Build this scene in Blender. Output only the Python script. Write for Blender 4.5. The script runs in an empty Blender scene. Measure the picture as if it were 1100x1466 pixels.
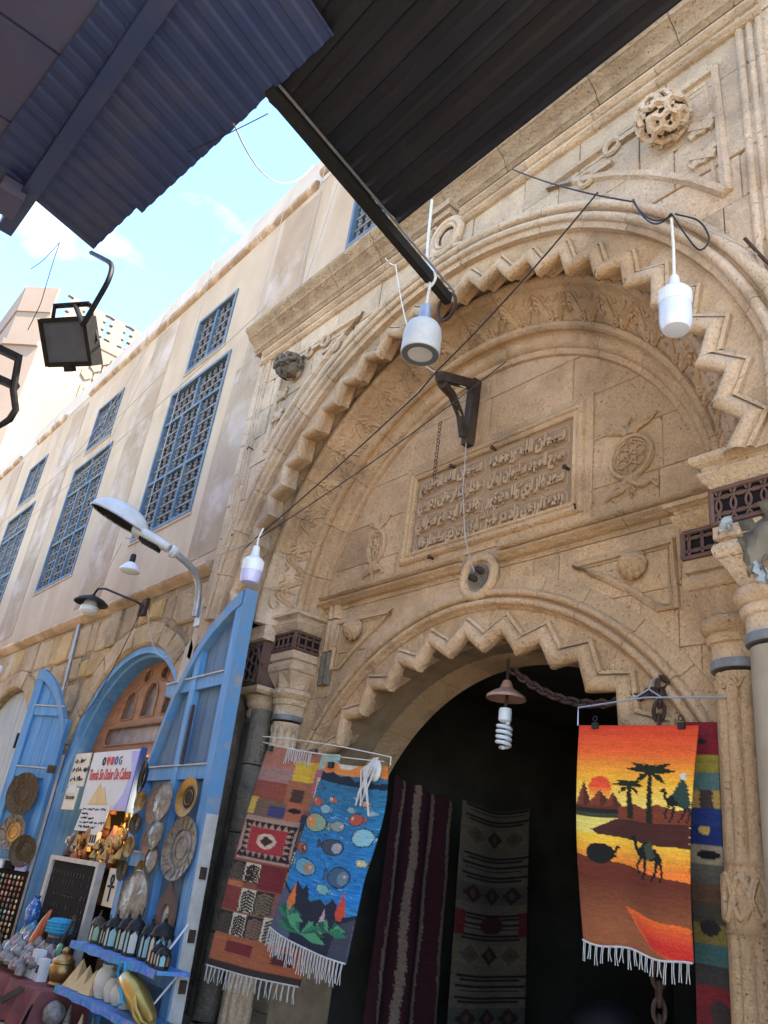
import bpy, math, random
from math import sin, cos, pi, radians, sqrt, hypot, atan2, degrees
from mathutils import Vector, Matrix
import numpy as np
random.seed(11)
rng = np.random.default_rng(5)
S = bpy.context.scene
COL = S.collection

# ------------------------------------------------------------------ camera, sky, sun, exposure
cam_d = bpy.data.cameras.new('camera'); cam = bpy.data.objects.new('camera', cam_d); COL.objects.link(cam)
S.camera = cam
pitch, yaw, roll = 0.436815, 0.921647, 0.140568
fw = Vector((-sin(yaw)*cos(pitch), cos(yaw)*cos(pitch), sin(pitch)))
rt = Vector((cos(yaw), sin(yaw), 0.0)); up = rt.cross(fw)
r2 = rt*cos(roll) + up*sin(roll); u2 = -rt*sin(roll) + up*cos(roll)
cam.matrix_world = Matrix(((r2.x, u2.x, -fw.x, 0.0), (r2.y, u2.y, -fw.y, -4.0), (r2.z, u2.z, -fw.z, 1.6), (0, 0, 0, 1)))
cam_d.sensor_fit = 'VERTICAL'; cam_d.sensor_height = 24.0; cam_d.lens = 1155.7/1466*24.0
cam_d.clip_start = 0.05; cam_d.clip_end = 500.0

SUN_EL, SUN_ROT = radians(56), radians(66)
w = bpy.data.worlds.new('World'); S.world = w; w.use_nodes = True
nt = w.node_tree; nt.nodes.clear()
out = nt.nodes.new('ShaderNodeOutputWorld'); bg = nt.nodes.new('ShaderNodeBackground')
sky = nt.nodes.new('ShaderNodeTexSky'); sky.sky_type = 'NISHITA'; sky.sun_disc = False
sky.sun_elevation = SUN_EL; sky.sun_rotation = SUN_ROT; sky.air_density = .75; sky.dust_density = .2; sky.ozone_density = 3.0
tc = nt.nodes.new('ShaderNodeTexCoord')
cn = nt.nodes.new('ShaderNodeTexNoise'); cn.inputs['Scale'].default_value = 2.3; cn.inputs['Detail'].default_value = 7; cn.inputs['Roughness'].default_value = .55
mp = nt.nodes.new('ShaderNodeMapping'); mp.inputs['Scale'].default_value = (1, 1, 2.2); mp.inputs['Location'].default_value = (3.1, 2.2, 1.1)
nt.links.new(tc.outputs['Generated'], mp.inputs['Vector']); nt.links.new(mp.outputs['Vector'], cn.inputs['Vector'])
cr = nt.nodes.new('ShaderNodeValToRGB'); cr.color_ramp.elements[0].position = .57; cr.color_ramp.elements[1].position = .70
nt.links.new(cn.outputs['Fac'], cr.inputs['Fac'])
mx = nt.nodes.new('ShaderNodeMix'); mx.data_type = 'RGBA'
nt.links.new(cr.outputs['Color'], mx.inputs['Factor']); nt.links.new(sky.outputs['Color'], mx.inputs[6])
mx.inputs[7].default_value = (2.2, 2.2, 2.2, 1)
nt.links.new(mx.outputs[2], bg.inputs['Color']); bg.inputs['Strength'].default_value = 0.15
nt.links.new(bg.outputs['Background'], out.inputs['Surface'])
sd = bpy.data.lights.new('sun', 'SUN'); sd.energy = 3.2; sd.angle = radians(.5); sd.color = (1.0, .93, .82)
sun = bpy.data.objects.new('sun', sd); COL.objects.link(sun)
sv = Vector((sin(SUN_ROT)*cos(SUN_EL), cos(SUN_ROT)*cos(SUN_EL), sin(SUN_EL)))
sun.rotation_euler = sv.to_track_quat('Z', 'Y').to_euler(); sun.location = (10, 10, 40)
S.view_settings.view_transform = 'Standard'; S.view_settings.look = 'None'; S.view_settings.gamma = 1.0
S.view_settings.use_curve_mapping = False
S.view_settings.exposure = 2.88
S.render.engine = 'CYCLES'
S.cycles.max_bounces = 8; S.cycles.diffuse_bounces = 5; S.cycles.use_denoising = True

# ------------------------------------------------------------------ materials
MATS = {}
def mat(name, a, b=None, scale=3.0, rough=.8, metal=0.0, bump=0.0, bscale=40.0, var=0.0, c=None, cscale=.6, pits=0.0, spec=.3, stripe=None, emit=None, vcol=False, cthr=(.48, .62), alpha=None, trans=0.0, rust=0.0):
    m = bpy.data.materials.new(name); m.use_nodes = True
    n = m.node_tree; N = n.nodes; L = n.links; p = N['Principled BSDF']
    p.inputs['Roughness'].default_value = rough; p.inputs['Metallic'].default_value = metal
    p.inputs['Specular IOR Level'].default_value = spec
    g = N.new('ShaderNodeNewGeometry')
    def noise(sc, det=6, ro=.6, src=None):
        t = N.new('ShaderNodeTexNoise'); t.inputs['Scale'].default_value = sc; t.inputs['Detail'].default_value = det; t.inputs['Roughness'].default_value = ro
        L.new(src or g.outputs['Position'], t.inputs['Vector']); return t
    def ramp(fac, p0, p1):
        r = N.new('ShaderNodeMapRange'); r.inputs['From Min'].default_value = p0; r.inputs['From Max'].default_value = p1
        L.new(fac, r.inputs['Value']); return r.outputs['Result']
    def mixc(fac, c1, c2, mode='MIX'):
        x = N.new('ShaderNodeMix'); x.data_type = 'RGBA'; x.blend_type = mode
        if isinstance(fac, float): x.inputs['Factor'].default_value = fac
        else: L.new(fac, x.inputs['Factor'])
        for i, cc in ((6, c1), (7, c2)):
            if isinstance(cc, tuple): x.inputs[i].default_value = (*cc[:3], 1)
            else: L.new(cc, x.inputs[i])
        return x.outputs[2]
    if vcol:
        at = N.new('ShaderNodeAttribute'); at.attribute_name = 'Col'
        col = mixc(.25, at.outputs['Color'], mixc(ramp(noise(160).outputs['Fac'], .3, .7), (.3, .3, .3), (1, 1, 1)), 'MULTIPLY')
    else:
        col = mixc(ramp(noise(scale).outputs['Fac'], .35, .65), a, b or a)
        if stripe:   # long grain: stretched noise
            mpn = N.new('ShaderNodeMapping'); mpn.inputs['Scale'].default_value = stripe
            L.new(g.outputs['Position'], mpn.inputs['Vector'])
            col = mixc(ramp(noise(1.0, src=mpn.outputs['Vector']).outputs['Fac'], .42, .66), col, c or b or a)
        elif c:
            col = mixc(ramp(noise(cscale, 8, .65).outputs['Fac'], *cthr), col, c)
        if rust:
            col = mixc(ramp(noise(2.6, 9, .72).outputs['Fac'], .62-rust, .74-rust), col, (.075, .036, .02))
        if var:
            oi = N.new('ShaderNodeObjectInfo'); hs = N.new('ShaderNodeHueSaturation')
            v = N.new('ShaderNodeMapRange'); v.inputs['To Min'].default_value = 1-var; v.inputs['To Max'].default_value = 1+var
            L.new(oi.outputs['Random'], v.inputs['Value']); L.new(v.outputs['Result'], hs.inputs['Value']); L.new(col, hs.inputs['Color']); col = hs.outputs['Color']
        if pits:
            gr_ = noise(62, 8, .75); col = mixc(ramp(gr_.outputs['Fac'], .34, .62), mixc(.6, col, (a[0]*.42, a[1]*.38, a[2]*.34)), col)
            pt_ = noise(.75, 5, .7); col = mixc(ramp(pt_.outputs['Fac'], .52, .74), col, (a[0]*1.12, a[1]*1.16, a[2]*1.3))
            pn = noise(bscale*1.6, 4, .6); pk = noise(1.7, 4, .6); pf = N.new('ShaderNodeMath'); pf.operation = 'MULTIPLY'
            L.new(ramp(pn.outputs['Fac'], .37, .29), pf.inputs[0]); L.new(ramp(pk.outputs['Fac'], .34, .48), pf.inputs[1])
            col = mixc(pf.outputs[0], col, (a[0]*.45, a[1]*.41, a[2]*.37))
    L.new(col, p.inputs['Base Color'])
    if bump:
        bn = N.new('ShaderNodeBump'); bn.inputs['Strength'].default_value = min(1, bump); bn.inputs['Distance'].default_value = .034 if pits else .015
        h = noise(bscale, 8, .68).outputs['Fac']
        if pits:
            ad = N.new('ShaderNodeMath'); ad.operation = 'ADD'; L.new(h, ad.inputs[0])
            pm = N.new('ShaderNodeMath'); pm.operation = 'MULTIPLY'; pm.inputs[1].default_value = -pits
            L.new(pf.outputs[0], pm.inputs[0]); L.new(pm.outputs[0], ad.inputs[1]); h = ad.outputs[0]
            big = noise(7, 4, .6); a2 = N.new('ShaderNodeMath'); a2.operation = 'MULTIPLY_ADD'; a2.inputs[1].default_value = 1.6
            L.new(big.outputs['Fac'], a2.inputs[0]); L.new(h, a2.inputs[2]); h = a2.outputs[0]
        L.new(h, bn.inputs['Height']); L.new(bn.outputs['Normal'], p.inputs['Normal'])
    if emit: p.inputs['Emission Color'].default_value = (*emit[:3], 1); p.inputs['Emission Strength'].default_value = emit[3]
    if trans: p.inputs['Transmission Weight'].default_value = trans
    MATS[name] = m; return m

M_ST = mat('limestone', (.60, .385, .205), (.48, .30, .155), 2.2, .9, bump=.9, bscale=34, var=.13, c=(.30, .20, .115), cscale=1.1, cthr=(.53, .72), pits=1.3)
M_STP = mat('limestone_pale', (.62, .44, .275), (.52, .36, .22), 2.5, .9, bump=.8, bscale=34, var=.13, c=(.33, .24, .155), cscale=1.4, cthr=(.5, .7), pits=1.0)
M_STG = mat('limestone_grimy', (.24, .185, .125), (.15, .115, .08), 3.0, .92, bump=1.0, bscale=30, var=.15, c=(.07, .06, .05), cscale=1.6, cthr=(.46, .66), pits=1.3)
M_STJ = mat('old_mortar', (.27, .185, .105), (.19, .13, .075), 5, .95, bump=.6)
M_STC = mat('cornice_stone', (.42, .285, .165), (.29, .19, .105), 3, .92, bump=1.0, bscale=24, var=.08, c=(.42, .29, .16), cscale=5, cthr=(.5, .6), pits=1.0)
M_MOR = mat('sandy_mortar', (.40, .29, .17), (.30, .21, .12), 4, .95, bump=1.0, bscale=20, c=(.22, .16, .10), cscale=2.5, pits=1.0)
M_RUB = mat('rubble_stone', (.47, .34, .19), (.37, .25, .13), 2.6, .92, bump=1.0, bscale=22, var=.16, c=(.27, .19, .11), cscale=2.2, cthr=(.5, .66), pits=1.2)
M_RUBY = mat('rubble_stone_yellow', (.52, .34, .13), (.42, .27, .11), 3, .92, bump=1.0, bscale=22, var=.1, c=(.30, .2, .1), cscale=3, pits=1.2)
M_PLAQ = mat('inscribed_stone', (.31, .195, .11), (.245, .155, .088), 4, .85, bump=.5, bscale=60)
M_LET = mat('letter_stone', (.40, .262, .15), (.33, .213, .12), 5, .85, bump=.5, bscale=60)
M_PL = mat('house_plaster', (.44, .32, .21), (.37, .265, .168), .9, .9, bump=.8, bscale=14, stripe=(1.4, 1.4, .33), c=(.33, .23, .14))
M_PLB = mat('house_plaster_brown', (.32, .22, .135), (.26, .175, .105), 1.6, .9, bump=.35, bscale=18, c=(.40, .31, .24), cscale=.9)
M_PLW = mat('parapet_plaster', (.44, .36, .275), (.38, .30, .22), 1.5, .9, bump=.35, bscale=14, c=(.45, .37, .30), cscale=.8)
M_COR = mat('coping_brown', (.32, .20, .11), (.22, .14, .08), 3, .9, bump=.6, bscale=24, c=(.5, .37, .25), cscale=2)
M_BLUE = mat('blue_paint', (.075, .215, .42), (.062, .18, .36), 2.5, .55, bump=.25, bscale=50, var=.05, stripe=(18, 18, 1.2), c=(.12, .26, .43))
M_BLUEW = mat('worn_blue_paint', (.085, .215, .38), (.13, .22, .32), 6, .65, bump=.4, bscale=50, c=(.24, .23, .20), cscale=3.5, cthr=(.56, .66))
M_BLUEG = mat('faded_blue_boards', (.105, .17, .25), (.135, .19, .25), 3, .65, bump=.3, bscale=50, var=.08, stripe=(25, 25, .8), c=(.08, .14, .22))
M_WINB = mat('window_blue_wood', (.062, .10, .14), (.085, .12, .15), 5, .7, bump=.3, c=(.14, .15, .155), cscale=4)
M_MASH = mat('turned_grey_wood', (.17, .155, .14), (.10, .095, .09), 6, .8, bump=.3)
M_GREYD = mat('grey_planks', (.34, .355, .33), (.29, .31, .30), 2, .75, bump=.3, var=.06, stripe=(20, 20, 1), c=(.24, .255, .25))
M_WOOD = mat('orange_brown_wood', (.30, .145, .07), (.24, .115, .055), 3, .5, bump=.2, bscale=30, stripe=(2, 20, 20), c=(.20, .09, .042))
M_DWOOD = mat('dark_old_wood', (.045, .03, .022), (.07, .048, .033), 6, .85, bump=.5, stripe=(20, 20, 2), c=(.03, .02, .015))
M_LAT = mat('carved_brown_wood', (.115, .06, .042), (.085, .045, .032), 8, .75, bump=.4, var=.12)
M_BLACK = mat('black_void', (.008, .007, .006), rough=.95)
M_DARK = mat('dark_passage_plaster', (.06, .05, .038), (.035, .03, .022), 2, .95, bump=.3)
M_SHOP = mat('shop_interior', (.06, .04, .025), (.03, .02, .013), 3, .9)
M_LEAD = mat('lead_band', (.20, .195, .19), (.13, .128, .125), 8, .6, metal=.3, bump=.3)
M_RUST = mat('rusty_iron', (.085, .045, .03), (.045, .027, .02), 20, .8, metal=.4, bump=.4, bscale=60)
M_IRON = mat('black_iron', (.014, .013, .013), (.020, .018, .017), 12, .6, metal=.3, bump=.2)
M_CANR = mat('dark_corrugated_metal', (.011, .013, .019), (.017, .019, .026), 2, .6, metal=.2, bump=.3, bscale=12, stripe=(.6, 12, 1), c=(.022, .018, .018), rust=.03)
M_CANL = mat('flare_tinted_corrugated_metal', (.028, .045, .118), (.036, .053, .13), 1.4, .55, metal=.2, bump=.25, bscale=12, c=(.05, .058, .115), cscale=1.2, rust=.0001)  # the blue is lens-flare haze painted into the metal's base colour
M_SOFF = mat('flare_tinted_soffit_board', (.10, .095, .155), (.082, .08, .14), 1, .8, bump=.2, c=(.07, .075, .145), cscale=.9)  # mauve veil of lens flare put into the board colour
M_TOW = mat('tower_plaster', (.24, .172, .125), (.215, .155, .113), .25, .9, bump=.2, bscale=6, c=(.25, .185, .135), cscale=.15)
M_TOWC = mat('tower_carving', (.21, .165, .115), (.18, .14, .10), 1, .9)
M_WHITE = mat('white_plastic', (.60, .61, .61), (.56, .57, .57), 3, .3, spec=.5)
M_LENS = mat('milky_lens', (.50, .53, .60), (.47, .50, .57), 3, .22, spec=.5)
M_BULBV = mat('lilac_lens', (.40, .38, .58), (.43, .41, .60), 3, .25, spec=.5)
M_GALV = mat('galvanised_steel', (.36, .37, .38), (.28, .29, .30), 12, .45, metal=.6, bump=.15)
M_LAMPW = mat('lamp_shell_white', (.50, .50, .48), (.42, .42, .40), 5, .45, c=(.40, .38, .33), cscale=6, cthr=(.58, .7))
M_LAMPD = mat('lamp_inside_dark', (.010, .010, .011), (.007, .007, .008), 6, .5, spec=.25)
M_PINK = mat('dusty_lampshade', (.36, .21, .15), (.28, .16, .11), 9, .6)
M_ROPE = mat('white_cord', (.60, .57, .50), (.5, .47, .41), 40, .9)
M_CAB = mat('black_cable', (.02, .02, .02), rough=.6)
M_CABG = mat('grey_cable', (.33, .30, .27), rough=.7)
M_BRASS = mat('brass', (.42, .27, .10), (.28, .17, .06), 14, .33, metal=.9, bump=.3, bscale=90)
M_BRASSD = mat('dark_engraved_brass', (.12, .09, .055), (.05, .04, .032), 26, .4, metal=.8, bump=.7, bscale=120)
M_COP = mat('copper', (.42, .13, .065), (.34, .10, .05), 10, .38, metal=.6, bump=.2, bscale=60)
M_SILV = mat('engraved_silver_plate', (.30, .265, .22), (.11, .095, .08), 30, .35, metal=.8, bump=.7, bscale=130)
M_PLAS = mat('crinkled_clear_wrap', (.22, .19, .165), (.07, .055, .045), 14, .12, bump=1.0, bscale=22, spec=.8)
M_GLASS = mat('dusty_purple_glass', (.13, .105, .115), (.17, .14, .145), 3, .25, spec=.6, c=(.22, .19, .19), cscale=6)
M_ALAB = mat('alabaster', (.62, .55, .44), (.52, .44, .33), 9, .4)
M_PYR = mat('onyx_cream', (.58, .42, .22), (.46, .31, .15), 12, .4)
M_GOLD = mat('gold_lacquer', (.46, .31, .08), (.36, .23, .06), 8, .32, metal=.7)
M_PAPER = mat('paper', (.58, .58, .57), (.53, .53, .52), 3, .8)
M_CREAM = mat('cream_card', (.62, .56, .44), (.55, .49, .38), 4, .8)
M_INK = mat('ink', (.03, .03, .05), rough=.8)
M_RED = mat('sign_red', (.50, .05, .05), rough=.7)
M_SGB = mat('sign_blue', (.06, .12, .35), rough=.7)
M_LILAC = mat('sign_lilac', (.32, .30, .58), (.40, .38, .62), 2, .7)
M_PYS = mat('sign_pyramid', (.60, .44, .22), (.5, .36, .17), 6, .7)
M_CLOTH = mat('red_table_cloth', (.20, .06, .05), (.12, .04, .045), 5, .9, bump=.3)
M_SHB = mat('shelf_cloth_blue', (.05, .13, .45), (.06, .30, .38), 9, .8, c=(.25, .2, .5), cscale=14)
M_TEAL = mat('turquoise_wool', (.05, .33, .52), (.04, .26, .42), 30, .95, bump=1.0, bscale=70)
M_VELV = mat('black_velvet', (.007, .004, .004), rough=.95)
M_FRAME = mat('pale_frame', (.45, .42, .38), (.36, .32, .27), 8, .6)
M_CARP = mat('woven_rug', (.5, .5, .5), vcol=True, rough=.95, bump=.8, bscale=150)
M_FRIN = mat('white_fringe', (.46, .43, .39), (.36, .33, .29), 30, .95)
M_ASPH = mat('street_paving', (.34, .29, .225), (.27, .23, .175), 2, .9, bump=.5, bscale=14)
M_OPP = mat('opposite_plaster', (.50, .42, .33), (.43, .35, .27), 1, .9, bump=.3)
M_LIT = mat('lit_lantern_glass', (.9, .6, .2), rough=.5, emit=(1.0, .62, .2, 6.0))
M_TORN = mat('torn_tarpaper', (.15, .12, .075), (.095, .075, .05), 6, .7, bump=.5, bscale=20)
M_TORNB = mat('torn_tarpaper_blue', (.22, .215, .185), (.27, .265, .23), 8, .7, bump=.4)
M_PANE = mat('dark_window_void', (.03, .028, .027), rough=.6)
M_BEAD = [mat('bead_%s' % n, c, rough=.35, spec=.6) for n, c in dict(red=(.35, .07, .05), cream=(.55, .48, .36), green=(.06, .16, .11), brown=(.16, .08, .05), gold=(.5, .33, .1), pink=(.5, .25, .22)).items()]

# ------------------------------------------------------------------ mesh helpers
class MB:
    def __init__(s): s.v = []; s.f = []
    def add(s, vs, fs):
        o = len(s.v); s.v += [tuple(v) for v in vs]; s.f += [tuple(i+o for i in f) for f in fs]; return s
    def box(s, x0, x1, y0, y1, z0, z1):
        return s.add([(x0, y0, z0), (x1, y0, z0), (x1, y1, z0), (x0, y1, z0), (x0, y0, z1), (x1, y0, z1), (x1, y1, z1), (x0, y1, z1)],
                     [(0, 3, 2, 1), (4, 5, 6, 7), (0, 1, 5, 4), (1, 2, 6, 5), (2, 3, 7, 6), (3, 0, 4, 7)])
    def obox(s, c, ax, ay, az):    # oriented box: centre and three half axes
        c, ax, ay, az = map(Vector, (c, ax, ay, az))
        vs = [c+ax*i+ay*j+az*k for k in (-1, 1) for i, j in ((-1, -1), (1, -1), (1, 1), (-1, 1))]
        return s.add(vs, [(0, 3, 2, 1), (4, 5, 6, 7), (0, 1, 5, 4), (1, 2, 6, 5), (2, 3, 7, 6), (3, 0, 4, 7)])
    def beam(s, a, b, wd, ht=None, upv=(0, 0, 1)):
        a, b = Vector(a), Vector(b); d = (b-a); t = d.normalized(); sd_ = t.cross(Vector(upv))
        if sd_.length < 1e-4: sd_ = t.cross(Vector((0, 1, 0)))
        sd_.normalize(); u_ = sd_.cross(t)
        return s.obox((a+b)/2, d/2, sd_*wd/2, u_*(ht or wd)/2)
    def block(s, poly, yf, yb, bv=.012):    # stone with chamfered face towards -y; poly = [(x, z)]
        cx = sum(p[0] for p in poly)/len(poly); cz = sum(p[1] for p in poly)/len(poly); n = len(poly)
        A = 0
        for i in range(n): A += poly[i][0]*poly[(i+1) % n][1]-poly[(i+1) % n][0]*poly[i][1]
        if A < 0: poly = poly[::-1]
        ins = []
        for p in poly:
            dx, dz = cx-p[0], cz-p[1]; l = hypot(dx, dz) or 1; k = min(.4*l, bv*1.5)/l
            ins.append((p[0]+dx*k, p[1]+dz*k))
        vs = [(p[0], yf, p[1]) for p in ins]+[(p[0], yf+bv, p[1]) for p in poly]+[(p[0], yb, p[1]) for p in poly]
        fs = [tuple(range(n))]
        for i in range(n):
            j = (i+1) % n
            fs += [(i, n+i, n+j, j), (n+i, 2*n+i, 2*n+j, n+j)]
        return s.add(vs, fs)
    def prism(s, poly, y0, y1):     # poly in xz extruded y0 -> y1
        n = len(poly); A = sum(poly[i][0]*poly[(i+1) % n][1]-poly[(i+1) % n][0]*poly[i][1] for i in range(n))
        if A < 0: poly = poly[::-1]
        vs = [(p[0], y0, p[1]) for p in poly]+[(p[0], y1, p[1]) for p in poly]
        return s.add(vs, [tuple(range(n)), tuple(range(2*n-1, n-1, -1))]+[(i, n+i, n+(i+1) % n, (i+1) % n) for i in range(n)])
    def profx(s, prof, x0, x1):     # closed profile [(y, z)] along x
        n = len(prof)
        vs = [(x0, p[0], p[1]) for p in prof]+[(x1, p[0], p[1]) for p in prof]
        return s.add(vs, [tuple(range(n)), tuple(range(2*n-1, n-1, -1))]+[(i, n+i, n+(i+1) % n, (i+1) % n) for i in range(n)])
    def arc(s, prof, cx, cz, a0, a1, n=8, caps=True):   # open profile [(r, y)] swept in the xz plane
        m = len(prof); vs = []; fs = []
        for i in range(n+1):
            a = radians(a0+(a1-a0)*i/n)
            for r, y in prof: vs.append((cx+r*cos(a), y, cz+r*sin(a)))
        for i in range(n):
            for j in range(m-1): fs.append((i*m+j, i*m+j+1, (i+1)*m+j+1, (i+1)*m+j))
        if caps: fs += [tuple(range(m)), tuple(range(n*m+m-1, n*m-1, -1))]
        return s.add(vs, fs)
    def lathe(s, prof, c=(0, 0, 0), n=16, axis=(0, 0, 1), phase=0.0, sx=1.0):  # prof [(r, h)] about axis
        ax = Vector(axis).normalized(); e1 = ax.orthogonal().normalized()
        if abs(ax.z) > .99: e1 = Vector((1, 0, 0))
        e2 = ax.cross(e1); c = Vector(c); vs = []; m = len(prof)
        for r, h in prof:
            for i in range(n):
                a = 2*pi*i/n+phase; vs.append(c+ax*h+(e1*cos(a)*sx+e2*sin(a))*r)
        fs = [(j*n+i, j*n+(i+1) % n, (j+1)*n+(i+1) % n, (j+1)*n+i) for j in range(m-1) for i in range(n)]
        fs += [tuple(range(n-1, -1, -1)), tuple((m-1)*n+i for i in range(n))]
        return s.add(vs, fs)
    def tube(s, pts, r, n=6, closed=False, flat=1.0):
        pts = [Vector(p) for p in pts]; m = len(pts); vs = []; prev = None
        for i, p in enumerate(pts):
            if closed: t = pts[(i+1) % m]-pts[i-1]
            else: t = pts[min(i+1, m-1)]-pts[max(i-1, 0)]
            t.normalize()
            if prev is None: e1 = t.orthogonal().normalized()
            else:
                e1 = prev-t*prev.dot(t)
                e1 = e1.normalized() if e1.length > 1e-6 else t.orthogonal().normalized()
            prev = e1; e2 = t.cross(e1); rr = r(i/(m-1)) if callable(r) else r
            for k in range(n):
                a = 2*pi*k/n; vs.append(p+(e1*cos(a)+e2*sin(a)*flat)*rr)
        fs = [(i*n+k, i*n+(k+1) % n, (i+1) % m*n+(k+1) % n, (i+1) % m*n+k) for i in range(m if closed else m-1) for k in range(n)]
        if not closed: fs += [tuple(range(n-1, -1, -1)), tuple((m-1)*n+k for k in range(n))]
        return s.add(vs, fs)
    def torus(s, c, R, r, axis=(0, 0, 1), n=20, k=8, sx=1.0):
        ax = Vector(axis).normalized(); e1 = Vector((1, 0, 0)) if abs(ax.x) < .9 else Vector((0, 1, 0)); e1 = (e1-ax*e1.dot(ax)).normalized(); e2 = ax.cross(e1)
        return s.tube([Vector(c)+(e1*cos(2*pi*i/n)*sx+e2*sin(2*pi*i/n))*R for i in range(n)], r, k, True)
    def sphere(s, c, r, n=12, m=8, sc=(1, 1, 1)):
        vs = []; fs = []
        for j in range(m+1):
            t = pi*j/m
            for i in range(n):
                a = 2*pi*i/n; vs.append((c[0]+r*sc[0]*sin(t)*cos(a), c[1]+r*sc[1]*sin(t)*sin(a), c[2]+r*sc[2]*cos(t)))
        for j in range(m):
            for i in range(n): fs.append((j*n+i, (j+1)*n+i, (j+1)*n+(i+1) % n, j*n+(i+1) % n))
        return s.add(vs, fs)
    def build(s, name, m, parent=None, smooth=False, loc=None, shade_ang=None):
        L = Vector(ORG.get(parent.name, (0, 0, 0))) if parent else Vector(loc or (0, 0, 0))
        me = bpy.data.meshes.new(name)
        me.from_pydata([(v[0]-L.x, v[1]-L.y, v[2]-L.z) for v in s.v], [], s.f); me.update()
        return link(name, me, m, parent, smooth, L)
ORG = {}
def link(name, me, m, parent, smooth=False, L=Vector((0, 0, 0))):
    if m: me.materials.append(m)
    if smooth:
        me.polygons.foreach_set('use_smooth', [True]*len(me.polygons))
        try: me.set_sharp_from_angle(angle=radians(42))
        except Exception: pass
    o = bpy.data.objects.new(name, me); COL.objects.link(o)
    if parent: o.parent = parent
    else: o.location = L
    ORG[o.name] = tuple(L)
    return o
def thing(name, label, cat, loc, group=None):
    o = bpy.data.objects.new(name, None); COL.objects.link(o); o.location = loc; o.empty_display_size = .2
    ORG[o.name] = tuple(loc); return tag(o, label, cat, group)
def tag(o, label=None, cat=None, group=None, kind=None):
    if label: o['label'] = label
    if cat: o['category'] = cat
    if group: o['group'] = group
    if kind: o['kind'] = kind
    return o
def plate(loops, depth, y=0.0):  # closed xz outlines (even-odd holes) -> extruded mesh data, front face at y
    cu = bpy.data.curves.new('plate', 'CURVE'); cu.dimensions = '2D'; cu.fill_mode = 'BOTH'; cu.extrude = depth/2
    for lp in loops:
        sp = cu.splines.new('POLY'); sp.points.add(len(lp)-1); sp.use_cyclic_u = True
        for i, p in enumerate(lp): sp.points[i].co = (p[0], p[1], 0, 1)
    o = bpy.data.objects.new('plate', cu); me = bpy.data.meshes.new_from_object(o)
    bpy.data.objects.remove(o); bpy.data.curves.remove(cu)
    mb = MB(); mb.add([(v.co.x, y+depth/2-v.co.z, v.co.y) for v in me.vertices], [tuple(p.vertices) for p in me.polygons])
    bpy.data.meshes.remove(me); return mb
def text(body, depth=.01, bold=0.0, shear=0.0):   # -> (points, faces) in xz, unit height, front towards -y
    cu = bpy.data.curves.new('text', 'FONT'); cu.body = body; cu.extrude = depth/2; cu.offset = bold; cu.shear = shear; cu.resolution_u = 3
    o = bpy.data.objects.new('text', cu); me = bpy.data.meshes.new_from_object(o)
    bpy.data.objects.remove(o); bpy.data.curves.remove(cu)
    vs = [(v.co.x, -v.co.z, v.co.y) for v in me.vertices]; fs = [tuple(p.vertices) for p in me.polygons]
    bpy.data.meshes.remove(me); return vs, fs
def fit(vs, x0, x1, z0, z1, y):
    xs = [v[0] for v in vs]; zs = [v[2] for v in vs]; a, b, c, d = min(xs), max(xs), min(zs), max(zs)
    return [(x0+(v[0]-a)/(b-a)*(x1-x0), y+v[1], z0+(v[2]-c)/(d-c)*(z1-z0)) for v in vs]
def clip(poly, a, b, c):  # keep a*x + b*z >= c
    o = []
    for i in range(len(poly)):
        p, q = poly[i], poly[(i+1) % len(poly)]; dp = a*p[0]+b*p[1]-c; dq = a*q[0]+b*q[1]-c
        if dp >= 0: o.append(p)
        if dp*dq < 0: t = dp/(dp-dq); o.append((p[0]+(q[0]-p[0])*t, p[1]+(q[1]-p[1])*t))
    return o
def clip_disk(poly, cx, cz, r, keep_out=True):
    ds = [hypot(p[0]-cx, p[1]-cz) for p in poly]
    mx_, mz_ = sum(p[0] for p in poly)/len(poly), sum(p[1] for p in poly)/len(poly)
    a = atan2(mz_-cz, mx_-cx); s_ = 1 if keep_out else -1
    c0 = (r+cx*cos(a)+cz*sin(a))*s_
    return clip(poly, cos(a)*s_, sin(a)*s_, c0)
def area(p): return abs(sum(p[i][0]*p[(i+1) % len(p)][1]-p[(i+1) % len(p)][0]*p[i][1] for i in range(len(p))))/2 if len(p) > 2 else 0
def courses(x0, x1, z0, z1, h, l, hj=.06, lj=.2):
    z = z0
    while z < z1-.05:
        hh = h*(1+random.uniform(-1, 1)*hj); zt = min(z1, z+hh)
        if z1-zt < .15: zt = z1
        x = x0-random.uniform(0, l*.6)
        while x < x1:
            ll = l*(1+random.uniform(-1, 1)*lj)
            xa, xb = max(x, x0), min(x+ll, x1)
            if xb-xa > .06: yield xa, xb, z, zt
            x += ll
        z = zt
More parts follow.
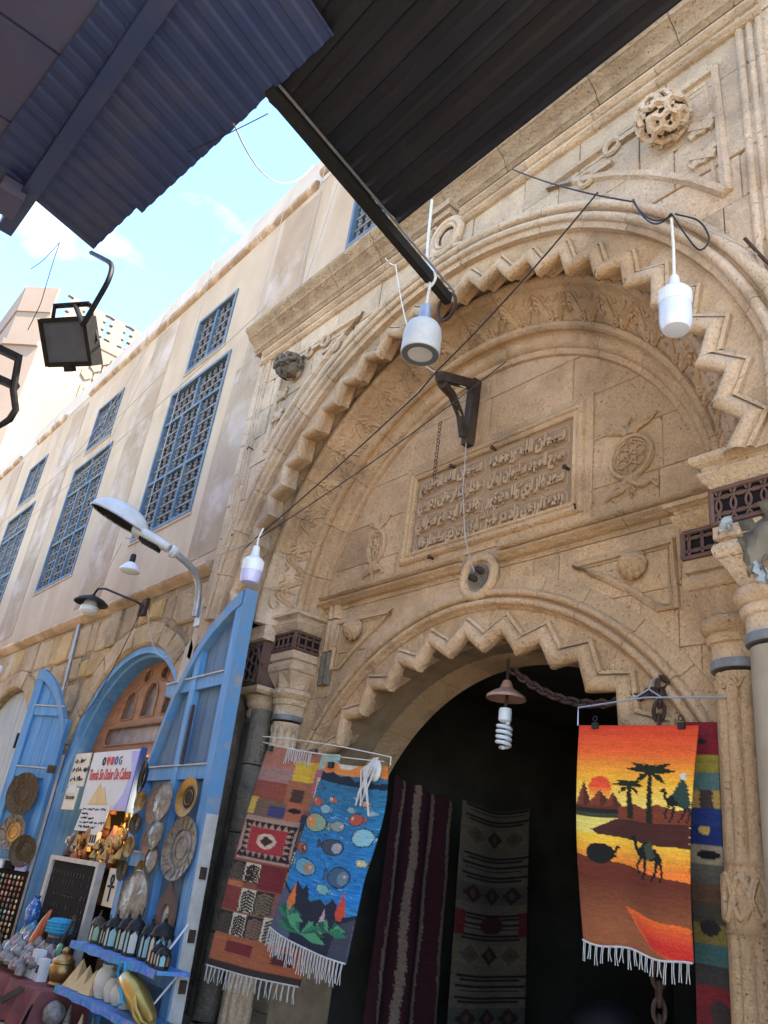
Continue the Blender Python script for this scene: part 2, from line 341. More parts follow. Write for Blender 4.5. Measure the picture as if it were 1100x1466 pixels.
def wall_arch(x0, x1, z0, z1, cx, cz, r, y0, y1, n=40):   # slab with an arched opening down to z0
    m = MB(); pts = [(cx-r, z0)]+[(cx+r*cos(pi-pi*i/n), cz+r*sin(pi-pi*i/n)) for i in range(n+1)]+[(cx+r, z0)]
    for y, fl in ((y0, 0), (y1, 1)):
        o = len(m.v); vs = []; fs = []
        vs += [(x0, y, z0), (x0, y, z1), (cx-r, y, z0), (cx-r, y, z1)]; fs.append((0, 2, 3, 1))
        vs += [(x1, y, z0), (x1, y, z1), (cx+r, y, z0), (cx+r, y, z1)]; fs.append((6, 4, 5, 7))
        b = len(vs)
        for i in range(1, n+2): vs += [(pts[i][0], y, pts[i][1]), (pts[i][0], y, z1)]
        for i in range(n): fs.append((b+2*i, b+2*i+2, b+2*i+3, b+2*i+1))
        m.add(vs, [f[::-1] for f in fs] if fl else fs)
    vs = [(p[0], y0, p[1]) for p in pts]+[(p[0], y1, p[1]) for p in pts]; k = len(pts)
    m.add(vs, [(i, k+i, k+i+1, i+1) for i in range(k-1)])
    m.add([(x0, y0, z0), (x0, y1, z0), (x0, y1, z1), (x0, y0, z1), (x1, y0, z0), (x1, y1, z0), (x1, y1, z1), (x1, y0, z1)], [(0, 3, 2, 1), (4, 5, 6, 7), (3, 7, 6, 2)])
    return m
def roll_prof(c0, c1, rad, t0, t1, n=6): # arc of circle (c0,c1) radius rad, angles t0..t1 in degrees
    return [(c0+rad*cos(radians(t0+(t1-t0)*i/n)), c1+rad*sin(radians(t0+(t1-t0)*i/n))) for i in range(n+1)]
def sag(a, b, drop, n=14):
    a, b = Vector(a), Vector(b)
    return [a.lerp(b, i/n)-Vector((0, 0, drop*4*(i/n)*(1-i/n))) for i in range(n+1)]

def smooth(pts, k=6):   # Catmull-Rom through the points
    P_ = [Vector(p) for p in pts]
    if len(P_) < 3: return P_
    P_ = [P_[0]*2-P_[1]]+P_+[P_[-1]*2-P_[-2]]; o = []
    for i in range(1, len(P_)-2):
        a, b, c, d = P_[i-1:i+3]
        for j in range(k):
            t = j/k; o.append(((b*2)+(c-a)*t+(a*2-b*5+c*4-d)*t*t+(b*3-a-c*3+d)*t**3)/2)
    return o+[P_[-2]]
# ------------------------------------------------------------------ ground and the building across the lane
X0 = -4.85
g = MB(); g.add([(-140, -60, 0), (60, -60, 0), (60, 140, 0), (-140, 140, 0)], [(0, 1, 2, 3)])
tag(g.build('street', M_ASPH), kind='structure')

def chip(P_, q=.35):   # knock a corner off some stones
    if random.random() > q or len(P_) < 4: return P_
    i = random.randrange(len(P_)); a, p, b_ = P_[i-1], P_[i], P_[(i+1) % len(P_)]; d = random.uniform(.012, .05); e = random.uniform(.012, .05)
    la = hypot(a[0]-p[0], a[1]-p[1]) or 1; lb = hypot(b_[0]-p[0], b_[1]-p[1]) or 1
    if la < .1 or lb < .1: return P_
    return P_[:i]+[(p[0]+(a[0]-p[0])*d/la, p[1]+(a[1]-p[1])*d/la), (p[0]+(b_[0]-p[0])*e/lb, p[1]+(b_[1]-p[1])*e/lb)]+P_[i+1:]
# ------------------------------------------------------------------ stone portal
PT = thing('stone_portal', 'carved limestone gateway with zigzag arches over an inscribed panel and a dark passage', 'gateway', (X0, 0, 0))
R_UP, CZU = 3.3, 4.0
wall_arch(-8.5, 1.6, 0, 8.1, X0, CZU, 3.2, .022, .52).build('wall', M_STJ, PT)
for xa, xb, za, zb in courses(-8.5, 1.6, 0, 8.03, .43, .74):
    g_ = .0035; P_ = [(xa+g_, za+g_), (xb-g_, za+g_), (xb-g_, zb-g_), (xa+g_, zb-g_)]
    if zb <= CZU:
        if xa > X0-3.24 and xb < X0+3.24: continue
        if xa < X0-3.24 < xb: P_ = clip(P_, -1, 0, -(X0-3.24))
        elif xa < X0+3.24 < xb: P_ = clip(P_, 1, 0, X0+3.24)
    elif min(hypot(p[0]-X0, p[1]-CZU) for p in P_) < R_UP: P_ = clip_disk(P_, X0, CZU, R_UP)
    if area(P_) < .012: continue
    yy = random.uniform(-.006, .008)
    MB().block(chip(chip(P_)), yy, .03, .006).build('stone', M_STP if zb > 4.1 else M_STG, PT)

# hood moulding, one voussoir at a time
HOOD = [(3.19, .14), (3.19, -.01), (3.235, -.03)]+roll_prof(3.27, -.045, .035, 180, 330)+[(3.315, -.02), (3.33, -.02)]+roll_prof(3.37, -.05, .038, 200, 380)+[(3.425, -.02), (3.43, .03)]
nv = 19
for i in range(nv):
    a0 = 2+176*i/nv; a1 = 2+176*(i+1)/nv
    MB().arc([(r+random.uniform(-.003, .003), y) for r, y in HOOD], X0, CZU, a0+.06, a1-.06, 7).build('hood_voussoir', M_STP, PT, True)

def tooth(cx, cz, rp, rv, a, da, rh, y0, yb, sc, nm, m, rb=None):
    prof = [(-.085, .06), (-.085, .015), (-.062, .005), (-.06, .03)]+[(.052*cos(radians(t)), .02+.055*sin(radians(t))) for t in range(180, 361, 20)]+[(.045, .07), (.012, .075), (.012, .12), (.0, .125), (.0, yb)]
    vs = []; pts = [(a+da, rv), (a, rp), (a-da, rv)]
    b = MB()
    for k in (0, 1):
        v = []
        for (ang, r) in (pts[k], pts[k+1]):
            t = radians(ang)
            for n_, y in prof:
                rr = r-1.38*n_*sc
                if rb and y == yb: rr = rb
                v.append((cx+rr*cos(t), y0+(y*sc if y < .3 else y), cz+rr*sin(t)))
        mm = len(prof); b.add(v, [(j, j+1, mm+j+1, mm+j) for j in range(mm-1)])
    # field behind the teeth up to the hood
    v = []
    for ang, r in pts:
        t = radians(ang); v += [(cx+(r+1.38*.085*sc)*cos(t), y0+.06*sc, cz+(r+1.38*.085*sc)*sin(t)), (cx+rh*cos(t), y0+.06*sc, cz+rh*sin(t))]
    b.add(v, [(0, 2, 3, 1), (2, 4, 5, 3)])
    o = b.build(nm, m, PT, False); 
    me = o.data; me.polygons.foreach_set('use_smooth', [True]*len(me.polygons)); me.set_sharp_from_angle(angle=radians(32))
for k in range(-11, 12):
    a = 90+7.5*k
    j = random.uniform(-.012, .012)
    tooth(X0, CZU, 2.995+j, 2.845+random.uniform(-.008, .008), a+random.uniform(-.04, .04), 3.75, 3.24, 0.0, .20, .92, 'zigzag_stone', M_ST if abs(k) < 7 else M_STP)
for i in range(16):   # plain splayed soffit behind the zigzag
    a0 = 1+178*i/16; MB().arc([(3.26, .085), (3.07, .12), (2.93, .31)], X0, CZU+.10, a0+.05, a0+178/16-.05, 6).build('soffit_stone', M_ST if 3 < i < 13 else M_STP, PT, True)

# frieze of carved leaves on a splayed face behind the zigzag
CZI = 4.14
FR = [(3.18, .35), (2.85, .35), (2.82, .33)]+roll_prof(2.785, .295, .056, 10, -190, 8)+[(2.728, .32), (2.722, .335), (2.712, .355), (2.53, .57), (2.525, .59), (2.50, .60)]
for i in range(20):
    a0 = i*9.2-2
    MB().arc(FR, X0, CZI, max(-1, a0+.05), min(181, a0+9.15), 5).build('frieze_stone', M_ST if 3 < i < 18 else M_STP, PT, True)
SA_ = atan2(.225, .198)
def on_splay(u, v, lift=0.0): v *= 1.15; return (u, .463-v*sin(SA_)-lift*cos(SA_), 2.622+v*cos(SA_)-lift*sin(SA_))
lf = MB()
for sgn in (-1, 1):
    for k in range(3):
        d = .05*k; pts = []
        for i in range(13):
            t = i/12; x = (.012+.185*t**.9)*sgn; z = .095-d*.9-.13*sin(t*pi*.55)+.035*sin(t*2*pi)*(1 if k != 1 else .8)+.02*k*t
            pts.append(on_splay(x, z, .004))
        lf.tube(pts, lambda t: .022*(1-.4*t), 5)
    lf.tube([on_splay(.01*sgn, .105, .005), on_splay(.05*sgn, .03, .007), on_splay(.012*sgn, -.055, .005)], .012, 5)
    lf.tube([on_splay(.10*sgn, .10, .005), on_splay(.14*sgn, .05, .006), on_splay(.195*sgn, .07, .005)], .013, 5)
lf.tube([on_splay(0, .04, .006), on_splay(.028, 0, .006), on_splay(0, -.04, .006), on_splay(-.028, 0, .006)], .010, 5, True)
leaf_o = lf.build('carved_leaf', M_ST, PT, True)
lme = leaf_o.data
for v in lme.vertices: v.co.x += X0   # recentre on the arch axis
for k in range(-9, 10):
    o = leaf_o if k == -9 else leaf_o.copy()
    if k != -9: COL.objects.link(o); o.parent = PT
    o.location = (0, 0, CZI); o.rotation_euler = (0, radians(9.2*k), 0)
# inner archivolt down to the tympanum
AV = [(2.535, .59), (2.53, .565), (2.51, .548), (2.475, .55), (2.455, .575), (2.455, .61), (2.465, .63), (2.45, .66), (2.42, .675), (2.40, .675), (2.375, .69), (2.355, .72), (2.35, .745), (2.325, .745), (2.30, .76), (2.29, .83)]
for i in range(13):
    a0 = -1+182*i/13; a1 = -1+182*(i+1)/13
    MB().arc(AV, X0, CZI, a0+.07, a1-.07, 8).build('archivolt_stone', M_ST, PT, True)

# tympanum wall with the lower arch
LZ, LR = 1.5, 2.16
wall_arch(X0-2.75, X0+2.75, 0, 6.62, X0, LZ, LR, .822, 1.5, 56).build('tympanum_wall', M_STJ, PT)
for xa, xb, za, zb in courses(X0-2.72, X0+2.72, 0, 6.6, .47, .95):
    g_ = .0025; P_ = [(xa+g_, za+g_), (xb-g_, za+g_), (xb-g_, zb-g_), (xa+g_, zb-g_)]
    mz = (za+zb)/2
    if zb > CZI and max(hypot(p[0]-X0, p[1]-CZI) for p in P_) > 2.36: P_ = clip_disk(P_, X0, CZI, 2.36, False)
    if not P_: continue
    cut = 2.2 if mz < 2.6 else 2.46
    if mz < LZ:
        if max(abs(xa-X0), abs(xb-X0)) < LR+.02: continue
        if xa < X0-LR < xb: P_ = clip(P_, -1, 0, -(X0-LR-.01))
        elif xa < X0+LR < xb: P_ = clip(P_, 1, 0, X0+LR+.01)
    elif min(hypot(p[0]-X0, p[1]-LZ) for p in P_) < cut:
        # split wide stones so that the chord follows the curve
        parts = []
        for q in range(3):
            xs0 = xa+(xb-xa)*q/3+.0015; xs1 = xa+(xb-xa)*(q+1)/3-.0015
            pp = [p for p in (clip(clip(P_, 1, 0, xs0), -1, 0, -xs1))]
            if len(pp) > 2:
                pp = clip_disk(pp, X0, LZ, cut) if min(hypot(p[0]-X0, p[1]-LZ) for p in pp) < cut else pp
                if area(pp) > .004: parts.append(pp)
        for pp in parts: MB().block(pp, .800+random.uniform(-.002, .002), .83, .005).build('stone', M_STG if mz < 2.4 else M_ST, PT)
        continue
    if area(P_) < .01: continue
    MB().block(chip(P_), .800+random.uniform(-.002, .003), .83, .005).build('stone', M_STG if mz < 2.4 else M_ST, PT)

# lower hood, zigzag and soffit
LH = [(2.41, .88), (2.41, .79), (2.435, .765)]+roll_prof(2.465, .755, .028, 190, 340, 5)+[(2.50, .775), (2.515, .775)]+roll_prof(2.545, .752, .03, 200, 370, 5)+[(2.585, .770), (2.60, .772), (2.70, .792), (2.705, .81)]
edges = [27, 39, 50, 62, 72, 82, 91, 101, 112, 122, 133, 144, 153]
for a0, a1 in zip(edges, edges[1:]):
    MB().arc(LH, X0, LZ, a0+.08, a1-.08, 6).build('hood_voussoir', M_ST, PT, True)
for k in range(-5, 6):
    tooth(X0, LZ, 2.25+random.uniform(-.012, .012), 2.095+random.uniform(-.008, .008), 90+11.1*k+random.uniform(-.05, .05), 5.55, 2.44, .742, .36, 1.03, 'zigzag_stone', M_ST, 2.25)
for i in range(12):
    a0 = 24+132*i/12
    MB().arc([(2.40, .90), (2.30, .93), (2.21, .945), (2.18, 1.02), (2.13, 1.56), (2.3, 1.56)], X0, LZ, a0+.12, a0+10.9, 5).build('soffit_stone', M_ST, PT)
for s in (-1, 1):   # springer stones under the zigzag
    c = X0+s*2.18
    MB().block([(c-.2, 2.36), (c+.2, 2.36), (c+.2*s*-1+.4*s*.5, 2.74), (c-.2*s, 2.80)] if s > 0 else [(c-.2, 2.36), (c+.2, 2.36), (c+.2, 2.80), (c-.12, 2.74)], .70, .95, .03).build('springer_stone', M_STG, PT)
    MB().profx([(.72, 2.36), (.68, 2.33), (.68, 2.27), (.74, 2.22), (.95, 2.22), (.95, 2.36)], c-.22, c+.22).build('springer_moulding', M_STG, PT)

# straight mouldings
def mould(prof, x0, x1, n, name, m, gap=.0025):
    xs = [x0+(x1-x0)*i/n+(random.uniform(-.12, .12)*(x1-x0)/n if 0 < i < n else 0) for i in range(n+1)]
    for a, b in zip(xs, xs[1:]):
        d = random.uniform(-.003, .003)
        MB().profx([(y+d if y < .05 or y < .79 else y, z+d) for y, z in prof], a+gap, b-gap).build(name, m, PT, True)
IMP = [(.84, 4.32), (.755, 4.325), (.74, 4.34)]+[(.735-.035*sin(pi*t/6), 4.345+.05*t/6) for t in range(7)]+[(.765, 4.40), (.765, 4.412)]+[(.75-.04*sin(pi*t/6), 4.415+.055*t/6) for t in range(7)]+[(.78, 4.475), (.84, 4.48)]
mould(IMP, X0-2.33, -4.98, 3, 'impost_moulding', M_ST); mould(IMP, -4.53, X0+2.33, 3, 'impost_moulding', M_ST)
CORN = [(.1, 8.03), (-.01, 8.03), (-.03, 8.06), (-.05, 8.07), (-.06, 8.12), (-.10, 8.16), (-.15, 8.19), (-.16, 8.205), (-.175, 8.21), (-.185, 8.25), (-.23, 8.29), (-.245, 8.31), (-.245, 8.36), (.10, 8.40)]
mould(CORN, -8.66, 1.6, 11, 'cornice_stone', M_STC, .004)
FRM = [(.03, 7.72), (-.03, 7.725)]+[(-.035-.03*sin(pi*t/5), 7.73+.06*t/5) for t in range(6)]+[(-.015, 7.80), (-.015, 7.85), (-.04, 7.86)]+[(-.04-.035*sin(pi*t/5), 7.865+.07*t/5) for t in range(6)]+[(-.02, 7.95), (.03, 7.96)]
mould(FRM, -8.36, -5.06, 4, 'frame_moulding', M_STP); mould(FRM, -4.64, -1.58, 4, 'frame_moulding', M_STP)
for s, x in ((-1, -8.36), (1, -1.58)):   # vertical runs of the frame
    z = 7.95
    while z > 4.35:
        zt = max(4.3, z-random.uniform(.55, .9)); m = MB()
        for d0, wd, dp in ((0, .05, .03), (.07, .05, .05), (.14, .06, .035)):
            xx = x-s*d0; m.lathe([(wd*.55, zt+.003), (wd*.55, z-.003)], (xx-s*wd/2, .005, 0), 10)
        m.build('frame_moulding', M_STP, PT, True); z = zt
def ring(c, R, r, y, nm, m, inner=True):
    b = MB().torus((c[0], y, c[1]), R, r, (0, 1, 0), 28, 8).torus((c[0], y-.01, c[1]), R*.70, r*.55, (0, 1, 0), 24, 6)
    return b.build(nm, m, PT, True)
ring((X0+.02, 7.68), .20, .045, -.03, 'ring_moulding', M_STP)
MB().sphere((X0+.02, .0, 7.68), .11, 14, 8, (1, .45, 1)).build('ring_boss', M_STP, PT, True)
for s in (-1, 1): MB().tube([(X0+.02+s*.2, -.03, 7.55), (X0+.02+s*.14, -.03, 7.47), (X0+.02+s*.30, -.03, 7.40)], .035, 6).build('ring_moulding', M_STP, PT, True)
b = MB().box(-5.0, -4.72, -.15, .02, 7.98, 8.06); b.box(-4.98, -4.74, -.11, .02, 7.90, 7.978); b.build('bracket_stone', M_STC, PT)
# knot ring over the lower arch
KX, KZ = -4.755, 4.215
MB().torus((KX, .755, KZ), .185, .044, (0, 1, 0), 32, 10).torus((KX, .765, KZ), .125, .022, (0, 1, 0), 28, 6).build('knot_ring', M_ST, PT, True)
MB().lathe([(.11, 0), (.13, -.03)], (KX, .775, KZ), 20, (0, 1, 0)).build('knot_recess', M_STG, PT)
for dx, dz in ((-.02, -.03), (.055, .03)):
    MB().lathe([(.03, 0), (.03, -.1), (.02, -.1), (.02, -.02)], (KX+dx, .78, KZ+dz), 10, (.3, .9, -.2)).build('pipe_end', M_RUST, PT, True)

# inscription
MX0, MX1, MZ0, MZ1 = -5.97, -3.59, 4.49, 5.70
def frame_rect(x0, x1, z0, z1, prof, name, m):  # mitred frame: prof [(inset, y)]
    for k in range(4):
        b = MB(); v = []
        for i_, y in prof:
            xa, xb, za, zb = x0+i_, x1-i_, z0+i_, z1-i_
            c4 = [(xa, za), (xb, za), (xb, zb), (xa, zb)]; p, q = c4[k], c4[(k+1) % 4]; v += [(p[0], y, p[1]), (q[0], y, q[1])]
        b.add(v, [(2*i, 2*i+1, 2*i+3, 2*i+2) for i in range(len(prof)-1)]); b.build(name, m, PT, True)
frame_rect(MX0, MX1, MZ0, MZ1+.0, [(0, .81), (.0, .785), (.07, .78), (.078, .755), (.10, .742), (.125, .748), (.135, .765), (.15, .765), (.158, .752), (.175, .748), (.19, .76), (.195, .81)], 'panel_frame', M_ST)
IX0, IX1, IZ0, IZ1 = MX0+.19, MX1-.185, MZ0+.075, MZ1-.19
PNL = MB().block([(IX0, IZ0), (IX1, IZ0), (IX1, IZ1), (IX0, IZ1)], .788, .815, .004).build('inscription_panel', M_PLAQ, PT)
FORMS = {'ا': 'FE8D FE8E', 'ب': 'FE8F FE90 FE91 FE92', 'ت': 'FE95 FE96 FE97 FE98', 'ج': 'FE9D FE9E FE9F FEA0', 'ح': 'FEA1 FEA2 FEA3 FEA4', 'خ': 'FEA5 FEA6 FEA7 FEA8', 'د': 'FEA9 FEAA', 'ر': 'FEAD FEAE', 'ز': 'FEAF FEB0', 'س': 'FEB1 FEB2 FEB3 FEB4', 'ش': 'FEB5 FEB6 FEB7 FEB8', 'ص': 'FEB9 FEBA FEBB FEBC', 'ظ': 'FEC5 FEC6 FEC7 FEC8', 'ع': 'FEC9 FECA FECB FECC', 'ف': 'FED1 FED2 FED3 FED4', 'ق': 'FED5 FED6 FED7 FED8', 'ك': 'FED9 FEDA FEDB FEDC', 'ل': 'FEDD FEDE FEDF FEE0', 'م': 'FEE1 FEE2 FEE3 FEE4', 'ن': 'FEE5 FEE6 FEE7 FEE8', 'ه': 'FEE9 FEEA FEEB FEEC', 'و': 'FEED FEEE', 'ي': 'FEF1 FEF2 FEF3 FEF4', 'ة': 'FE93 FE94'}
def shape(t):
    r = []
    for i, ch in enumerate(t):
        f = FORMS.get(ch)
        if not f: r.append(ch); continue
        f = f.split(); pv = t[i-1] if i else ' '; nx = t[i+1] if i+1 < len(t) else ' '
        jp = len(FORMS.get(pv, '').split()) == 4; jn = nx in FORMS and len(f) == 4
        r.append(chr(int(f[(3 if jn else 1) if jp else (2 if jn else 0)], 16)))
    return ''.join(reversed(r))
LINES = [('سبحان الله وبحمده', 'سبحان الله العظيم'), ('صبح المجد سليمان زمان', 'خداوندكار خان بدريني'), ('سعد فاز اري ولا مشكور', 'قلد تا ابد فو سواني'), ('بنده تاريخي زاد در خير', 'ايكي بدر ذي سلحدار خاني')]
rh_ = (IZ1-IZ0-.10)/4
for rI, ln in enumerate(LINES):
    z1 = IZ1-.05-rI*rh_; z0 = z1-rh_+.02
    for cI, (xa, xb) in enumerate((((IX0+IX1)/2+.01, IX1-.05), (IX0+.05, (IX0+IX1)/2-.03))):
        b = MB(); vs, fs = text(shape(ln[cI]), .05, .055, .12)
        b.add(fit(vs, xa+.02, xb-.03, z0+.002, z1-.002, .778), fs)
        for q in range(9):   # vowel strokes and dots
            xx = random.uniform(xa+.06, xb-.08); zz = z1-random.uniform(.035, .06) if q % 2 else z0+random.uniform(.03, .05); d = random.uniform(.02, .05)
            b.beam((xx, .782, zz), (xx+d, .782, zz+d*.5), .014, .022, (0, 1, 0))
        b.build('inscription_line', M_LET, PNL)
        c_ = .04; e = [(xa+c_, z0), (xb-c_, z0), (xb-.012, z0+c_*.7), (xb-.012, z1-c_), (xb-c_, z1), (xa+c_, z1), (xa+.012, z1-c_*.7), (xa+.012, z0+c_)]
        MB().tube([(x, .786, z) for x, z in e], .007, 5, True).build('cartouche_border', M_LET, PNL, True)
b = MB()
vs, fs = text(shape('سنة')+' 1135', .03, .015); b.add(fit(vs, -4.85, -4.62, IZ0+.235, IZ0+.33, .78), fs); b.build('inscription_line', M_LET, PNL)
for x, z in ((-5.25, IZ1-.015), (-4.70, IZ1+.0), (-5.42, IZ0-.02), (-3.83, IZ1-.50)):
    MB().lathe([(.014, 0), (.014, -.05), (.022, -.055), (.022, -.065)], (x, .785, z), 8, (0, 1, 0)).build('iron_pin', M_RUST, PNL)
# medallions beside the inscription
def medallion(cx, cz, sx):
    y = .787; b = MB(); T = lambda u, v: (cx+u*sx, y, cz+v)
    b.tube([T(.185*cos(t), .185*sin(t)) for t in [2*pi*i/32 for i in range(32)]], .024, 6, True)
    b.tube([T(.15*cos(t), .15*sin(t)) for t in [2*pi*i/32 for i in range(32)]], .008, 5, True)
    for k in range(6):
        t = pi/6+k*pi/3
        b.tube([T(.092*cos(t)+.045*cos(q), .092*sin(t)+.045*sin(q)) for q in [2*pi*i/6+t for i in range(6)]], .010, 5, True)
        b.tube([T(.05*cos(t), .05*sin(t)), T(.03*cos(t+pi/6), .03*sin(t+pi/6)), T(.05*cos(t+pi/3), .05*sin(t+pi/3))], .009, 5)
    for s in (1, -1):
        b.tube([T(.0, s*.36), T(.035, s*.30), T(0, s*.25), T(-.035, s*.30)], .012, 5, True)
        for d in (1, -1):
            b.tube([T(.02*d, s*.195), T(.03*d, s*.24), T(.09*d, s*.285), T(.19*d, s*(.30 if d*s > 0 else .27)), T(.235*d, s*.335)], lambda t: .034*(1-.8*t)+.006, 6)
            b.tube([T(.03*d, s*.20), T(.07*d, s*.24), T(.15*d, s*.262), T(.2*d, s*.29)], lambda t: .026*(1-.8*t)+.004, 5)
    b.build('carved_medallion', M_ST, PT, True)
medallion(-3.225, 4.93, 1.0); medallion(-6.36, 4.90, .72)
# triangles with shell bosses
def shell_boss(c, r, ax, m):
    b = MB(); ax = Vector(ax).normalized(); e1 = Vector((0, 0, 1)); e1 = (e1-ax*e1.dot(ax)).normalized(); e2 = ax.cross(e1); c = Vector(c); n = 48; vs = []
    for j in range(11):
        t = j/10; h = r*1.3*t; rad = r*(1-t**1.7)**.72*(.8+.2*min(1, t*5)) if t < 1 else 0
        for i in range(n):
            a = 2*pi*i/n;  k = 1-.15*(1-abs(sin(a*5)))**1.5
            a += t*1.1; vs.append(c+ax*h+(e1*cos(a)+e2*sin(a))*rad*k)
    b.add(vs, [(j*n+i, j*n+(i+1) % n, (j+1)*n+(i+1) % n, (j+1)*n+i) for j in range(10) for i in range(n)])
    b.build('shell_boss', m, PT, True)
def tri_frame(pts, y, wd, nm, m):
    n = len(pts); cx = sum(p[0] for p in pts)/n; cz = sum(p[1] for p in pts)/n
    for k0, wdt, dy in ((1.0, wd, 0), (.86, wd*.45, .008)):
        q = [(cx+(p[0]-cx)*k0, y+dy, cz+(p[1]-cz)*k0) for p in pts]
        MB().tube(q, wdt, 6, True).build(nm, m, PT, True)
for s in (1, -1):
    A = (X0+s*1.10, 4.11); B_ = (X0+s*1.97, 4.12); C_ = (X0+s*1.985, 3.61)
    arcp = [(X0+s*2.82*cos(t)*1.0, 1.5+2.82*sin(t)) for t in [radians(q) for q in (49, 54, 59, 63)]]
    tri_frame([A, B_, C_]+arcp, .793, .03, 'triangle_moulding', M_ST)
    shell_boss((X0+s*1.66, .79, 3.98), .13, (-.05*s, -1, .12), M_ST)
# spandrel triangles with pierced balls
for s in (1, -1):
    arcp = [(X0+s*3.66*cos(radians(q)), CZU+3.66*sin(radians(q))) for q in (37, 43, 50, 57, 64, 69)]
    pts = [(X0+s*2.90, 7.50), (X0+s*2.92, 6.20)]+arcp
    tri_frame(pts, .0, .045, 'spandrel_moulding', M_STP)
    for (u, v, d) in ((2.0, 7.38, 0), (2.32, 7.38, 0), (2.78, 6.95, 1), (2.78, 6.65, 1), (1.75, 7.2, 0)):
        b = MB()
        if d == 0: b.torus((X0+s*u, -.02, v), .07, .025, (0, 1, 0), 14, 6).beam((X0+s*(u+.08), -.02, v), (X0+s*(u+.25), -.02, v), .05, .05)
        else:
            b.obox((X0+s*u, -.015, v), (.10, 0, .05), (0, .02, 0), (-.015, 0, .03)); b.obox((X0+s*u, -.02, v), (.09, 0, -.05), (0, .02, 0), (.015, 0, .03)); b.torus((X0+s*u, -.02, v), .06, .018, (0, 1, 0), 8, 5)
        b.build('link_carving', M_STP, PT, True)
    bc = Vector((X0+s*2.53 if s > 0 else X0-2.56, -.13, 7.15 if s > 0 else 7.20)); R = .19 if s > 0 else .175
    core = MB().sphere(bc, R*.80, 14, 10).build('boss_core', M_STG, PT, True)
    import bmesh
    bm = bmesh.new(); bmesh.ops.create_icosphere(bm, subdivisions=2, radius=1.0); bm.normal_update()
    dual = MB(); rot = Matrix.Rotation(.5, 3, 'X') @ Matrix.Rotation(.35, 3, 'Z')
    for f in list(bm.verts):
        if len(f.link_edges) not in (5, 6): continue
    cents = {fc.index: rot @ fc.calc_center_median().normalized() for fc in bm.faces}
    keep = 0
    for e in bm.edges:
        if len(e.link_faces) == 2 and (hash((e.index*7+3)) % 10) < 8:
            p, q = cents[e.link_faces[0].index], cents[e.link_faces[1].index]
            if s < 0 and (p+q).z < -.5: continue
            dual.tube([bc+p*R, bc+(p+q)/2*R*1.01, bc+q*R], .024, 5)
    for fc in bm.faces:
        if fc.index % 3 != 0:
            vs = [bc+(rot @ v.co.normalized())*R*.985 for v in fc.verts]; dual.add(vs, [(0, 1, 2)])
    bm.free(); dual.build('pierced_ball', M_STP if s > 0 else M_STG, PT, True)
    MB().lathe([(R*.6, .0), (R*.75, .12)], (bc.x, -.0-.13, bc.z), 16, (0, 1, 0)).build('boss_neck', M_STP, PT, True)

# columns
def square_stack(b, cx, cy, prof):   # stacked square sections [(half, z)]
    b.lathe([(h*sqrt(2), z) for h, z in prof], (cx, cy, 0), 4, (0, 0, 1), pi/4); return b
def lattice(x0, x1, z0, z1, y, side=None):
    cols = max(2, round((x1-x0)/.095)); rows = 2; b = MB(); dx = (x1-x0)/cols; dz = (z1-z0)/rows; r = max(dx, dz)*.58
    fx = (lambda u, v, d=0: (u, y-d, v)) if side is None else (lambda u, v, d=0: (side+d, u, v))
    for i in range(cols+1):
        for j in range(rows+1):
            c = (x0+i*dx, z0+j*dz); pts = []
            for k in range(14):
                t = 2*pi*k/14; u, v = c[0]+r*cos(t), c[1]+r*sin(t)
                u = min(max(u, x0), x1); v = min(max(v, z0), z1); pts.append(fx(u, v, .006))
            b.tube(pts, .0085, 5, True)
    for a, c in (((x0, z0), (x1, z0)), ((x1, z0), (x1, z1)), ((x1, z1), (x0, z1)), ((x0, z1), (x0, z0))):
        b.tube([fx(*a, .008), fx(*c, .008)], .017, 6)
    return b
def fluted(cx, cy, R, z0, z1, n=10, knot=None):
    b = MB(); N = n*8; vs = []; zs = [z0, z0+.05, z0+.1]+[z0+.1+(z1-.16-z0)*i/8 for i in range(1, 9)]+[z1-.03, z1]
    if knot: zs = sorted(set(zs+[knot-.22, knot-.16, knot+.16, knot+.22]))
    for z in zs:
        am = .17
        if z in (z0, z1, z1-.03): am = .03
        if knot and abs(z-knot) <= .17: am = .0
        for i in range(N):
            a = 2*pi*i/N; vs.append((cx+R*(1-am+am*abs(sin(a*n/2))**.55)*cos(a), cy+R*(1-am+am*abs(sin(a*n/2))**.55)*sin(a), z))
    b.add(vs, [(j*N+i, j*N+(i+1) % N, (j+1)*N+(i+1) % N, (j+1)*N+i) for j in range(len(zs)-1) for i in range(N)])
    return b
def arches(cx, cy, R, z, n, b):
    for k in range(n):
        a0 = 2*pi*k/n
        b.tube([(cx+R*cos(a0+2*pi/n*t), cy+R*sin(a0+2*pi/n*t), z+.07*sin(pi*t)) for t in [i/6 for i in range(7)]], .012, 5)
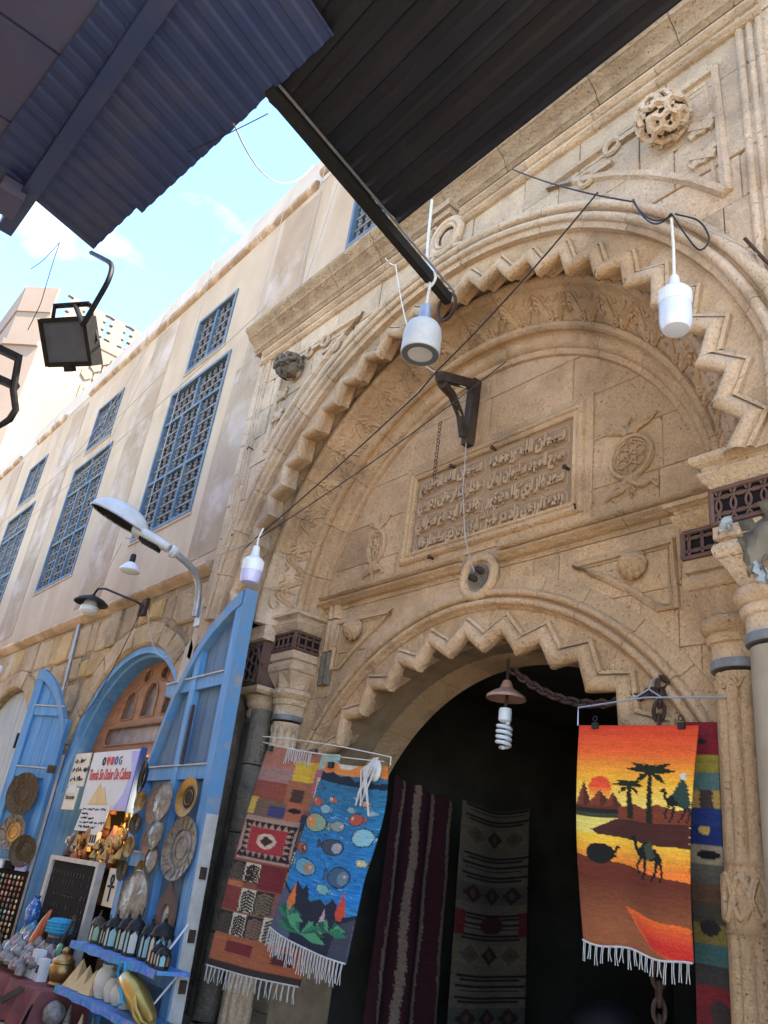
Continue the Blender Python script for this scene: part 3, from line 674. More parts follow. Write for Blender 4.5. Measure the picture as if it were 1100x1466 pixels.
def capital(col, cx, cy, hb, ztop, zl1, zl0, zslab, zband, R, m, latx, side_x=None, torn=False):
    b = MB(); square_stack(b, cx, cy, [(hb-.02, zl1+.004), (hb+.0, zl1+.03), (hb+.02, zl1+.06), (hb+.035, zl1+.085), (hb+.035, zl1+.105), (hb+.01, zl1+.115), (hb+.02, zl1+.14), (hb+.05, zl1+.155), (hb+.07, ztop-.03), (hb+.07, ztop)]); b.build('abacus', m, col)
    b = MB().box(cx-hb+.035, cx+hb-.035, cy-hb+.035, cy+hb-.035, zl0, zl1); b.build('lattice_core', M_VELV, col)
    lattice(cx-hb+.02, cx+hb-.02, zl0+.015, zl1-.015, cy-hb+.026).build('lattice_panel', M_LAT, col, True)
    sx = cx+hb-.026 if side_x is None else side_x
    lattice(cy-hb+.02, cy+hb-.02, zl0+.015, zl1-.015, 0, sx if cx < X0 else cx-hb+.015).build('lattice_panel', M_LAT, col, True)
    zm = (zl0+zslab)/2
    b = MB(); square_stack(b, cx, cy, [(hb-.02, zl0-.004), (hb-.02, zm+.02), (hb-.045, zm+.01), (hb-.045, zm), (hb-.02, zm-.012), (hb-.008, zm-.05), (hb-.02, zslab+.01), (hb-.03, zslab)][::-1]); b.build('capital_slab', m, col)
    zf = zslab-.17; hr = R*1.22; b = MB()   # faceted transition from square to round
    sq = [(cx+i*(hb-.035), cy+j*(hb-.035), zslab-.002) for i, j in ((-1, -1), (0, -1), (1, -1), (1, 0), (1, 1), (0, 1), (-1, 1), (-1, 0))]
    oc = [(cx+hr*cos(pi/8+k*pi/4-pi*.75-pi/8+pi/8), cy+hr*sin(pi/8+k*pi/4-pi*.75-pi/8+pi/8), zf) for k in range(8)]
    mid = [((sq[k][0]+sq[(k+1) % 8][0])/2*.5+oc[k][0]*.5, (sq[k][1]+sq[(k+1) % 8][1])/2*.5+oc[k][1]*.5, (zslab+zf)/2) for k in range(8)]
    f = []
    for k in range(8):
        k2 = (k+1) % 8; f += [(k, k2, 16+k), (k2, 8+k, 16+k) if False else (k2, 8+k2, 16+k), (8+k2, 8+k, 16+k), (8+k, k, 16+k)]
    oc = [(cx+hr*cos(-.75*pi+k*pi/4), cy+hr*sin(-.75*pi+k*pi/4), zf) for k in range(8)]
    mid = [tuple(.38*((sq[k][i]+sq[(k+1) % 8][i])/2)+.62*((oc[k][i]+oc[(k+1) % 8][i])/2) if i < 2 else zslab-.075 for i in range(3)) for k in range(8)]
    b.add(sq+oc+mid, f); b.build('capital_facets', m, col)
    b = MB().lathe([(hr*.96, zf), (hr*1.16, zf-.02), (hr*1.22, zf-.06), (hr*1.1, zf-.10), (hr*.98, zf-.11), (hr*1.06, zf-.13), (hr*1.0, zf-.17), (hr*.9, zf-.18), (hr*.88, zband+.06), (hr*.9, zband+.055)], (cx, cy, 0), 32); b.build('capital_rings', m, col, True)
    MB().lathe([(hr*.93, zband-.0), (hr*.95, zband+.01), (hr*.95, zband+.045), (hr*.93, zband+.055)], (cx, cy, 0), 32).build('neck_band', M_LEAD, col, True)
ZT, Z1, Z0_, ZS, ZB = 4.19, 4.0, 3.79, 3.58, 3.08
for s, m, R in ((-1, M_STP, .155), (1, M_ST, .155)):
    cx = X0+s*(2.51 if s < 0 else 2.455); cy = .71
    col = MB().box(cx-.3, cx+.3, cy-.3, cy+.3, 0, .32).build('column', M_STG, PT)
    ORG[col.name] = ORG[PT.name]
    sh = fluted(cx, cy, R, .32, ZB-.02, 10, 1.82); sh.build('shaft', m if s > 0 else M_STP, col, True)
    b = MB(); arches(cx, cy, R*.98, ZB-.12, 10, b)
    b.build('shaft_arches', m, col, True)
    for ph in (0, pi):
        b = MB(); b.tube([(cx+R*1.0*cos(t), cy+R*1.0*sin(t), 1.82+.11*sin(5*t+ph)) for t in [2*pi*i/80 for i in range(80)]], .022, 6, True); b.build('interlace', m, col, True)
    for dz in (-.17, .17): b = MB(); b.torus((cx, cy, 1.82+dz), R*.98, .014, (0, 0, 1), 32, 6); b.build('shaft_ring', m, col, True)
    capital(col, cx, cy, .25, ZT, Z1, Z0_, ZS, ZB, R, m, True)
# plain outer column on the right, with torn sheeting
cx, cy, R = X0+2.85, .37, .15
col = MB().box(cx-.3, cx+.3, cy-.3, cy+.3, 0, .32).build('column', M_STG, PT); ORG[col.name] = ORG[PT.name]
MB().lathe([(R*1.06, .32), (R*1.02, 1.2), (R, 3.08)], (cx, cy, 0), 28).build('shaft', mat('grey_marble', (.27, .21, .14), (.21, .16, .105), 3, .7, bump=.2), col, True)
capital(col, cx, cy, .25, 4.26, 4.05, 3.80, 3.60, 3.10, R, M_STP, True)
# plain outer column on the left, set back beside the shop, with a lower hexagon panel
cx, cy, R = -7.85, .67, .13
col = MB().box(cx-.3, cx+.3, cy-.3, cy+.3, 0, .32).build('column', M_STG, PT); ORG[col.name] = ORG[PT.name]
MB().lathe([(R*1.06, .32), (R, 3.10)], (cx-.05, cy, 0), 24).build('shaft', M_STG, col, True)
MB().lathe([(R*1.2, 3.07), (R*1.2, 3.12)], (cx, cy, 0), 24).build('neck_band', M_LEAD, col, True)
b = MB().lathe([(R*1.1, 3.12), (R*1.3, 3.16), (R*1.3, 3.2), (R*1.1, 3.22), (R*1.45, 3.27), (R*1.5, 3.32), (R*1.9, 3.37)], (cx, cy, 0), 24); square_stack(b, cx, cy, [(.26, 3.36), (.29, 3.39), (.29, 3.43)]); b.build('capital_rings', M_STP, col, True)
MB().box(cx-.29, cx+.29, cy-.28, cy+.3, 3.432, 3.90).build('lattice_core', M_LAT, col); MB().lathe([(.235, .0), (.235, .012)], (cx+.03, cy-.29, 3.665), 6, (0, 1, 0)).build('lattice_core', M_VELV, col)
b = MB(); hx = [(cx+.03+.25*cos(pi/3*k), cy-.29, 3.665+.215*sin(pi/3*k)) for k in range(6)]
for k in range(6): b.tube([hx[k], (hx[k][0]+(.05 if hx[k][0] > cx else -.05), cy-.29, hx[k][2]+(.02 if hx[k][2] > 3.665 else -.02))], .02, 5)
b.tube(hx, .022, 6, True)
for k in range(6):
    t = pi/3*k+pi/6; b.torus((cx+.03+.115*cos(t), cy-.295, 3.665+.115*sin(t)), .062, .012, (0, 1, 0), 12, 5); b.torus((cx+.03+.19*cos(t+pi/6), cy-.295, 3.665+.17*sin(t+pi/6)), .04, .010, (0, 1, 0), 10, 5)
b.torus((cx+.03, cy-.295, 3.665), .06, .012, (0, 1, 0), 14, 5)
for u, v, p, q in ((-.29, .29, 3.445, 3.445), (-.29, .29, 3.885, 3.885), (-.28, -.28, 3.44, 3.89), (.28, .28, 3.44, 3.89)): b.tube([(cx+u, cy-.29, p), (cx+v, cy-.29, q)], .02, 6)
b.build('lattice_panel', M_LAT, col, True)
MB().block([(cx-.31, 3.92), (cx+.31, 3.92), (cx+.31, 4.27), (cx-.31, 4.27)], cy-.32, cy+.3, .03).build('capital_stone', M_STP, col)
MB().profx([(cy-.31, 4.275), (cy-.34, 4.30), (cy-.36, 4.33), (cy-.36, 4.40), (cy+.3, 4.40), (cy+.3, 4.275)], cx-.33, cx+.33).build('abacus', M_STP, col)
# stepped reveals behind the columns
for s in (-1, 1):
    xa = X0+s*2.72; xb = X0+s*3.7
    MB().box(min(xa, xb), max(xa, xb), .80, 1.5, 0, 4.3).build('reveal_wall', M_STJ, PT)
    z = 0
    while z < 4.2:
        h = random.uniform(.38, .55); zt = min(4.24, z+h)
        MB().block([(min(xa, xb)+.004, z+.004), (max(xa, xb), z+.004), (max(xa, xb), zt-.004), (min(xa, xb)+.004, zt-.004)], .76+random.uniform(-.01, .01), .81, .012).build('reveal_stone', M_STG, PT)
        z = zt
    for z0, z1 in ((.0, 1.05), (1.06, 1.95), (1.96, 2.62), (2.63, 3.2)):   # grey corner shafts between the columns
        MB().lathe([(.12, z0+.004), (.125, z0+.03), (.125, z1-.03), (.12, z1)], (X0+s*2.86, .60, 0), 14).build('corner_shaft', M_STG, PT, True)
    MB().box(X0+s*3.2-.01, X0+s*3.2+.01, .03, .8, 0, 4.1).build('reveal_wall', M_STG, PT)
# weathered stacked roll at the left of the tympanum
for k in range(3):
    z0 = 3.45+k*.36
    b = MB()
    for j in range(2): b.lathe([(.05, z0+.005), (.055, z0+.03), (.055, z0+.32), (.045, z0+.35)], (X0-2.12+j*.09, .80, 0), 8)
    b.build('stacked_roll', M_STG if k == 0 else M_ST, PT, True)

# passage behind the lower arch
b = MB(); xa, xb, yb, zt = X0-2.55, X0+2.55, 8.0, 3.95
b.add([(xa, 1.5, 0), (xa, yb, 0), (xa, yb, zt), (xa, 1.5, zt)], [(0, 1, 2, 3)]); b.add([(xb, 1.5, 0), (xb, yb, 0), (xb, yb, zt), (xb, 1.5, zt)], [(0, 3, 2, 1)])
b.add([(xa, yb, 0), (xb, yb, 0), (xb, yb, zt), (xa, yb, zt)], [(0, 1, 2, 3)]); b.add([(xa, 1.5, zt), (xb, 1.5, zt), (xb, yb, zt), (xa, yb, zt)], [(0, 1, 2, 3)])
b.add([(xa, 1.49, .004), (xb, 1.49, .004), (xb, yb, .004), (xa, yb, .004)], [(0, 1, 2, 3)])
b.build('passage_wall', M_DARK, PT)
for x, z in ((-8.02, 5.15), (-8.13, 6.35), (-1.55, 5.85), (-2.62, 5.02), (-3.72, 4.62), (-6.66, 2.64)):
    yy = .0 if abs(x-X0) > 2.4 and z > 4.2 else .8
    MB().tube([(x, yy+.02, z), (x+.0, yy-.07, z+.01), (x+.03, yy-.09, z-.05)], .009, 5).build('iron_hook', M_RUST, PT, True)
# ------------------------------------------------------------------ plastered house with the shop
HS = thing('plastered_house', 'long pale plastered house with blue lattice windows upstairs and an arched stone shop front below', 'house', (-14, 0.12, 0))
YW = .12
WIN = []   # (x0, x1, z0, z1)
for k in range(5):
    xc = -10.82-4.5*k
    WIN += [(xc-1.0, xc+1.0, 6.0, 8.78), (xc-.66, xc+.66, 9.05, 10.17)]
WIN.append((-7.02, -5.6, 9.0, 10.22))
xs = sorted({-33.0, 4.0, -8.6, *[w_[0] for w_ in WIN], *[w_[1] for w_ in WIN]}); zs = sorted({4.98, 8.2, 11.0, *[w_[2] for w_ in WIN], *[w_[3] for w_ in WIN]})
b = MB()
for i in range(len(xs)-1):
    for j in range(len(zs)-1):
        xm, zm = (xs[i]+xs[i+1])/2, (zs[j]+zs[j+1])/2
        if any(w_[0] < xm < w_[1] and w_[2] < zm < w_[3] for w_ in WIN): continue
        if xs[i] >= -8.61 and zs[j+1] < 8.25: continue
        b.add([(xs[i], YW, zs[j]), (xs[i+1], YW, zs[j]), (xs[i+1], YW, zs[j+1]), (xs[i], YW, zs[j+1])], [(0, 1, 2, 3)])
for x0, x1, z0, z1 in WIN:
    y1 = YW+.28; b.add([(x0, YW, z0), (x1, YW, z0), (x1, YW, z1), (x0, YW, z1), (x0, y1, z0), (x1, y1, z0), (x1, y1, z1), (x0, y1, z1)], [(0, 4, 5, 1), (1, 5, 6, 2), (2, 6, 7, 3), (3, 7, 4, 0)])
b.build('upper_wall', M_PL, HS)
b = MB().box(-33, -8.75, YW+.46, YW+8, 4.9, 11.3); b.box(-8.75, 4, YW+.46, YW+8, 8.42, 11.3); b.build('house_core', M_PLB, HS)
# parapet: slightly uneven top, brown coping under it
b = MB(); n = 40; pts = []
for i in range(n+1):
    x = -33+37*i/n; zt = 11.62+.012*(x+10)+random.uniform(-.03, .03); pts.append((x, zt))
for (xa, za), (xb, zb) in zip(pts, pts[1:]):
    b.add([(xa, YW-.005, 11.0), (xb, YW-.005, 11.0), (xb, YW-.005, zb), (xa, YW-.005, za), (xa, YW+.3, 11.0), (xb, YW+.3, 11.0), (xb, YW+.3, zb), (xa, YW+.3, za)], [(0, 1, 2, 3), (3, 2, 6, 7), (4, 7, 6, 5)])
b.build('parapet', M_PLW, HS)
CP = [(YW+.02, 10.93), (YW-.04, 10.94), (YW-.075, 10.98), (YW-.075, 11.05), (YW-.02, 11.08), (YW+.02, 11.08)]
x = -8.15
for L_ in (1.6, 1.9, 1.5, 2.2, 1.7):
    MB().profx([(y, z+random.uniform(-.01, .01)) for y, z in CP], x-L_+.01, x).build('coping', M_COR, HS, True); x -= L_
MB().profx(CP, -20.6, -18.6).build('coping', M_COR, HS, True); MB().profx(CP, -26, -22).build('coping', M_COR, HS, True)
MB().profx(CP, -7.3, -4.2).build('coping', M_COR, HS, True); MB().profx([(y, z+.18) for y, z in CP], -8.1, -7.35).build('coping', M_COR, HS, True)
# brown recessed strips of bare plaster
for xa, xb, za, zb, d in ((-13.6, -12.5, 5.2, 10.85, 0), (-18.1, -17.0, 5.2, 10.8, 0), (-22.6, -21.6, 5.2, 10.8, 0), (-9.55, -8.62, 5.15, 8.2, .0), (-9.1, -8.0, 8.42, 10.8, 0), (-9.3, -8.9, 5.2, 9, 0)):
    poly = [(xa, za), (xb, za+.05), (xb-.04, (za+zb)/2), (xb-.02, zb), (xa+.1, zb+.02), (xa+.02, (za+zb)/2)]
    MB().block(poly, YW-.006-.004*random.random(), YW+.005, .004).build('bare_plaster_strip', M_PLB, HS)
# mid-height ledge
LED = [(YW+.02, 4.86)]+[(YW-.02-.10*sin(pi*t/8), 4.88+.15*t/8) for t in range(9)]+[(YW+.02, 5.05)]
x = -8.72
while x > -31:
    L_ = random.uniform(.9, 1.7); MB().profx([(y+random.uniform(-.004, .004), z+random.uniform(-.006, .006)) for y, z in LED], x-L_+.006, x).build('ledge_stone', M_STP, HS, True); x -= L_
# windows: frame, rails, turned lattice
def window(x0, x1, z0, z1, rows, k):
    y = YW+.05
    b = MB(); t = .055
    b.box(x0, x0+t, y-.07, y+.06, z0, z1); b.box(x1-t, x1, y-.07, y+.06, z0, z1); b.box(x0+t, x1-t, y-.07, y+.06, z1-t, z1); b.box(x0+t, x1-t, y-.07, y+.06, z0, z0+t)
    F = b.build('window', M_WINB, HS)
    R = MB(); G = MB(); cells = []
    zz = z0+t; W_ = x1-x0-2*t; H_ = z1-z0-2*t
    for frac, ncol in rows:
        h = H_*frac
        if zz > z0+t+.01: R.box(x0+t, x1-t, y-.05, y+.04, zz-.026, zz+.026)
        for c in range(ncol):
            xa = x0+t+W_*c/ncol; xb = xa+W_/ncol
            if c: R.box(xa-.024, xa+.024, y-.052, y+.042, zz, zz+h)
            cells.append((xa+.024, xb-.024, zz+.024, zz+h-.024))
        zz += h
    if R.v: R.build('rail', M_WINB, F)
    for (xa, xb, za, zb) in cells:
        nx = max(2, round((xb-xa)/.17)); nz = max(2, round((zb-za)/.20)); dz = (zb-za)/nz
        for i in range(nx):
            xx = xa+(xb-xa)*(i+.5)/nx; pr = []
            for j in range(nz):
                q = za+j*dz; pr += [(.016, q), (.014, q+dz*.2), (.032, q+dz*.32), (.032, q+dz*.42), (.014, q+dz*.5), (.032, q+dz*.58), (.032, q+dz*.70), (.014, q+dz*.82)]
            pr.append((.02, zb)); G.lathe(pr, (xx, y+.0, 0), 6)
        for j in range(1, nz): G.box(xa, xb, y-.02, y+.035, za+j*dz-.018, za+j*dz+.018)
    tag(G.build('turned_lattice', M_MASH, F), kind='stuff')
    MB().box(x0+.01, x1-.01, YW+.27, YW+.275, z0, z1).build('pane', M_PANE, F)
    MB().profx([(YW+.02, z0-.005), (YW-.02, z0-.01), (YW-.025, z0-.04), (YW+.02, z0-.06)], x0-.04, x1+.04).build('sill', M_PL, F)
for k, (x0, x1, z0, z1) in enumerate(WIN):
    if z1 < 9: window(x0, x1, z0, z1, [(.36, 3), (.42, 3), (.22, 2)], k)
    else: window(x0, x1, z0, z1, [(1.0, 2)], k)
# stone storey below
SA, SR, SZ = -10.3, 1.86, 2.28
wall_arch(-13.3, -8.48, 0, 4.87, SA, SZ, SR, YW+.03, YW+.5).build('lower_wall', M_MOR, HS)
SB, SRB, SZB = -15.6, 1.9, 2.15
wall_arch(-18.0, -13.3, 0, 4.87, SB, SZB, SRB, YW+.03, YW+.5).build('lower_wall', M_MOR, HS)
MB().box(-33, -18, YW+.03, YW+.5, 0, 4.87).build('lower_wall', M_MOR, HS)
for xa, xb, za, zb in courses(-20.5, -8.5, .0, 4.85, .47, .62, .3, .55):
    J = lambda q=.05: random.uniform(.002, q)
    if random.random() < .3 and xb-xa > .5: xb -= .12
    zb2 = zb-random.uniform(0, .10)*(random.random() < .4)
    P_ = [(xa+J(), za+J(.03)), ((xa+xb)/2, za+J(.02)), (xb-J(), za+J(.03)), (xb-J(.02), (za+zb2)/2), (xb-J(.06), zb2-J(.03)), ((xa+xb)/2+J(), zb2-J(.02)), (xa+J(.06), zb2-J(.03))]
    ok = True
    for cx, cz, r in ((SA, SZ, SR+.36), (SB, SZB, SRB+.3)):
        if zb <= cz:
            r2_ = r-.3
            if xa > cx-r2_ and xb < cx+r2_: ok = False; break
            if xa < cx-r2_ < xb: P_ = clip(P_, -1, 0, -(cx-r2_))
            elif xa < cx+r2_ < xb: P_ = clip(P_, 1, 0, cx+r2_)
        elif min(hypot(p[0]-cx, p[1]-cz) for p in P_) < r: P_ = clip_disk(P_, cx, cz, r)
        if area(P_) < .01: ok = False; break
    if not ok: continue
    yel = (-12.6 < xa < -11.6 and zb < 4.7) or random.random() < .12
    MB().block(P_, YW+random.uniform(-.02, .022), YW+.05, random.uniform(.012, .035)).build('rubble_stone', M_RUBY if yel else M_RUB, HS)
for cx, cz, r in ((SA, SZ, SR), (SB, SZB, SRB)):   # rough arch stones round the openings
    a = 0
    while a < 178:
        da = random.uniform(9, 16); a1 = min(180, a+da)
        e = random.uniform(.26, .36); rr = [(r-.01+random.uniform(-.01, .02), YW+.09), (r-.005, YW-.0), (r+.03, YW-.035+random.uniform(-.02, .02)), (r+e, YW-.03+random.uniform(-.02, .02)), (r+e, YW+.06)]
        MB().arc(rr, cx, cz, a+.3, a1-.2, 4).build('arch_stone', M_RUB, HS); a = a1
# shop opening: blue lining, brown transom
MB().arc([(SR+.0, YW+.02), (SR-.10, YW+.02), (SR-.10, YW+.10), (SR-.13, YW+.12), (SR-.13, YW+.48), (SR, YW+.48)], SA, SZ, 0, 180, 40).build('arch_lining', M_BLUE, HS, True)
for s in (-1, 1):
    xa = SA+s*(SR-.14); xb = SA+s*SR; MB().box(min(xa, xb), max(xa, xb), YW+.015, YW+.48, 0, SZ).build('jamb_board', M_BLUE, HS)
MB().box(SA-SR+.05, SA-SR+.10, YW-.03, YW+.01, 0, SZ+.5).build('jamb_batten', M_FRAME, HS)
RI = SR-.135; ZTR = 2.84
hw = sqrt(RI*RI-(ZTR-SZ)**2); a_ = atan2(ZTR-SZ, hw)
outl = [(SA+RI*cos(a_+(pi-2*a_)*i/30), SZ+RI*sin(a_+(pi-2*a_)*i/30)) for i in range(31)]
def lancet(cx, z0, w_, h):
    return [(cx-w_, z0), (cx+w_, z0)]+[(cx+w_*cos(pi*i/14), z0+h-w_*1.15+w_*1.15*sin(pi*i/14)) for i in range(15)]
def stad(x0, x1, z0, z1):
    r = (z1-z0)*.5; return [(x0, z0), (x1, z0)]+[(x1+r*.6*sin(pi*i/10), (z0+z1)/2-r*cos(pi*i/10)) for i in range(1, 10)]+[(x1, z1), (x0, z1)]+[(x0-r*.6*sin(pi*i/10), (z0+z1)/2+r*cos(pi*i/10)) for i in range(1, 10)]
def oval(cx, cz, a, b_): return [(cx+a*cos(2*pi*i/20), cz+b_*sin(2*pi*i/20)) for i in range(20)]
holes = [stad(SA-1.12, SA+1.12, 2.93, 3.18), lancet(SA-.62, 3.27, .19, .40), lancet(SA, 3.27, .20, .46), lancet(SA+.62, 3.27, .19, .40), oval(SA-.26, 3.83, .11, .10), oval(SA+.26, 3.83, .11, .10)]
TR = plate([outl]+holes, .06, YW+.30).build('transom', M_WOOD, HS)
for h_ in holes:
    MB().tube([(p[0], YW+.30, p[1]) for p in h_], .018, 5, True).build('tracery_bead', M_WOOD, TR, True)
for ring_ in (lancet(SA, 3.22, 1.02, .55), ):
    MB().tube([(SA-1.0+.04*i*0, YW+.298, 3.24)]+[(SA+1.0*cos(pi-pi*i/24), YW+.298, 3.26+.46*sin(pi*i/24)+.06*abs(sin(pi*i/24*3))) for i in range(25)], .014, 5).build('tracery_bead', M_WOOD, TR, True)
MB().box(SA-1.6, SA+1.6, YW+.355, YW+.362, 2.86, 4.0).build('pane', M_GLASS, TR)
MB().box(SA-hw+.03, SA+hw-.03, YW+.24, YW+.36, 2.76, 2.84).build('transom_bar', M_WOOD, HS)
# shop interior
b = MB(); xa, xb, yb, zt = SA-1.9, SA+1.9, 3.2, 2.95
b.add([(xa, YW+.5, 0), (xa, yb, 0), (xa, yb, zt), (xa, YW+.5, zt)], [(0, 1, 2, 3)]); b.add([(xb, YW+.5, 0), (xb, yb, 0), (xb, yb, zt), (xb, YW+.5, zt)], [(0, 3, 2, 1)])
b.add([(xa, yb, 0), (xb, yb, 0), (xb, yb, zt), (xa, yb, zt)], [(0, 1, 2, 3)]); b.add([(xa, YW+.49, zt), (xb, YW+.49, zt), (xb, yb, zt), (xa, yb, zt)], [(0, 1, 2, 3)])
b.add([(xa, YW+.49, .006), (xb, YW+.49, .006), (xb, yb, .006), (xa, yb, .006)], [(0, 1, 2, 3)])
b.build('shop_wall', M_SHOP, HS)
b = MB()   # stock shelves inside
for z in (.5, .95, 1.4, 1.85, 2.3): b.box(xa+.05, xb-.05, 1.1, 1.4, z, z+.025)
b.build('stock_shelf', M_DWOOD, HS)
# grey plank door in the next arch
rr = SRB-.02
out2 = [(SB+rr, 0), *[(SB+rr*cos(pi*i/24), SZB+rr*sin(pi*i/24)) for i in range(25)], (SB-rr, 0)]
GD = plate([out2], .05, YW+.14).build('plank_door', M_GREYD, HS)
for i in range(12):
    xa = SB-rr+2*rr*i/12; xb = SB-rr+2*rr*(i+1)/12; xm = max(abs(xa-SB), abs(xb-SB)); za = SZB+sqrt(max(0, rr*rr-(xa-SB)**2)); zb = SZB+sqrt(max(0, rr*rr-(xb-SB)**2))
    MB().block([(xa+.004, .02), (xb-.004, .02), (xb-.004, zb-.02), (xa+.004, za-.02)], YW+.115, YW+.139, .006).build('plank', M_GREYD, GD)
MB().box(SB+.7, SB+.74, YW+.08, YW+.113, 3.0, 3.25).build('bolt', M_IRON, GD)

# blue shutters: built in a local frame (u along the leaf from the hinge, z up, n outwards), then placed
def leaf(name, hinge, ang, W, curve, ncol, rails, thick, label, lean=0.0):
    du = Vector((cos(ang), sin(ang), 0)); dn = Vector((du.y, -du.x, 0))
    if dn.y > 0: dn = -dn
    H_ = Vector(hinge)
    def T(u, n, z): return H_+du*(u+lean*(z-.4))+dn*n+Vector((0, 0, z))
    def put(b, nm, m, par, sm=False):
        q = MB(); q.v = [tuple(T(*v)) for v in b.v]; q.f = b.f; return q.build(nm, m, par, sm)
    # boards first, stepped to the curve
    st = .13
    rootb = MB().box(W-st, W, -.03, thick, .0, curve(W))
    D = put(rootb, name, M_BLUE, HS); tag(D, label)
    put(MB().box(0, st, -.03, thick, 0, curve(st*.6)), 'stile', M_BLUE, D)
    cw = (W-st)/ncol
    for c in range(1, ncol): put(MB().box(c*cw-.0, c*cw+st*.9, -.025, thick*.9, 0, curve(c*cw+.05)), 'stile', M_BLUE, D)
    b = MB(); N_ = 18   # curved head rail
    for i in range(N_):
        u0, u1 = W*i/N_, W*(i+1)/N_
        z0, z1 = curve(u0), curve(u1)
        b.add([(u0, -.02, z0-.15), (u1, -.02, z1-.15), (u1, -.02, z1), (u0, -.02, z0), (u0, thick+.012, z0-.15), (u1, thick+.012, z1-.15), (u1, thick+.012, z1), (u0, thick+.012, z0)], [(0, 1, 2, 3), (4, 7, 6, 5), (3, 2, 6, 7), (0, 4, 5, 1)])
    put(b, 'head_rail', M_BLUEW, D)
    for z in rails: put(MB().box(st, W-st, -.015, thick*.8, z, z+.13), 'rail', M_BLUE, D); put(MB().box(st, W-st, thick*.8, thick*.8+.02, z+.13, z+.145), 'rail_lip', M_FRAME, D)
    for c in range(ncol):
        ua, ub = c*cw+(st if c == 0 else st*.9), (c+1)*cw if c < ncol-1 else W-st
        npl = 3
        for k in range(npl):
            xa = ua+(ub-ua)*k/npl; xb = ua+(ub-ua)*(k+1)/npl
            q = MB().block([(xa+.003, .02), (xb-.003, .02), (xb-.003, curve(xb)-.08), (xa+.003, curve(xa)-.08)], -.008, .01, .004)
            q.v = [(v[0], -v[1], v[2]) for v in q.v]
            put(q, 'board', M_BLUEG if name == 'double_shutter' else M_BLUE, D)
    for z in (.55, 1.55, 2.5):
        put(MB().box(-.04, .10, thick, thick+.012, z, z+.10), 'hinge_plate', M_RUST, D)
    return D, T, put
# right leaf, two panels wide, folded back over the portal's edge
CVT = [(0, 2.25), (.06, 2.45), (.12, 2.62), (.26, 2.96), (.46, 3.39), (.85, 3.84), (1.07, 4.01), (1.45, 4.2), (1.8, 4.30)]
def cv_r(u):
    for (a, z0), (b_, z1) in zip(CVT, CVT[1:]):
        if u <= b_: return z0+(z1-z0)*(max(u, a)-a)/(b_-a)
    return CVT[-1][1]
DR, TR_, putR = leaf('double_shutter', (-8.70, -.02, .0), radians(-2.0), 1.66, cv_r, 2, (.62, 1.52, 2.36, 3.28), .09, 'tall blue shutter of two panels with a curved head', -.055)
putR(MB().box(1.662, 1.69, -.05, .095, .25, 4.28), 'edge_board', M_BLUEW, DR)
for z in (2.55, ): putR(MB().box(.92, .96, .085, .12, z, z+.55), 'strap', M_BLUEW, DR); putR(MB().lathe([(.018, 2.5), (.018, 3.1)], (1.02, .11, 0), 8), 'bolt', M_RUST, DR)
putR(MB().box(1.692, 1.70, -.045, .08, .05, 2.05), 'worn_edge', M_FRAME, DR)
for z in (.62, 1.0, 1.5): putR(MB().box(1.70, 1.72, -.02, .04, z, z+.10), 'hasp', M_RUST, DR)
# left leaf, single panel swung towards the lane
def cv_l(u): return 3.05+.9*sin(min(1, u/.82)*pi/2)**.8
DL, TL_, putL = leaf('single_shutter', (-11.93, .02, .0), radians(180+27), .82, cv_l, 1, (.42, 1.22, 2.42, 3.28), .05, 'narrow bright blue shutter with a pointed head and pale hinge edge')
# conduit and small fittings on the stone storey
for k, (x, z, w_, h) in enumerate(((-8.63, 4.15, .16, .5), (-8.78, 3.72, .14, .34), (-8.55, 4.55, .12, .3))):
    MB().block([(x-w_, z-h*.8), (x+w_*.7, z-h), (x+w_, z+h*.6), (x+w_*.2, z+h), (x-w_*.8, z+h*.7)], YW-.045, YW+.03, .03).build('plaster_patch', M_PLW, HS)
b = MB(); 
for dx in (0, .045): b.tube([(-13.05+dx, YW-.03, 4.86), (-12.88+dx, YW-.04, 4.0), (-12.82+dx, YW-.04, 3.4)], .018, 6)
b.build('conduit', M_GALV, HS, True)
b = MB().lathe([(.07, 0), (.085, .02), (.085, .2), (.06, .22)], (-16.3, -.02, 4.44), 14, (-.3, -1, -.2)); b.torus((-16.33, -.2, 4.40), .05, .015, (-.3, -1, -.2), 14, 6); b.build('security_camera', M_WHITE, HS, True)

# ------------------------------------------------------------------ pale tower beyond the house
TW = thing('tower', 'pale peach plastered tower with cut-out crenellations rising behind the house', 'tower', (-36, 7, 0))
tx, ty = -34.0, 1.4; ch = 1.15
foot = [(tx, ty), (tx, ty+14), (tx-12, ty+14), (tx-12, ty-ch), (tx-ch, ty-ch)]
b = MB(); zt = 23.3; n = len(foot)
b.add([(p[0], p[1], 0) for p in foot]+[(p[0], p[1], zt) for p in foot], [(i, (i+1) % n, n+(i+1) % n, n+i) for i in range(n)]+[tuple(range(n, 2*n))]); b.build('wall', M_TOW, TW)
MB().beam((tx-ch*1.02, ty-ch*1.04, 21.55), (tx+.02, ty-.02, 21.55), .22, .26).build('string_course', M_TOW, TW); MB().beam((tx-12, ty-ch-.02, 21.6), (tx-ch, ty-ch-.02, 21.6), .2, .3).build('string_course', M_TOW, TW)
b = MB().beam((tx-ch, ty-ch, 24.0), (tx, ty, 24.0), .14, 1.4); b.beam((tx-12, ty-ch, 24.0), (tx-ch, ty-ch, 24.0), .14, 1.4); b.build('corner_parapet', M_TOW, TW)
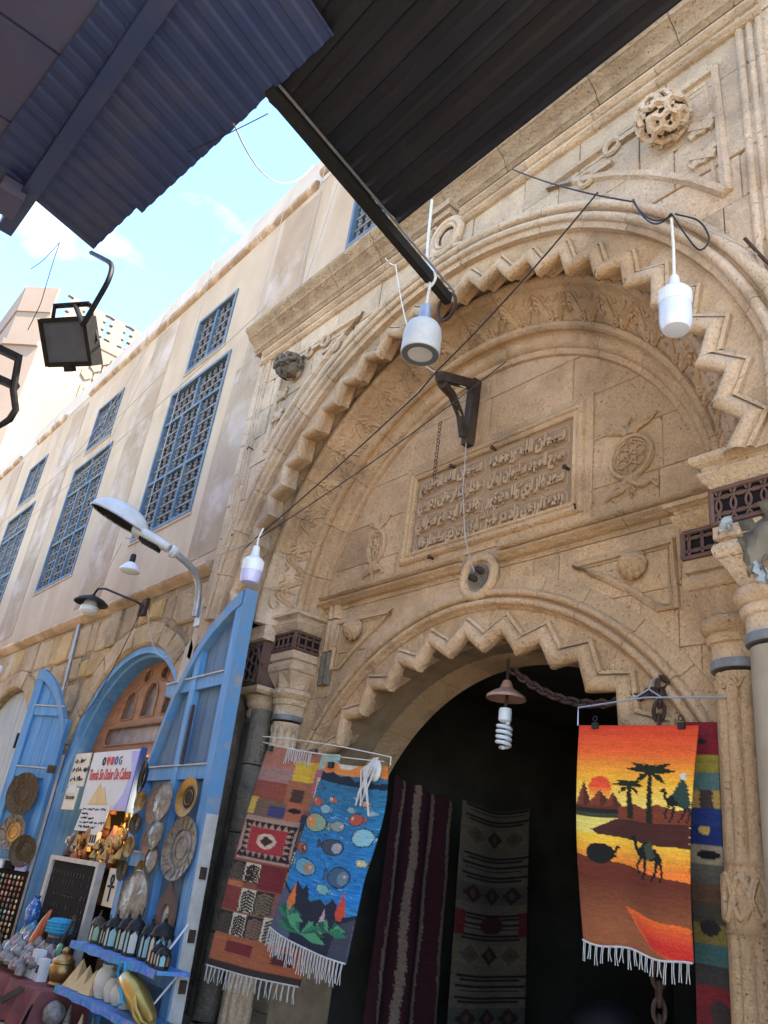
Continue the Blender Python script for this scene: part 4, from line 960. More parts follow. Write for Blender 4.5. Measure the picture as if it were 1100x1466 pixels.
def merlon(y0, wd):  # stepped tree-shaped gaps between solid merlons, in the plane x = tx
    h = 1.40; half = wd/2; o = [(0, 0)]
    for k in range(3): o += [(.06+.0*k, .12+h*.3*k), (.30-.02*k, .12+h*.3*k+.02), (.10, .12+h*.3*(k+1)-.02)]
    left = [(half-(.33-q[0]) if False else half-.43+q[0], q[1]) for q in o]
    poly = left+[(half-.05, h)]+[(-half+.05, h)]+[(-p[0], p[1]) for p in left[::-1]]
    m = plate([poly], .22, 0)
    q = MB(); q.v = [(tx-.02+v[1]*-1, y0+v[0], zt+v[2]) for v in m.v]; q.f = m.f; return q
y = ty+.55
while y < ty+13:
    merlon(y+.42, 1.16).build('merlon', M_TOW, TW); y += 1.02
b = MB(); k_ = 0   # stalactite band below the crenellations
for r_ in range(3):
    for i in range(18):
        yc = ty+2.3+i*.55+(.27 if r_ % 2 else 0); zc = 22.3-r_*.55; k_ += 1
        b.prism([(yc-.25, zc-.1), (yc, zc-.32), (yc+.25, zc-.1), (yc+.22, zc+.2), (yc, zc+.27), (yc-.22, zc+.2)], tx-.1, tx+.14-r_*.03)
b.v = [(v[1], v[0], v[2]) for v in b.v]; b.build('stalactite_band', M_TOWC, TW)
MB().box(tx-.1, tx+.05, ty+2.0, ty+10, 22.78, 22.95).build('string_course', M_TOWC, TW)
b = MB(); b.box(tx, tx+.06, ty+2.2, ty+2.35, 12, 20.6); b.box(tx, tx+.06, ty+2.35, ty+10, 20.45, 20.6)
for i in range(7):
    for j in range(9): b.box(tx-.02, tx+.04, ty+2.5+i*.95, ty+3.3+i*.95, 20.3-j*.95-.8, 20.3-j*.95)
b.build('carved_recess', M_TOWC, TW)
b = MB().lathe([(.14, 0), (.16, .25), (.1, .3)], (tx+.1, ty+1.55, 17.2), 12, (1, 0, 0)); b.build('floodlight', M_WHITE, TW)

# ------------------------------------------------------------------ canopies over the lane, and the building they hang from
OB = thing('opposite_building', 'plain building on the near side of the lane with a flare-tinted mauve panelled overhang', 'building', (-4, -5.2, 0))
MB().box(-30, -2.9, -8, -4.75, 0, 6.9).build('wall', M_OPP, OB)
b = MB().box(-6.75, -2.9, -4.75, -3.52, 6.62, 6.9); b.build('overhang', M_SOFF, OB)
def poly_slab(pts, z0, z1):
    n = len(pts); m = MB(); return m.add([(p[0], p[1], z0) for p in pts]+[(p[0], p[1], z1) for p in pts], [tuple(range(n-1, -1, -1)), tuple(range(n, 2*n))]+[(i, (i+1) % n, n+(i+1) % n, n+i) for i in range(n)])
xs_ = [-6.7, -5.62, -4.75, -4.05, -3.4, -2.9]
for a, c in zip(xs_, xs_[1:]):
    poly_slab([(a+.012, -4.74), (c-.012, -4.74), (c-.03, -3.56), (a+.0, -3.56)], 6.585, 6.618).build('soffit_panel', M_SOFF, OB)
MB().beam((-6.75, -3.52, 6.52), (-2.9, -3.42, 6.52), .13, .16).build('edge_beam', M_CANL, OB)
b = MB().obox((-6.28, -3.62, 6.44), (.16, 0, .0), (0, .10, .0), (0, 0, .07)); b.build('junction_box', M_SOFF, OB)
d1 = Vector((-.30, .953, 0)); ex = Vector((1, .085, 0)).normalized()
def corr(o, du, dv, nu, lu, per, amp, th=.004):   # sheet at o; ridges along dv (length lu), nu periods along du
    m = MB(); pr = [(0, 0), (.30, 0), (.42, 1), (.78, 1), (.90, 0)]; vs = []; st = []
    for i in range(nu):
        for f_, h in pr: st.append(((i+f_)*per, h*amp))
    st.append((nu*per, 0))
    for k, L_ in enumerate((0, lu)):
        for s_, h in st: vs.append(Vector(o)+du*s_+dv*L_+Vector((0, 0, h)))
    n_ = len(st); m.add(vs, [(i, i+1, n_+i+1, n_+i) for i in range(n_-1)])
    m.add([v+Vector((0, 0, th)) for v in vs], [(i, n_+i, n_+i+1, i+1) for i in range(n_-1)]); return m
CL = thing('flare_tinted_canopy', 'flare-tinted blue corrugated metal canopy with a ragged edge beside the patch of sky', 'canopy', (-5.1, -3.1, 6.5))
o0 = Vector((-2.88, -3.62, 6.52))
Lx = [.0, .84, 1.66, 2.44, 3.24]
for k in range(4):
    np_ = 5; o_ = o0-ex*(Lx[k+1])+Vector((0, 0, .006*k)); wd = Lx[k+1]-Lx[k]+.03
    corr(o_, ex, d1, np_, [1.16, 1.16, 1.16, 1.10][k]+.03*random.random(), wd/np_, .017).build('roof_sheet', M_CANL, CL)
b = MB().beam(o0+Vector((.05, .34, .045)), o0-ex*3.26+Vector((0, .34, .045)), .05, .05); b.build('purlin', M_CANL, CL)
CRN = thing('dark_canopy', 'dark corrugated metal canopy covering the top of the picture', 'canopy', (-2.5, -2, 6.5))
e2 = Vector((1, -.012, 0)).normalized(); bd = Vector((-.13, 1, 0)).normalized()
base = Vector((-3.86, -3.5, 6.60))
for k in range(4):
    corr(base+bd*.60*k+Vector((0, 0, -.008*(k % 2))), bd, e2, 3, 3.95, .2034, .034).build('roof_sheet', M_CANR, CRN)
MB().beam(Vector((-3.84, -2.60, 6.53)), Vector((-4.43, -.25, 6.50)), .07, .10).build('edge_beam', M_IRON, CRN)
MB().beam(Vector((-3.78, -2.60, 6.555)), Vector((-4.36, -.25, 6.555)), .012, .02).build('beam_lip', M_GALV, CRN)
MB().beam((-3.70, -3.40, 6.57), (0.1, -3.46, 6.57), .08, .10).build('purlin', M_IRON, CRN)
# ------------------------------------------------------------------ lamps
def led_bulb(loc, name, label, lens, group='hanging white bulbs', R=.088, H=.36, tip=.5):
    t = thing(name, label, 'light bulb', loc, group); x, y, z = loc   # loc = top of the screw cap
    MB().lathe([(.022, 0), (.026, -.01), (.034, -.075), (.045, -.09)], loc, 18).build('cap', M_WHITE, t, True)
    b = MB().lathe([(.045, -.088), (R*.86, -.105), (R*.97, -.12), (R, -.14), (R, -.205)], loc, 32)
    for i in range(32):
        a = 2*pi*i/32; b.obox((x+R*.985*cos(a), y+R*.985*sin(a), z-.155), (.003*cos(a), .003*sin(a), 0), (-.0035*sin(a), .0035*cos(a), 0), (0, 0, .035))
    b.build('housing', M_WHITE, t, True)
    MB().lathe([(R*.985, -.206), (R*.99, -H+.07), (R*.93, -H+.03), (R*.78, -H+.006), (R*.4, -H), (.001, -H)], loc, 32).build('lens', lens, t, True)
    return t
led_bulb((-1.88, -.79, 4.89), 'led_bulb', 'white jumbo bulb hanging on a short cord before the right side of the big arch', M_LENS, H=.375)
tag(MB().tube([(-1.88, -.79, 4.89), (-1.878, -.79, 5.1), (-1.885, -.79, 5.33)], .009, 6).build('lamp_cord', M_ROPE, None, True, (-1.88, -.79, 5.33)), 'short white twisted cord above the right hand bulb', 'cord', 'lamp cords')
led_bulb((-5.1, -1.28, 3.83), 'led_bulb', 'white bulb with a lilac lens hanging above the tip of the open blue shutter', M_BULBV, R=.078, H=.30)
M_GREYRIM = mat('grey_rim', (.10, .11, .115), rough=.6)
# reflector lamp under the canopy beam
LX, LY = -4.37, -.54
t = thing('pendant_lamp', 'white drum shaped lamp with an open dark underside hanging from the black beam', 'lamp', (LX, LY, 6.17))
MB().lathe([(.012, .05), (.05, .03), (.058, 0), (.058, -.10), (.066, -.11), (.066, -.14)], (LX, LY, 6.17), 20).build('lamp_holder', M_GALV, t, True)
MB().lathe([(.06, -.135), (.10, -.15), (.135, -.18), (.155, -.22), (.165, -.28), (.167, -.46), (.163, -.475), (.155, -.475)], (LX, LY, 6.17), 36).build('housing', M_LAMPW, t, True)
MB().lathe([(.160, -.468), (.155, -.48), (.106, -.478), (.102, -.46)], (LX, LY, 6.17), 36).build('rim', M_GREYRIM, t, True)
MB().lathe([(.104, -.465), (.10, -.42), (.075, -.36), (.03, -.33), (.001, -.325)], (LX, LY, 6.17), 30).build('reflector', M_VELV, t, True)
rp = [(-4.42, -.60, 7.45), (-4.40, -.6, 7.0), (-4.385, -.59, 6.72), (-4.34, -.56, 6.60), (-4.31, -.53, 6.50), (-4.35, -.54, 6.42), (-4.40, -.56, 6.50), (-4.39, -.56, 6.58), (-4.35, -.55, 6.45), (-4.37, -.54, 6.3), (LX, LY, 6.2)]
tag(MB().tube(smooth(rp), .013, 8).build('lamp_cord', M_ROPE, None, True, (LX, LY, 6.2)), 'white rope knotted round the beam end holding the drum shaped lamp', 'cord', 'lamp cords')
tag(MB().torus((-4.62, -.10, 6.62), .13, .016, (.1, 1, .2), 24, 8).build('iron_ring', M_RUST, None, True, (-4.62, -.1, 6.62)), 'rusty iron ring on the wall just past the end of the black beam', 'ring')
# energy saving spiral under a dusty shade
cx, cy = -4.66, 1.1
t = thing('spiral_lamp', 'white spiral bulb under a dusty pinkish metal shade hanging in the dark archway', 'lamp', (cx, cy, 3.42))
MB().lathe([(.03, 3.36), (.045, 3.33), (.06, 3.29), (.11, 3.265), (.165, 3.225), (.17, 3.20), (.165, 3.20), (.1, 3.24), (.03, 3.26)], (cx, cy, 0), 28).build('lamp_shade', M_PINK, t, True)
MB().lathe([(.05, 3.12), (.055, 3.09), (.055, 3.02), (.03, 3.0)], (cx, cy, 0), 20).build('ballast', M_WHITE, t, True)
pts = [(cx+.055*cos(2*pi*i/14)*(1 if i > 4 else .6), cy+.055*sin(2*pi*i/14)*(1 if i > 4 else .6), 3.0-.205*i/66) for i in range(63)]+[(cx, cy, 2.80)]
MB().tube(pts, .0165, 8).build('glass_spiral', M_WHITE, t, True)
MB().tube([(cx, cy, 3.12), (cx+.01, cy, 3.25), (cx-.005, cy, 3.55)], .014, 6).build('cord', M_RUST, t)
# lamp on a wall bracket
t = thing('wall_lamp', 'black enamel lampshade with a white bulb on a bent bracket above the shop', 'lamp', (-10.45, .08, 4.70))
sx, sy, sz_ = -11.35, -.36, 4.80
MB().lathe([(.02, .11), (.05, .09), (.17, .04), (.235, -.01), (.24, -.03), (.23, -.028), (.16, .02), (.04, .06)], (sx, sy, sz_), 28).build('lamp_shade', M_IRON, t, True)
MB().lathe([(.05, .04), (.09, .0), (.10, -.05), (.105, -.06), (.125, -.075), (.13, -.14), (.10, -.175), (.05, -.185), (.001, -.186)], (sx, sy, sz_), 24).build('bulb', M_WHITE, t, True)
MB().tube([(-10.45, .06, 4.70), (-10.46, -.05, 4.74), (-11.1, -.30, 4.97), (-11.28, -.345, 4.99), (sx, sy, sz_+.10)], .016, 6).build('bracket_arm', M_IRON, t, True)
b = MB().box(-10.52, -10.38, .05, .10, 4.58, 4.82); b.beam((-10.45, .02, 4.74), (-10.45, .02, 4.55), .03); b.build('wall_plate', M_RUST, t)
t = thing('pendant_lamp', 'small white cone lamp with a black neck hanging under the street lamp', 'lamp', (-10.0, -.43, 5.2))
MB().lathe([(.03, 5.20), (.038, 5.18), (.04, 5.09), (.055, 5.07)], (-10.0, -.43, 0), 18).build('lamp_holder', M_IRON, t, True)
MB().lathe([(.05, 5.08), (.09, 5.04), (.13, 4.99), (.135, 4.965), (.12, 4.95), (.05, 4.94), (.001, 4.94)], (-10.0, -.43, 0), 24).build('lens', M_WHITE, t, True)
# street lamp on the wall
t = thing('street_lamp', 'grey street lamp head on a curved pipe arm fixed to the stone corner', 'street lamp', (-8.6, .05, 4.2))
arm = [(-8.56, -.04, 4.22), (-8.56, -.05, 4.42), (-8.52, -.10, 4.58), (-8.45, -.22, 4.70), (-8.40, -.40, 4.76), (-8.39, -.62, 4.83)]
MB().tube(arm, .040, 10).build('arm', M_GALV, t, True)
b = MB().lathe([(.05, 0), (.075, .03), (.075, .08), (.05, .10)], (-8.395, -.52, 4.80), 14, (-.02, -.95, .28)); b.build('collar', M_LAMPW, t); MB().box(-8.64, -8.50, -.0, .06, 4.12, 4.38).build('wall_plate', M_LAMPW, t)
hd = (Vector((-9.05, -1.35, 5.24))-Vector((-8.39, -.62, 4.83))).normalized(); hs = hd.cross(Vector((0, 0, 1))).normalized(); hu = hs.cross(hd)
c0 = Vector((-8.39, -.62, 4.83))
b = MB(); vs = []; prof = [(0, .06, .05), (.10, .085, .065), (.36, .105, .075), (.40, .11, .08), (.46, .16, .10)]
N_ = 14
for d_, wx, hh in prof:
    for i in range(N_):
        a = 2*pi*i/N_; vs.append(c0+hd*d_+hs*wx*cos(a)+hu*(hh*max(sin(a), -.75)))
b.add(vs, [(j*N_+i, j*N_+(i+1) % N_, (j+1)*N_+(i+1) % N_, (j+1)*N_+i) for j in range(len(prof)-1) for i in range(N_)]+[tuple(range(N_))]); b.build('gear_housing', M_LAMPW, t, True)
b = MB()
for i in range(8): b.obox(c0+hd*(.12+i*.033)-hu*.07, hd*.006, hs*.085, hu*.02)
b.build('cooling_fins', M_IRON, t)
b = MB(); vs = []; cc = c0+hd*.74; M_, N_ = 8, 24   # bowl shaped shell, open below
for j in range(M_+1):
    p_ = (pi/2)*j/M_
    for i in range(N_):
        a = 2*pi*i/N_; vs.append(cc+hd*.40*cos(a)*cos(p_)+hs*.265*sin(a)*cos(p_)+hu*(.22*sin(p_)))
b.add(vs, [(j*N_+i, j*N_+(i+1) % N_, (j+1)*N_+(i+1) % N_, (j+1)*N_+i) for j in range(M_) for i in range(N_)]); b.build('shell', M_LAMPW, t, True)
b = MB(); vs = []
for j in range(M_+1):
    p_ = (pi/2)*j/M_
    for i in range(N_):
        a = 2*pi*i/N_; vs.append(cc-hu*.004+hd*.385*cos(a)*cos(p_)+hs*.25*sin(a)*cos(p_)+hu*(.19*sin(p_)))
b.add(vs, [(j*N_+i, j*N_+(i+1) % N_, (j+1)*N_+(i+1) % N_, (j+1)*N_+i) for j in range(M_) for i in range(N_)]); b.build('reflector', M_LAMPD, t, True)
MB().tube([cc+hd*.395*cos(2*pi*i/28)+hs*.26*sin(2*pi*i/28) for i in range(28)], .012, 6, True).build('rim', M_GALV, t, True)
# floodlight on a bent pipe from the canopy
fc = Vector((-6.30, -2.80, 5.44))
t = thing('floodlight', 'square black floodlight facing down from a bent pipe under the flare-tinted canopy', 'floodlight', tuple(fc))
fx = Vector((.86, .48, -.10)).normalized(); fn = Vector((.42, -.62, -.66)); fn = (fn-fx*fn.dot(fx)).normalized(); fz = -fx.cross(fn)
MB().obox(fc, fx*.235, fn*.02, fz*.175).build('glass', mat('flood_glass', (.10, .105, .125), (.075, .08, .095), 6, .3, spec=.6), t)
b = MB()
for s in (-1, 1): b.obox(fc+fx*.245*s-fn*.03, fx*.02, fn*.065, fz*.20); b.obox(fc+fz*.185*s-fn*.03, fx*.235, fn*.065, fz*.02)
vs = [fc-fn*.02+fx*.25*i+fz*.19*j for i, j in ((-1, -1), (1, -1), (1, 1), (-1, 1))]+[fc-fn*.17+fx*.15*i+fz*.11*j for i, j in ((-1, -1), (1, -1), (1, 1), (-1, 1))]
b.add(vs, [(0, 1, 5, 4), (1, 2, 6, 5), (2, 3, 7, 6), (3, 0, 4, 7), (4, 5, 6, 7)])
for i in range(7): b.obox(fc-fn*.12+fx*(.04*(i-3)), fx*.006, fn*.05, fz*.15)
b.build('housing', M_IRON, t)
b = MB().obox(fc-fz*.215+fn*.02, fx*.04, fn*.03, fz*.03); b.build('latch', M_IRON, t)
top = fc-fn*.12+fz*.30
b = MB()
for s in (-1, 1): b.beam(fc+fx*.27*s-fn*.06, top+fx*.20*s, .03, .012); 
b.beam(top-fx*.20, top+fx*.20, .05, .016); b.build('yoke', M_IRON, t)
MB().tube([top+fx*.03, *smooth([(-5.95, -2.80, 5.44), (-5.76, -2.80, 5.58), (-5.62, -2.80, 5.72), (-5.70, -2.80, 5.92), (-6.05, -2.81, 6.20), (-6.44, -2.84, 6.49)])], .022, 8).build('arm', M_IRON, t, True)
# black tube bracket at the left edge
t = thing('tube_bracket', 'black tubular iron bracket with two crossbars at the left edge', 'bracket', (-5.9, -3.2, 4.6))
P_ = [Vector(p) for p in [(-5.87, -3.30, 4.86), (-5.80, -3.18, 4.82), (-5.93, -3.22, 4.65), (-5.88, -3.12, 4.60), (-5.92, -3.05, 4.46), (-6.02, -3.10, 4.35)]]
ex_ = (P_[0]-P_[1])*2.2
MB().beam(P_[0]+ex_, P_[1], .05, .05).build('crossbar', M_IRON, t); MB().beam(P_[2]+ex_, P_[3]+Vector((.01, .02, .03)), .05, .05).build('crossbar', M_IRON, t)
MB().tube([P_[1]+Vector((.0, .0, .03)), P_[3], P_[4]+Vector((0, 0, .02)), P_[4]-Vector((.03, .01, .06)), P_[5], P_[5]+ex_], .026, 8).build('upright', M_IRON, t, True)
tag(MB().beam(P_[0]+ex_, (P_[0]+ex_)+Vector((-.6, -1.5, .1)), .05).build('bracket_tail', M_IRON, t))
# wooden bracket on the tympanum
t = thing('wooden_bracket', 'dark old wooden bracket with a bent strut fixed above the inscription', 'bracket', (-5.06, .8, 5.70))
MB().beam((-5.05, .74, 5.66), (-5.03, .74, 6.42), .09, .10, (0, 1, 0)).build('post', M_DWOOD, t)
MB().beam((-5.03, .72, 6.36), (-4.78, .04, 5.98), .08, .09).build('arm', M_DWOOD, t)
MB().tube([(-4.82, .12, 5.96), (-4.95, .38, 6.02), (-5.03, .58, 5.93), (-5.05, .66, 5.72)], lambda q: .05-.015*q, 8).build('strut', M_DWOOD, t, True)
tag(MB().tube([(-5.0, .60, 6.1), (-4.96, .45, 5.95), (-5.0, .5, 6.08), (-4.93, .38, 6.05), (-4.99, .52, 5.93), (-5.02, .62, 5.88)], .008, 5).build('wire_scrap', M_CABG, None, True, (-5, .6, 6.0)), 'tangle of grey wire wound round the wooden bracket', 'wire')
tag(MB().tube([(-5.03, .70, 5.68), (-4.97, .66, 5.1), (-4.90, .68, 4.6), (-4.84, .72, 4.36), (-4.76, .70, 4.24)], .005, 5).build('cable', M_CABG, None, True, (-5.03, .7, 5.68)), 'thin grey wire hanging from the wooden bracket across the inscription to the knot ring', 'cable', 'cables')
# small chain hanging left of the bracket
t = thing('thin_chain', 'thin hanging chain left of the wooden bracket', 'chain', (-5.45, .70, 6.0))
for i in range(16): MB().torus((-5.45, .70, 6.05-i*.042), .020, .0045, (1, 0, 0) if i % 2 else (0, 1, 0), 10, 4, 1.0).build('link', M_RUST, t)
# big rusty chain across the archway
t = thing('rusty_chain', 'heavy rusty chain sagging across the top right of the archway', 'chain', (-4.5, 1.0, 3.45))
cp = sag((-4.5, 1.0, 3.40), (-2.93, .74, 3.06), .19, 40)
def links(pts, step, R, r, par):
    d = [0]
    for p, q in zip(pts, pts[1:]): d.append(d[-1]+(q-p).length)
    s_ = 0; i = 0; proto = {}
    while s_ < d[-1]:
        while i < len(d)-2 and d[i+1] < s_: i += 1
        k = (s_-d[i])/max(1e-6, d[i+1]-d[i]); p = pts[i].lerp(pts[i+1], k); tg = (pts[i+1]-pts[i]).normalized()
        sd_ = tg.cross(Vector((0, 1, 0))).normalized(); n2 = tg.cross(sd_); idx = round(s_/step) % 2
        a_ = (sd_+n2).normalized() if idx else (sd_-n2).normalized(); q = []
        for j in range(16):
            an = 2*pi*j/16; q.append(p+tg*(R*1.55*cos(an) if abs(cos(an)) < 2 else 0)+a_*R*.85*sin(an))
        MB().tube(q, r, 6, True).build('link', M_RUST, par, True); s_ += step
links(cp, .074, .036, .0125, t)
t2 = thing('rusty_chain', 'heavy rusty chain hanging straight down behind the sunset rug', 'chain', (-2.95, .72, 3.25))
links([Vector((-2.95, .72, 3.06)), Vector((-3.0, .70, 2.6)), Vector((-3.02, .75, 0.5))], .085, .040, .0135, t2)
tag(MB().tube([(-2.93, .80, 3.08), (-2.93, .66, 3.10), (-2.93, .64, 3.02)], .014, 6).build('iron_hook', M_RUST, None, True, (-2.93, .8, 3.22)), 'rusty hook in the arch holding both heavy chains', 'hook')

# cables
def cable(pts, r, m, label, grp='cables'): return tag(MB().tube(smooth(pts) if len(pts) < 13 else pts, r*.62, 6).build('cable', m, None, True, tuple(pts[0])), label, 'cable', grp)
cable(sag((-2.85, -.2, 6.72), (-4.72, -.05, 5.95), .06)+sag((-4.75, -.04, 5.9), (-7.45, -.06, 4.95), .03)[1:]+[Vector((-7.7, -.03, 4.9))], .012, M_CAB, 'black cable running down across the big arch from upper right to the hanging bulb')
cable(sag((-3.55, -.45, 7.3), (-2.3, -.55, 5.95), .04)+sag((-2.3, -.55, 5.95), (-1.88, -.79, 5.36), .10)[1:], .010, M_CAB, 'black cable looping from the canopy edge to the right hand bulb')
cable([Vector(p) for p in [(-1.88, -.79, 5.36), (-1.80, -.80, 5.15), (-1.72, -.80, 4.98), (-1.66, -.80, 5.02), (-1.72, -.79, 5.2), (-1.86, -.79, 5.35)]], .009, M_CAB, 'small black loop of spare cable beside the right hand bulb')
cable(sag((-1.88, -.79, 5.35), (-1.72, -.03, 5.47), -.02)+[Vector((-1.70, .02, 5.36))], .006, M_CABG, 'thin wire tying the right hand bulb to a hook in the wall')
MBk = MB().tube([(-1.66, .03, 5.36), (-1.70, -.05, 5.42), (-1.78, -.12, 5.60)], .012, 5).build('iron_hook', M_RUST, None, True, (-1.66, .03, 5.36)); tag(MBk, 'rusty hook in the wall right of the big arch', 'hook')
cable(sag((-1.88, -.8, 5.36), (-2.3, -.55, 5.97), .14), .010, M_CAB, 'short drooping black cable left of the right hand bulb')
cable(sag((-5.1, -1.28, 3.9), (-8.7, -.2, 4.93), .05), .009, M_CABG, 'grey cable from the lilac bulb towards the street lamp')
cable(sag((-5.1, -1.28, 3.9), (-3.6, -.3, 5.4), .05), .008, M_CAB, 'black cable rising from the lilac bulb across the arch')
cable([Vector((-5.1, -1.28, 3.82)), Vector((-5.1, -1.28, 3.90)), Vector((-5.08, -1.27, 3.98))], .012, M_ROPE, 'short white lead above the lilac bulb')
cable(sag((-6.2, .05, 8.6), (-5.55, -.10, 7.7), .1)+sag((-5.55, -.1, 7.7), (-5.0, .0, 6.2), .15)[1:]+sag((-5.0, .0, 6.2), (-4.9, .5, 6.15), .02)[1:], .010, M_ROPE, 'pale cord hanging down from the upper window past the arch')
cable(sag((-4.26, -2.63, 6.5), (-8.4, .08, 11.6), .5), .010, M_CABG, 'grey cable sagging from the canopy across the sky to the parapet')
cable(sag((-4.0, -2.5, 6.5), (-4.75, -2.75, 6.5), .01), .006, M_IRON, 'short black stay wire across the corner of the two canopies')
for i, (p, q, d_) in enumerate([((-11.4, .02, 11.5), (-11.2, .02, 5.9), .0), ((-33, .0, 8.2), (-8.7, -.02, 8.9), .5), ((-33, .0, 9.5), (-12, -.05, 9.3), .7), ((-12.9, .03, 10.8), (-14.4, .02, 8.6), .2), ((-19.3, .02, 11.2), (-14.2, -.02, 9.0), .9), ((-8.95, .02, 11.0), (-9.2, .03, 5.3), .0), ((-7.9, .02, 11.1), (-8.0, .05, 8.6), .0), ((-13.2, .03, 11.2), (-17.2, .02, 9.1), .6), ((-14, .03, 11.2), (-13.9, .02, 9.4), .1), ((-7.4, .05, 10.9), (-7.9, .05, 8.45), .05)]):
    cable(sag(p, q, d_, 18), .010, M_CABG, ['vertical grey wire hanging down the house front beside the nearest tall window', 'long thin wire strung along the house front below the small windows', 'long sagging wire strung along the house front at small window height', 'thin wire curling down beside the second small window', 'loose sagging wire between the second and third small windows', 'thin wire hanging down the bare plaster next to the portal', 'thin wire above the portal cornice', 'loose wire looping below the coping at the second bay', 'thin wire dropping from the coping beside the second small window', 'wire dropping beside the window above the portal'][i])
cable(sag((-10.45, .03, 4.62), (-11.2, .0, 3.4), .12)+[Vector((-11.5, .04, 3.3))], .010, M_CAB, 'black cable drooping from the wall lamp bracket over the stone arch')
cable(sag((-10.2, .03, 4.6), (-8.7, -.03, 3.9), .35), .010, M_CABG, 'grey cable drooping from the bracket round the shop arch')
cable(sag((-9.2, -.9, 5.0), (-11.3, -.36, 4.98), .05), .008, M_ROPE, 'pale cord from the street lamp to the wall lamp')
cable([Vector((-10.0, -.43, 5.2)), Vector((-9.9, -.5, 5.35)), Vector((-9.4, -.8, 5.15))], .007, M_CABG, 'thin cord holding the small cone lamp')
cable([Vector((-6.55, -3.1, 6.5)), Vector((-6.62, -3.08, 6.3)), Vector((-6.7, -3.05, 6.05)), Vector((-6.72, -3.04, 5.9)), Vector((-6.85, -3.04, 5.7))], .006, M_CAB, 'frayed wire end dangling from the corner of the flare-tinted canopy')
cable([Vector((-6.56, -3.1, 6.5)), Vector((-6.7, -3.15, 6.35)), Vector((-6.85, -3.2, 6.3))], .005, M_CAB, 'short loose wire beside the frayed wire end')

# ------------------------------------------------------------------ woven rugs: pictures drawn into vertex colours of a dense woven grid
def lin(c): return np.array([((x/255+.055)/1.055)**2.4 if x/255 > .04045 else x/255/12.92 for x in c])
class Pic:
    def __init__(s, w_, h_, c): s.w, s.h = w_, h_; s.a = np.ones((h_, w_, 3))*lin(c); s.V, s.U = np.meshgrid((np.arange(h_)+.5)/h_, (np.arange(w_)+.5)/w_, indexing='ij')
    def put(s, m, c): s.a[m] = lin(c); return s
    def rect(s, u0, v0, u1, v1, c): return s.put((s.U >= u0) & (s.U < u1) & (s.V >= v0) & (s.V < v1), c)
    def ell(s, u, v, a, b, c, rot=0):
        x = s.U-u; y = (s.V-v)*s.h/s.w; k = s.h/s.w
        X = x*cos(rot)+y*sin(rot); Y_ = -x*sin(rot)+y*cos(rot); return s.put((X/a)**2+(Y_/(b*k))**2 < 1, c)
    def poly(s, p, c):
        m = np.zeros((s.h, s.w), bool); n = len(p)
        for i in range(n):
            (x0, y0), (x1, y1) = p[i], p[(i+1) % n]
            if y0 == y1: continue
            m ^= ((s.V > y0) != (s.V > y1)) & (s.U < (x1-x0)*(s.V-y0)/(y1-y0)+x0)
        return s.put(m, c)
    def grad(s, v0, v1, c0, c1, u0=0, u1=1):
        m = (s.V >= v0) & (s.V < v1) & (s.U >= u0) & (s.U < u1); t = ((s.V-v0)/(v1-v0))[..., None]; s.a = np.where(m[..., None], lin(c0)*(1-t)+lin(c1)*t, s.a); return s
    def streak(s, amt, lu=12, lv=1):   # horizontal weave streaks
        n = rng.random((s.h//lv+1, s.w//lu+2)); n = np.repeat(np.repeat(n, lv, 0), lu, 1)[:s.h, :s.w]; s.a = s.a*(1-amt+2*amt*n[..., None]); return s
def camel(p, u, v, sx, sy, c, walk=True):
    q = [(-.5, -.28), (-.46, -.38), (-.36, -.40), (-.30, -.30), (-.27, -.12), (-.18, -.18), (-.05, -.33), (.08, -.2), (.25, -.16), (.36, -.02), (.40, .2), (.34, .22), (.30, .08), (.12, .1), (-.15, .08), (-.26, .05), (-.36, -.12), (-.40, -.27)]
    p.poly([(u+a*sx, v+b*sy) for a, b in q], c)
    legs = [((-.22, .05), (-.34, .28), (-.30, .44), (-.24, .44), (-.27, .28), (-.12, .06)), ((-.12, .06), (-.10, .3), (-.2, .55), (-.13, .55), (-.03, .3), (-.02, .06)), ((.22, .05), (.2, .3), (.06, .55), (.12, .55), (.27, .32), (.34, .06)), ((.3, .04), (.36, .3), (.30, .55), (.35, .55), (.42, .3), (.38, .02))] if walk else [((-.3, .05), (-.4, .2), (.45, .2), (.35, .0))]
    for l in legs: p.poly([(u+a*sx, v+b*sy) for a, b in l], c)
def palm(p, u, v, w_, vb, c):
    p.poly([(u-.018, v), (u+.018, v), (u+.05, vb), (u-.01, vb)], c)
    for a, L_ in ((-2.9, 1), (-2.5, .95), (-1.95, .6), (-1.2, .6), (-.65, .95), (-.2, 1), (.6, .75), (2.5, .75)):
        tx_, ty_ = u+w_*L_*cos(a), v+w_*L_*.42*sin(a); nx, ny = -sin(a)*w_*.13, cos(a)*w_*.06
        p.poly([(u, v), ((u+tx_)/2+nx, (v+ty_)/2+ny-.004), (tx_, ty_+.008), ((u+tx_)/2-nx, (v+ty_)/2-ny-.004)], c)
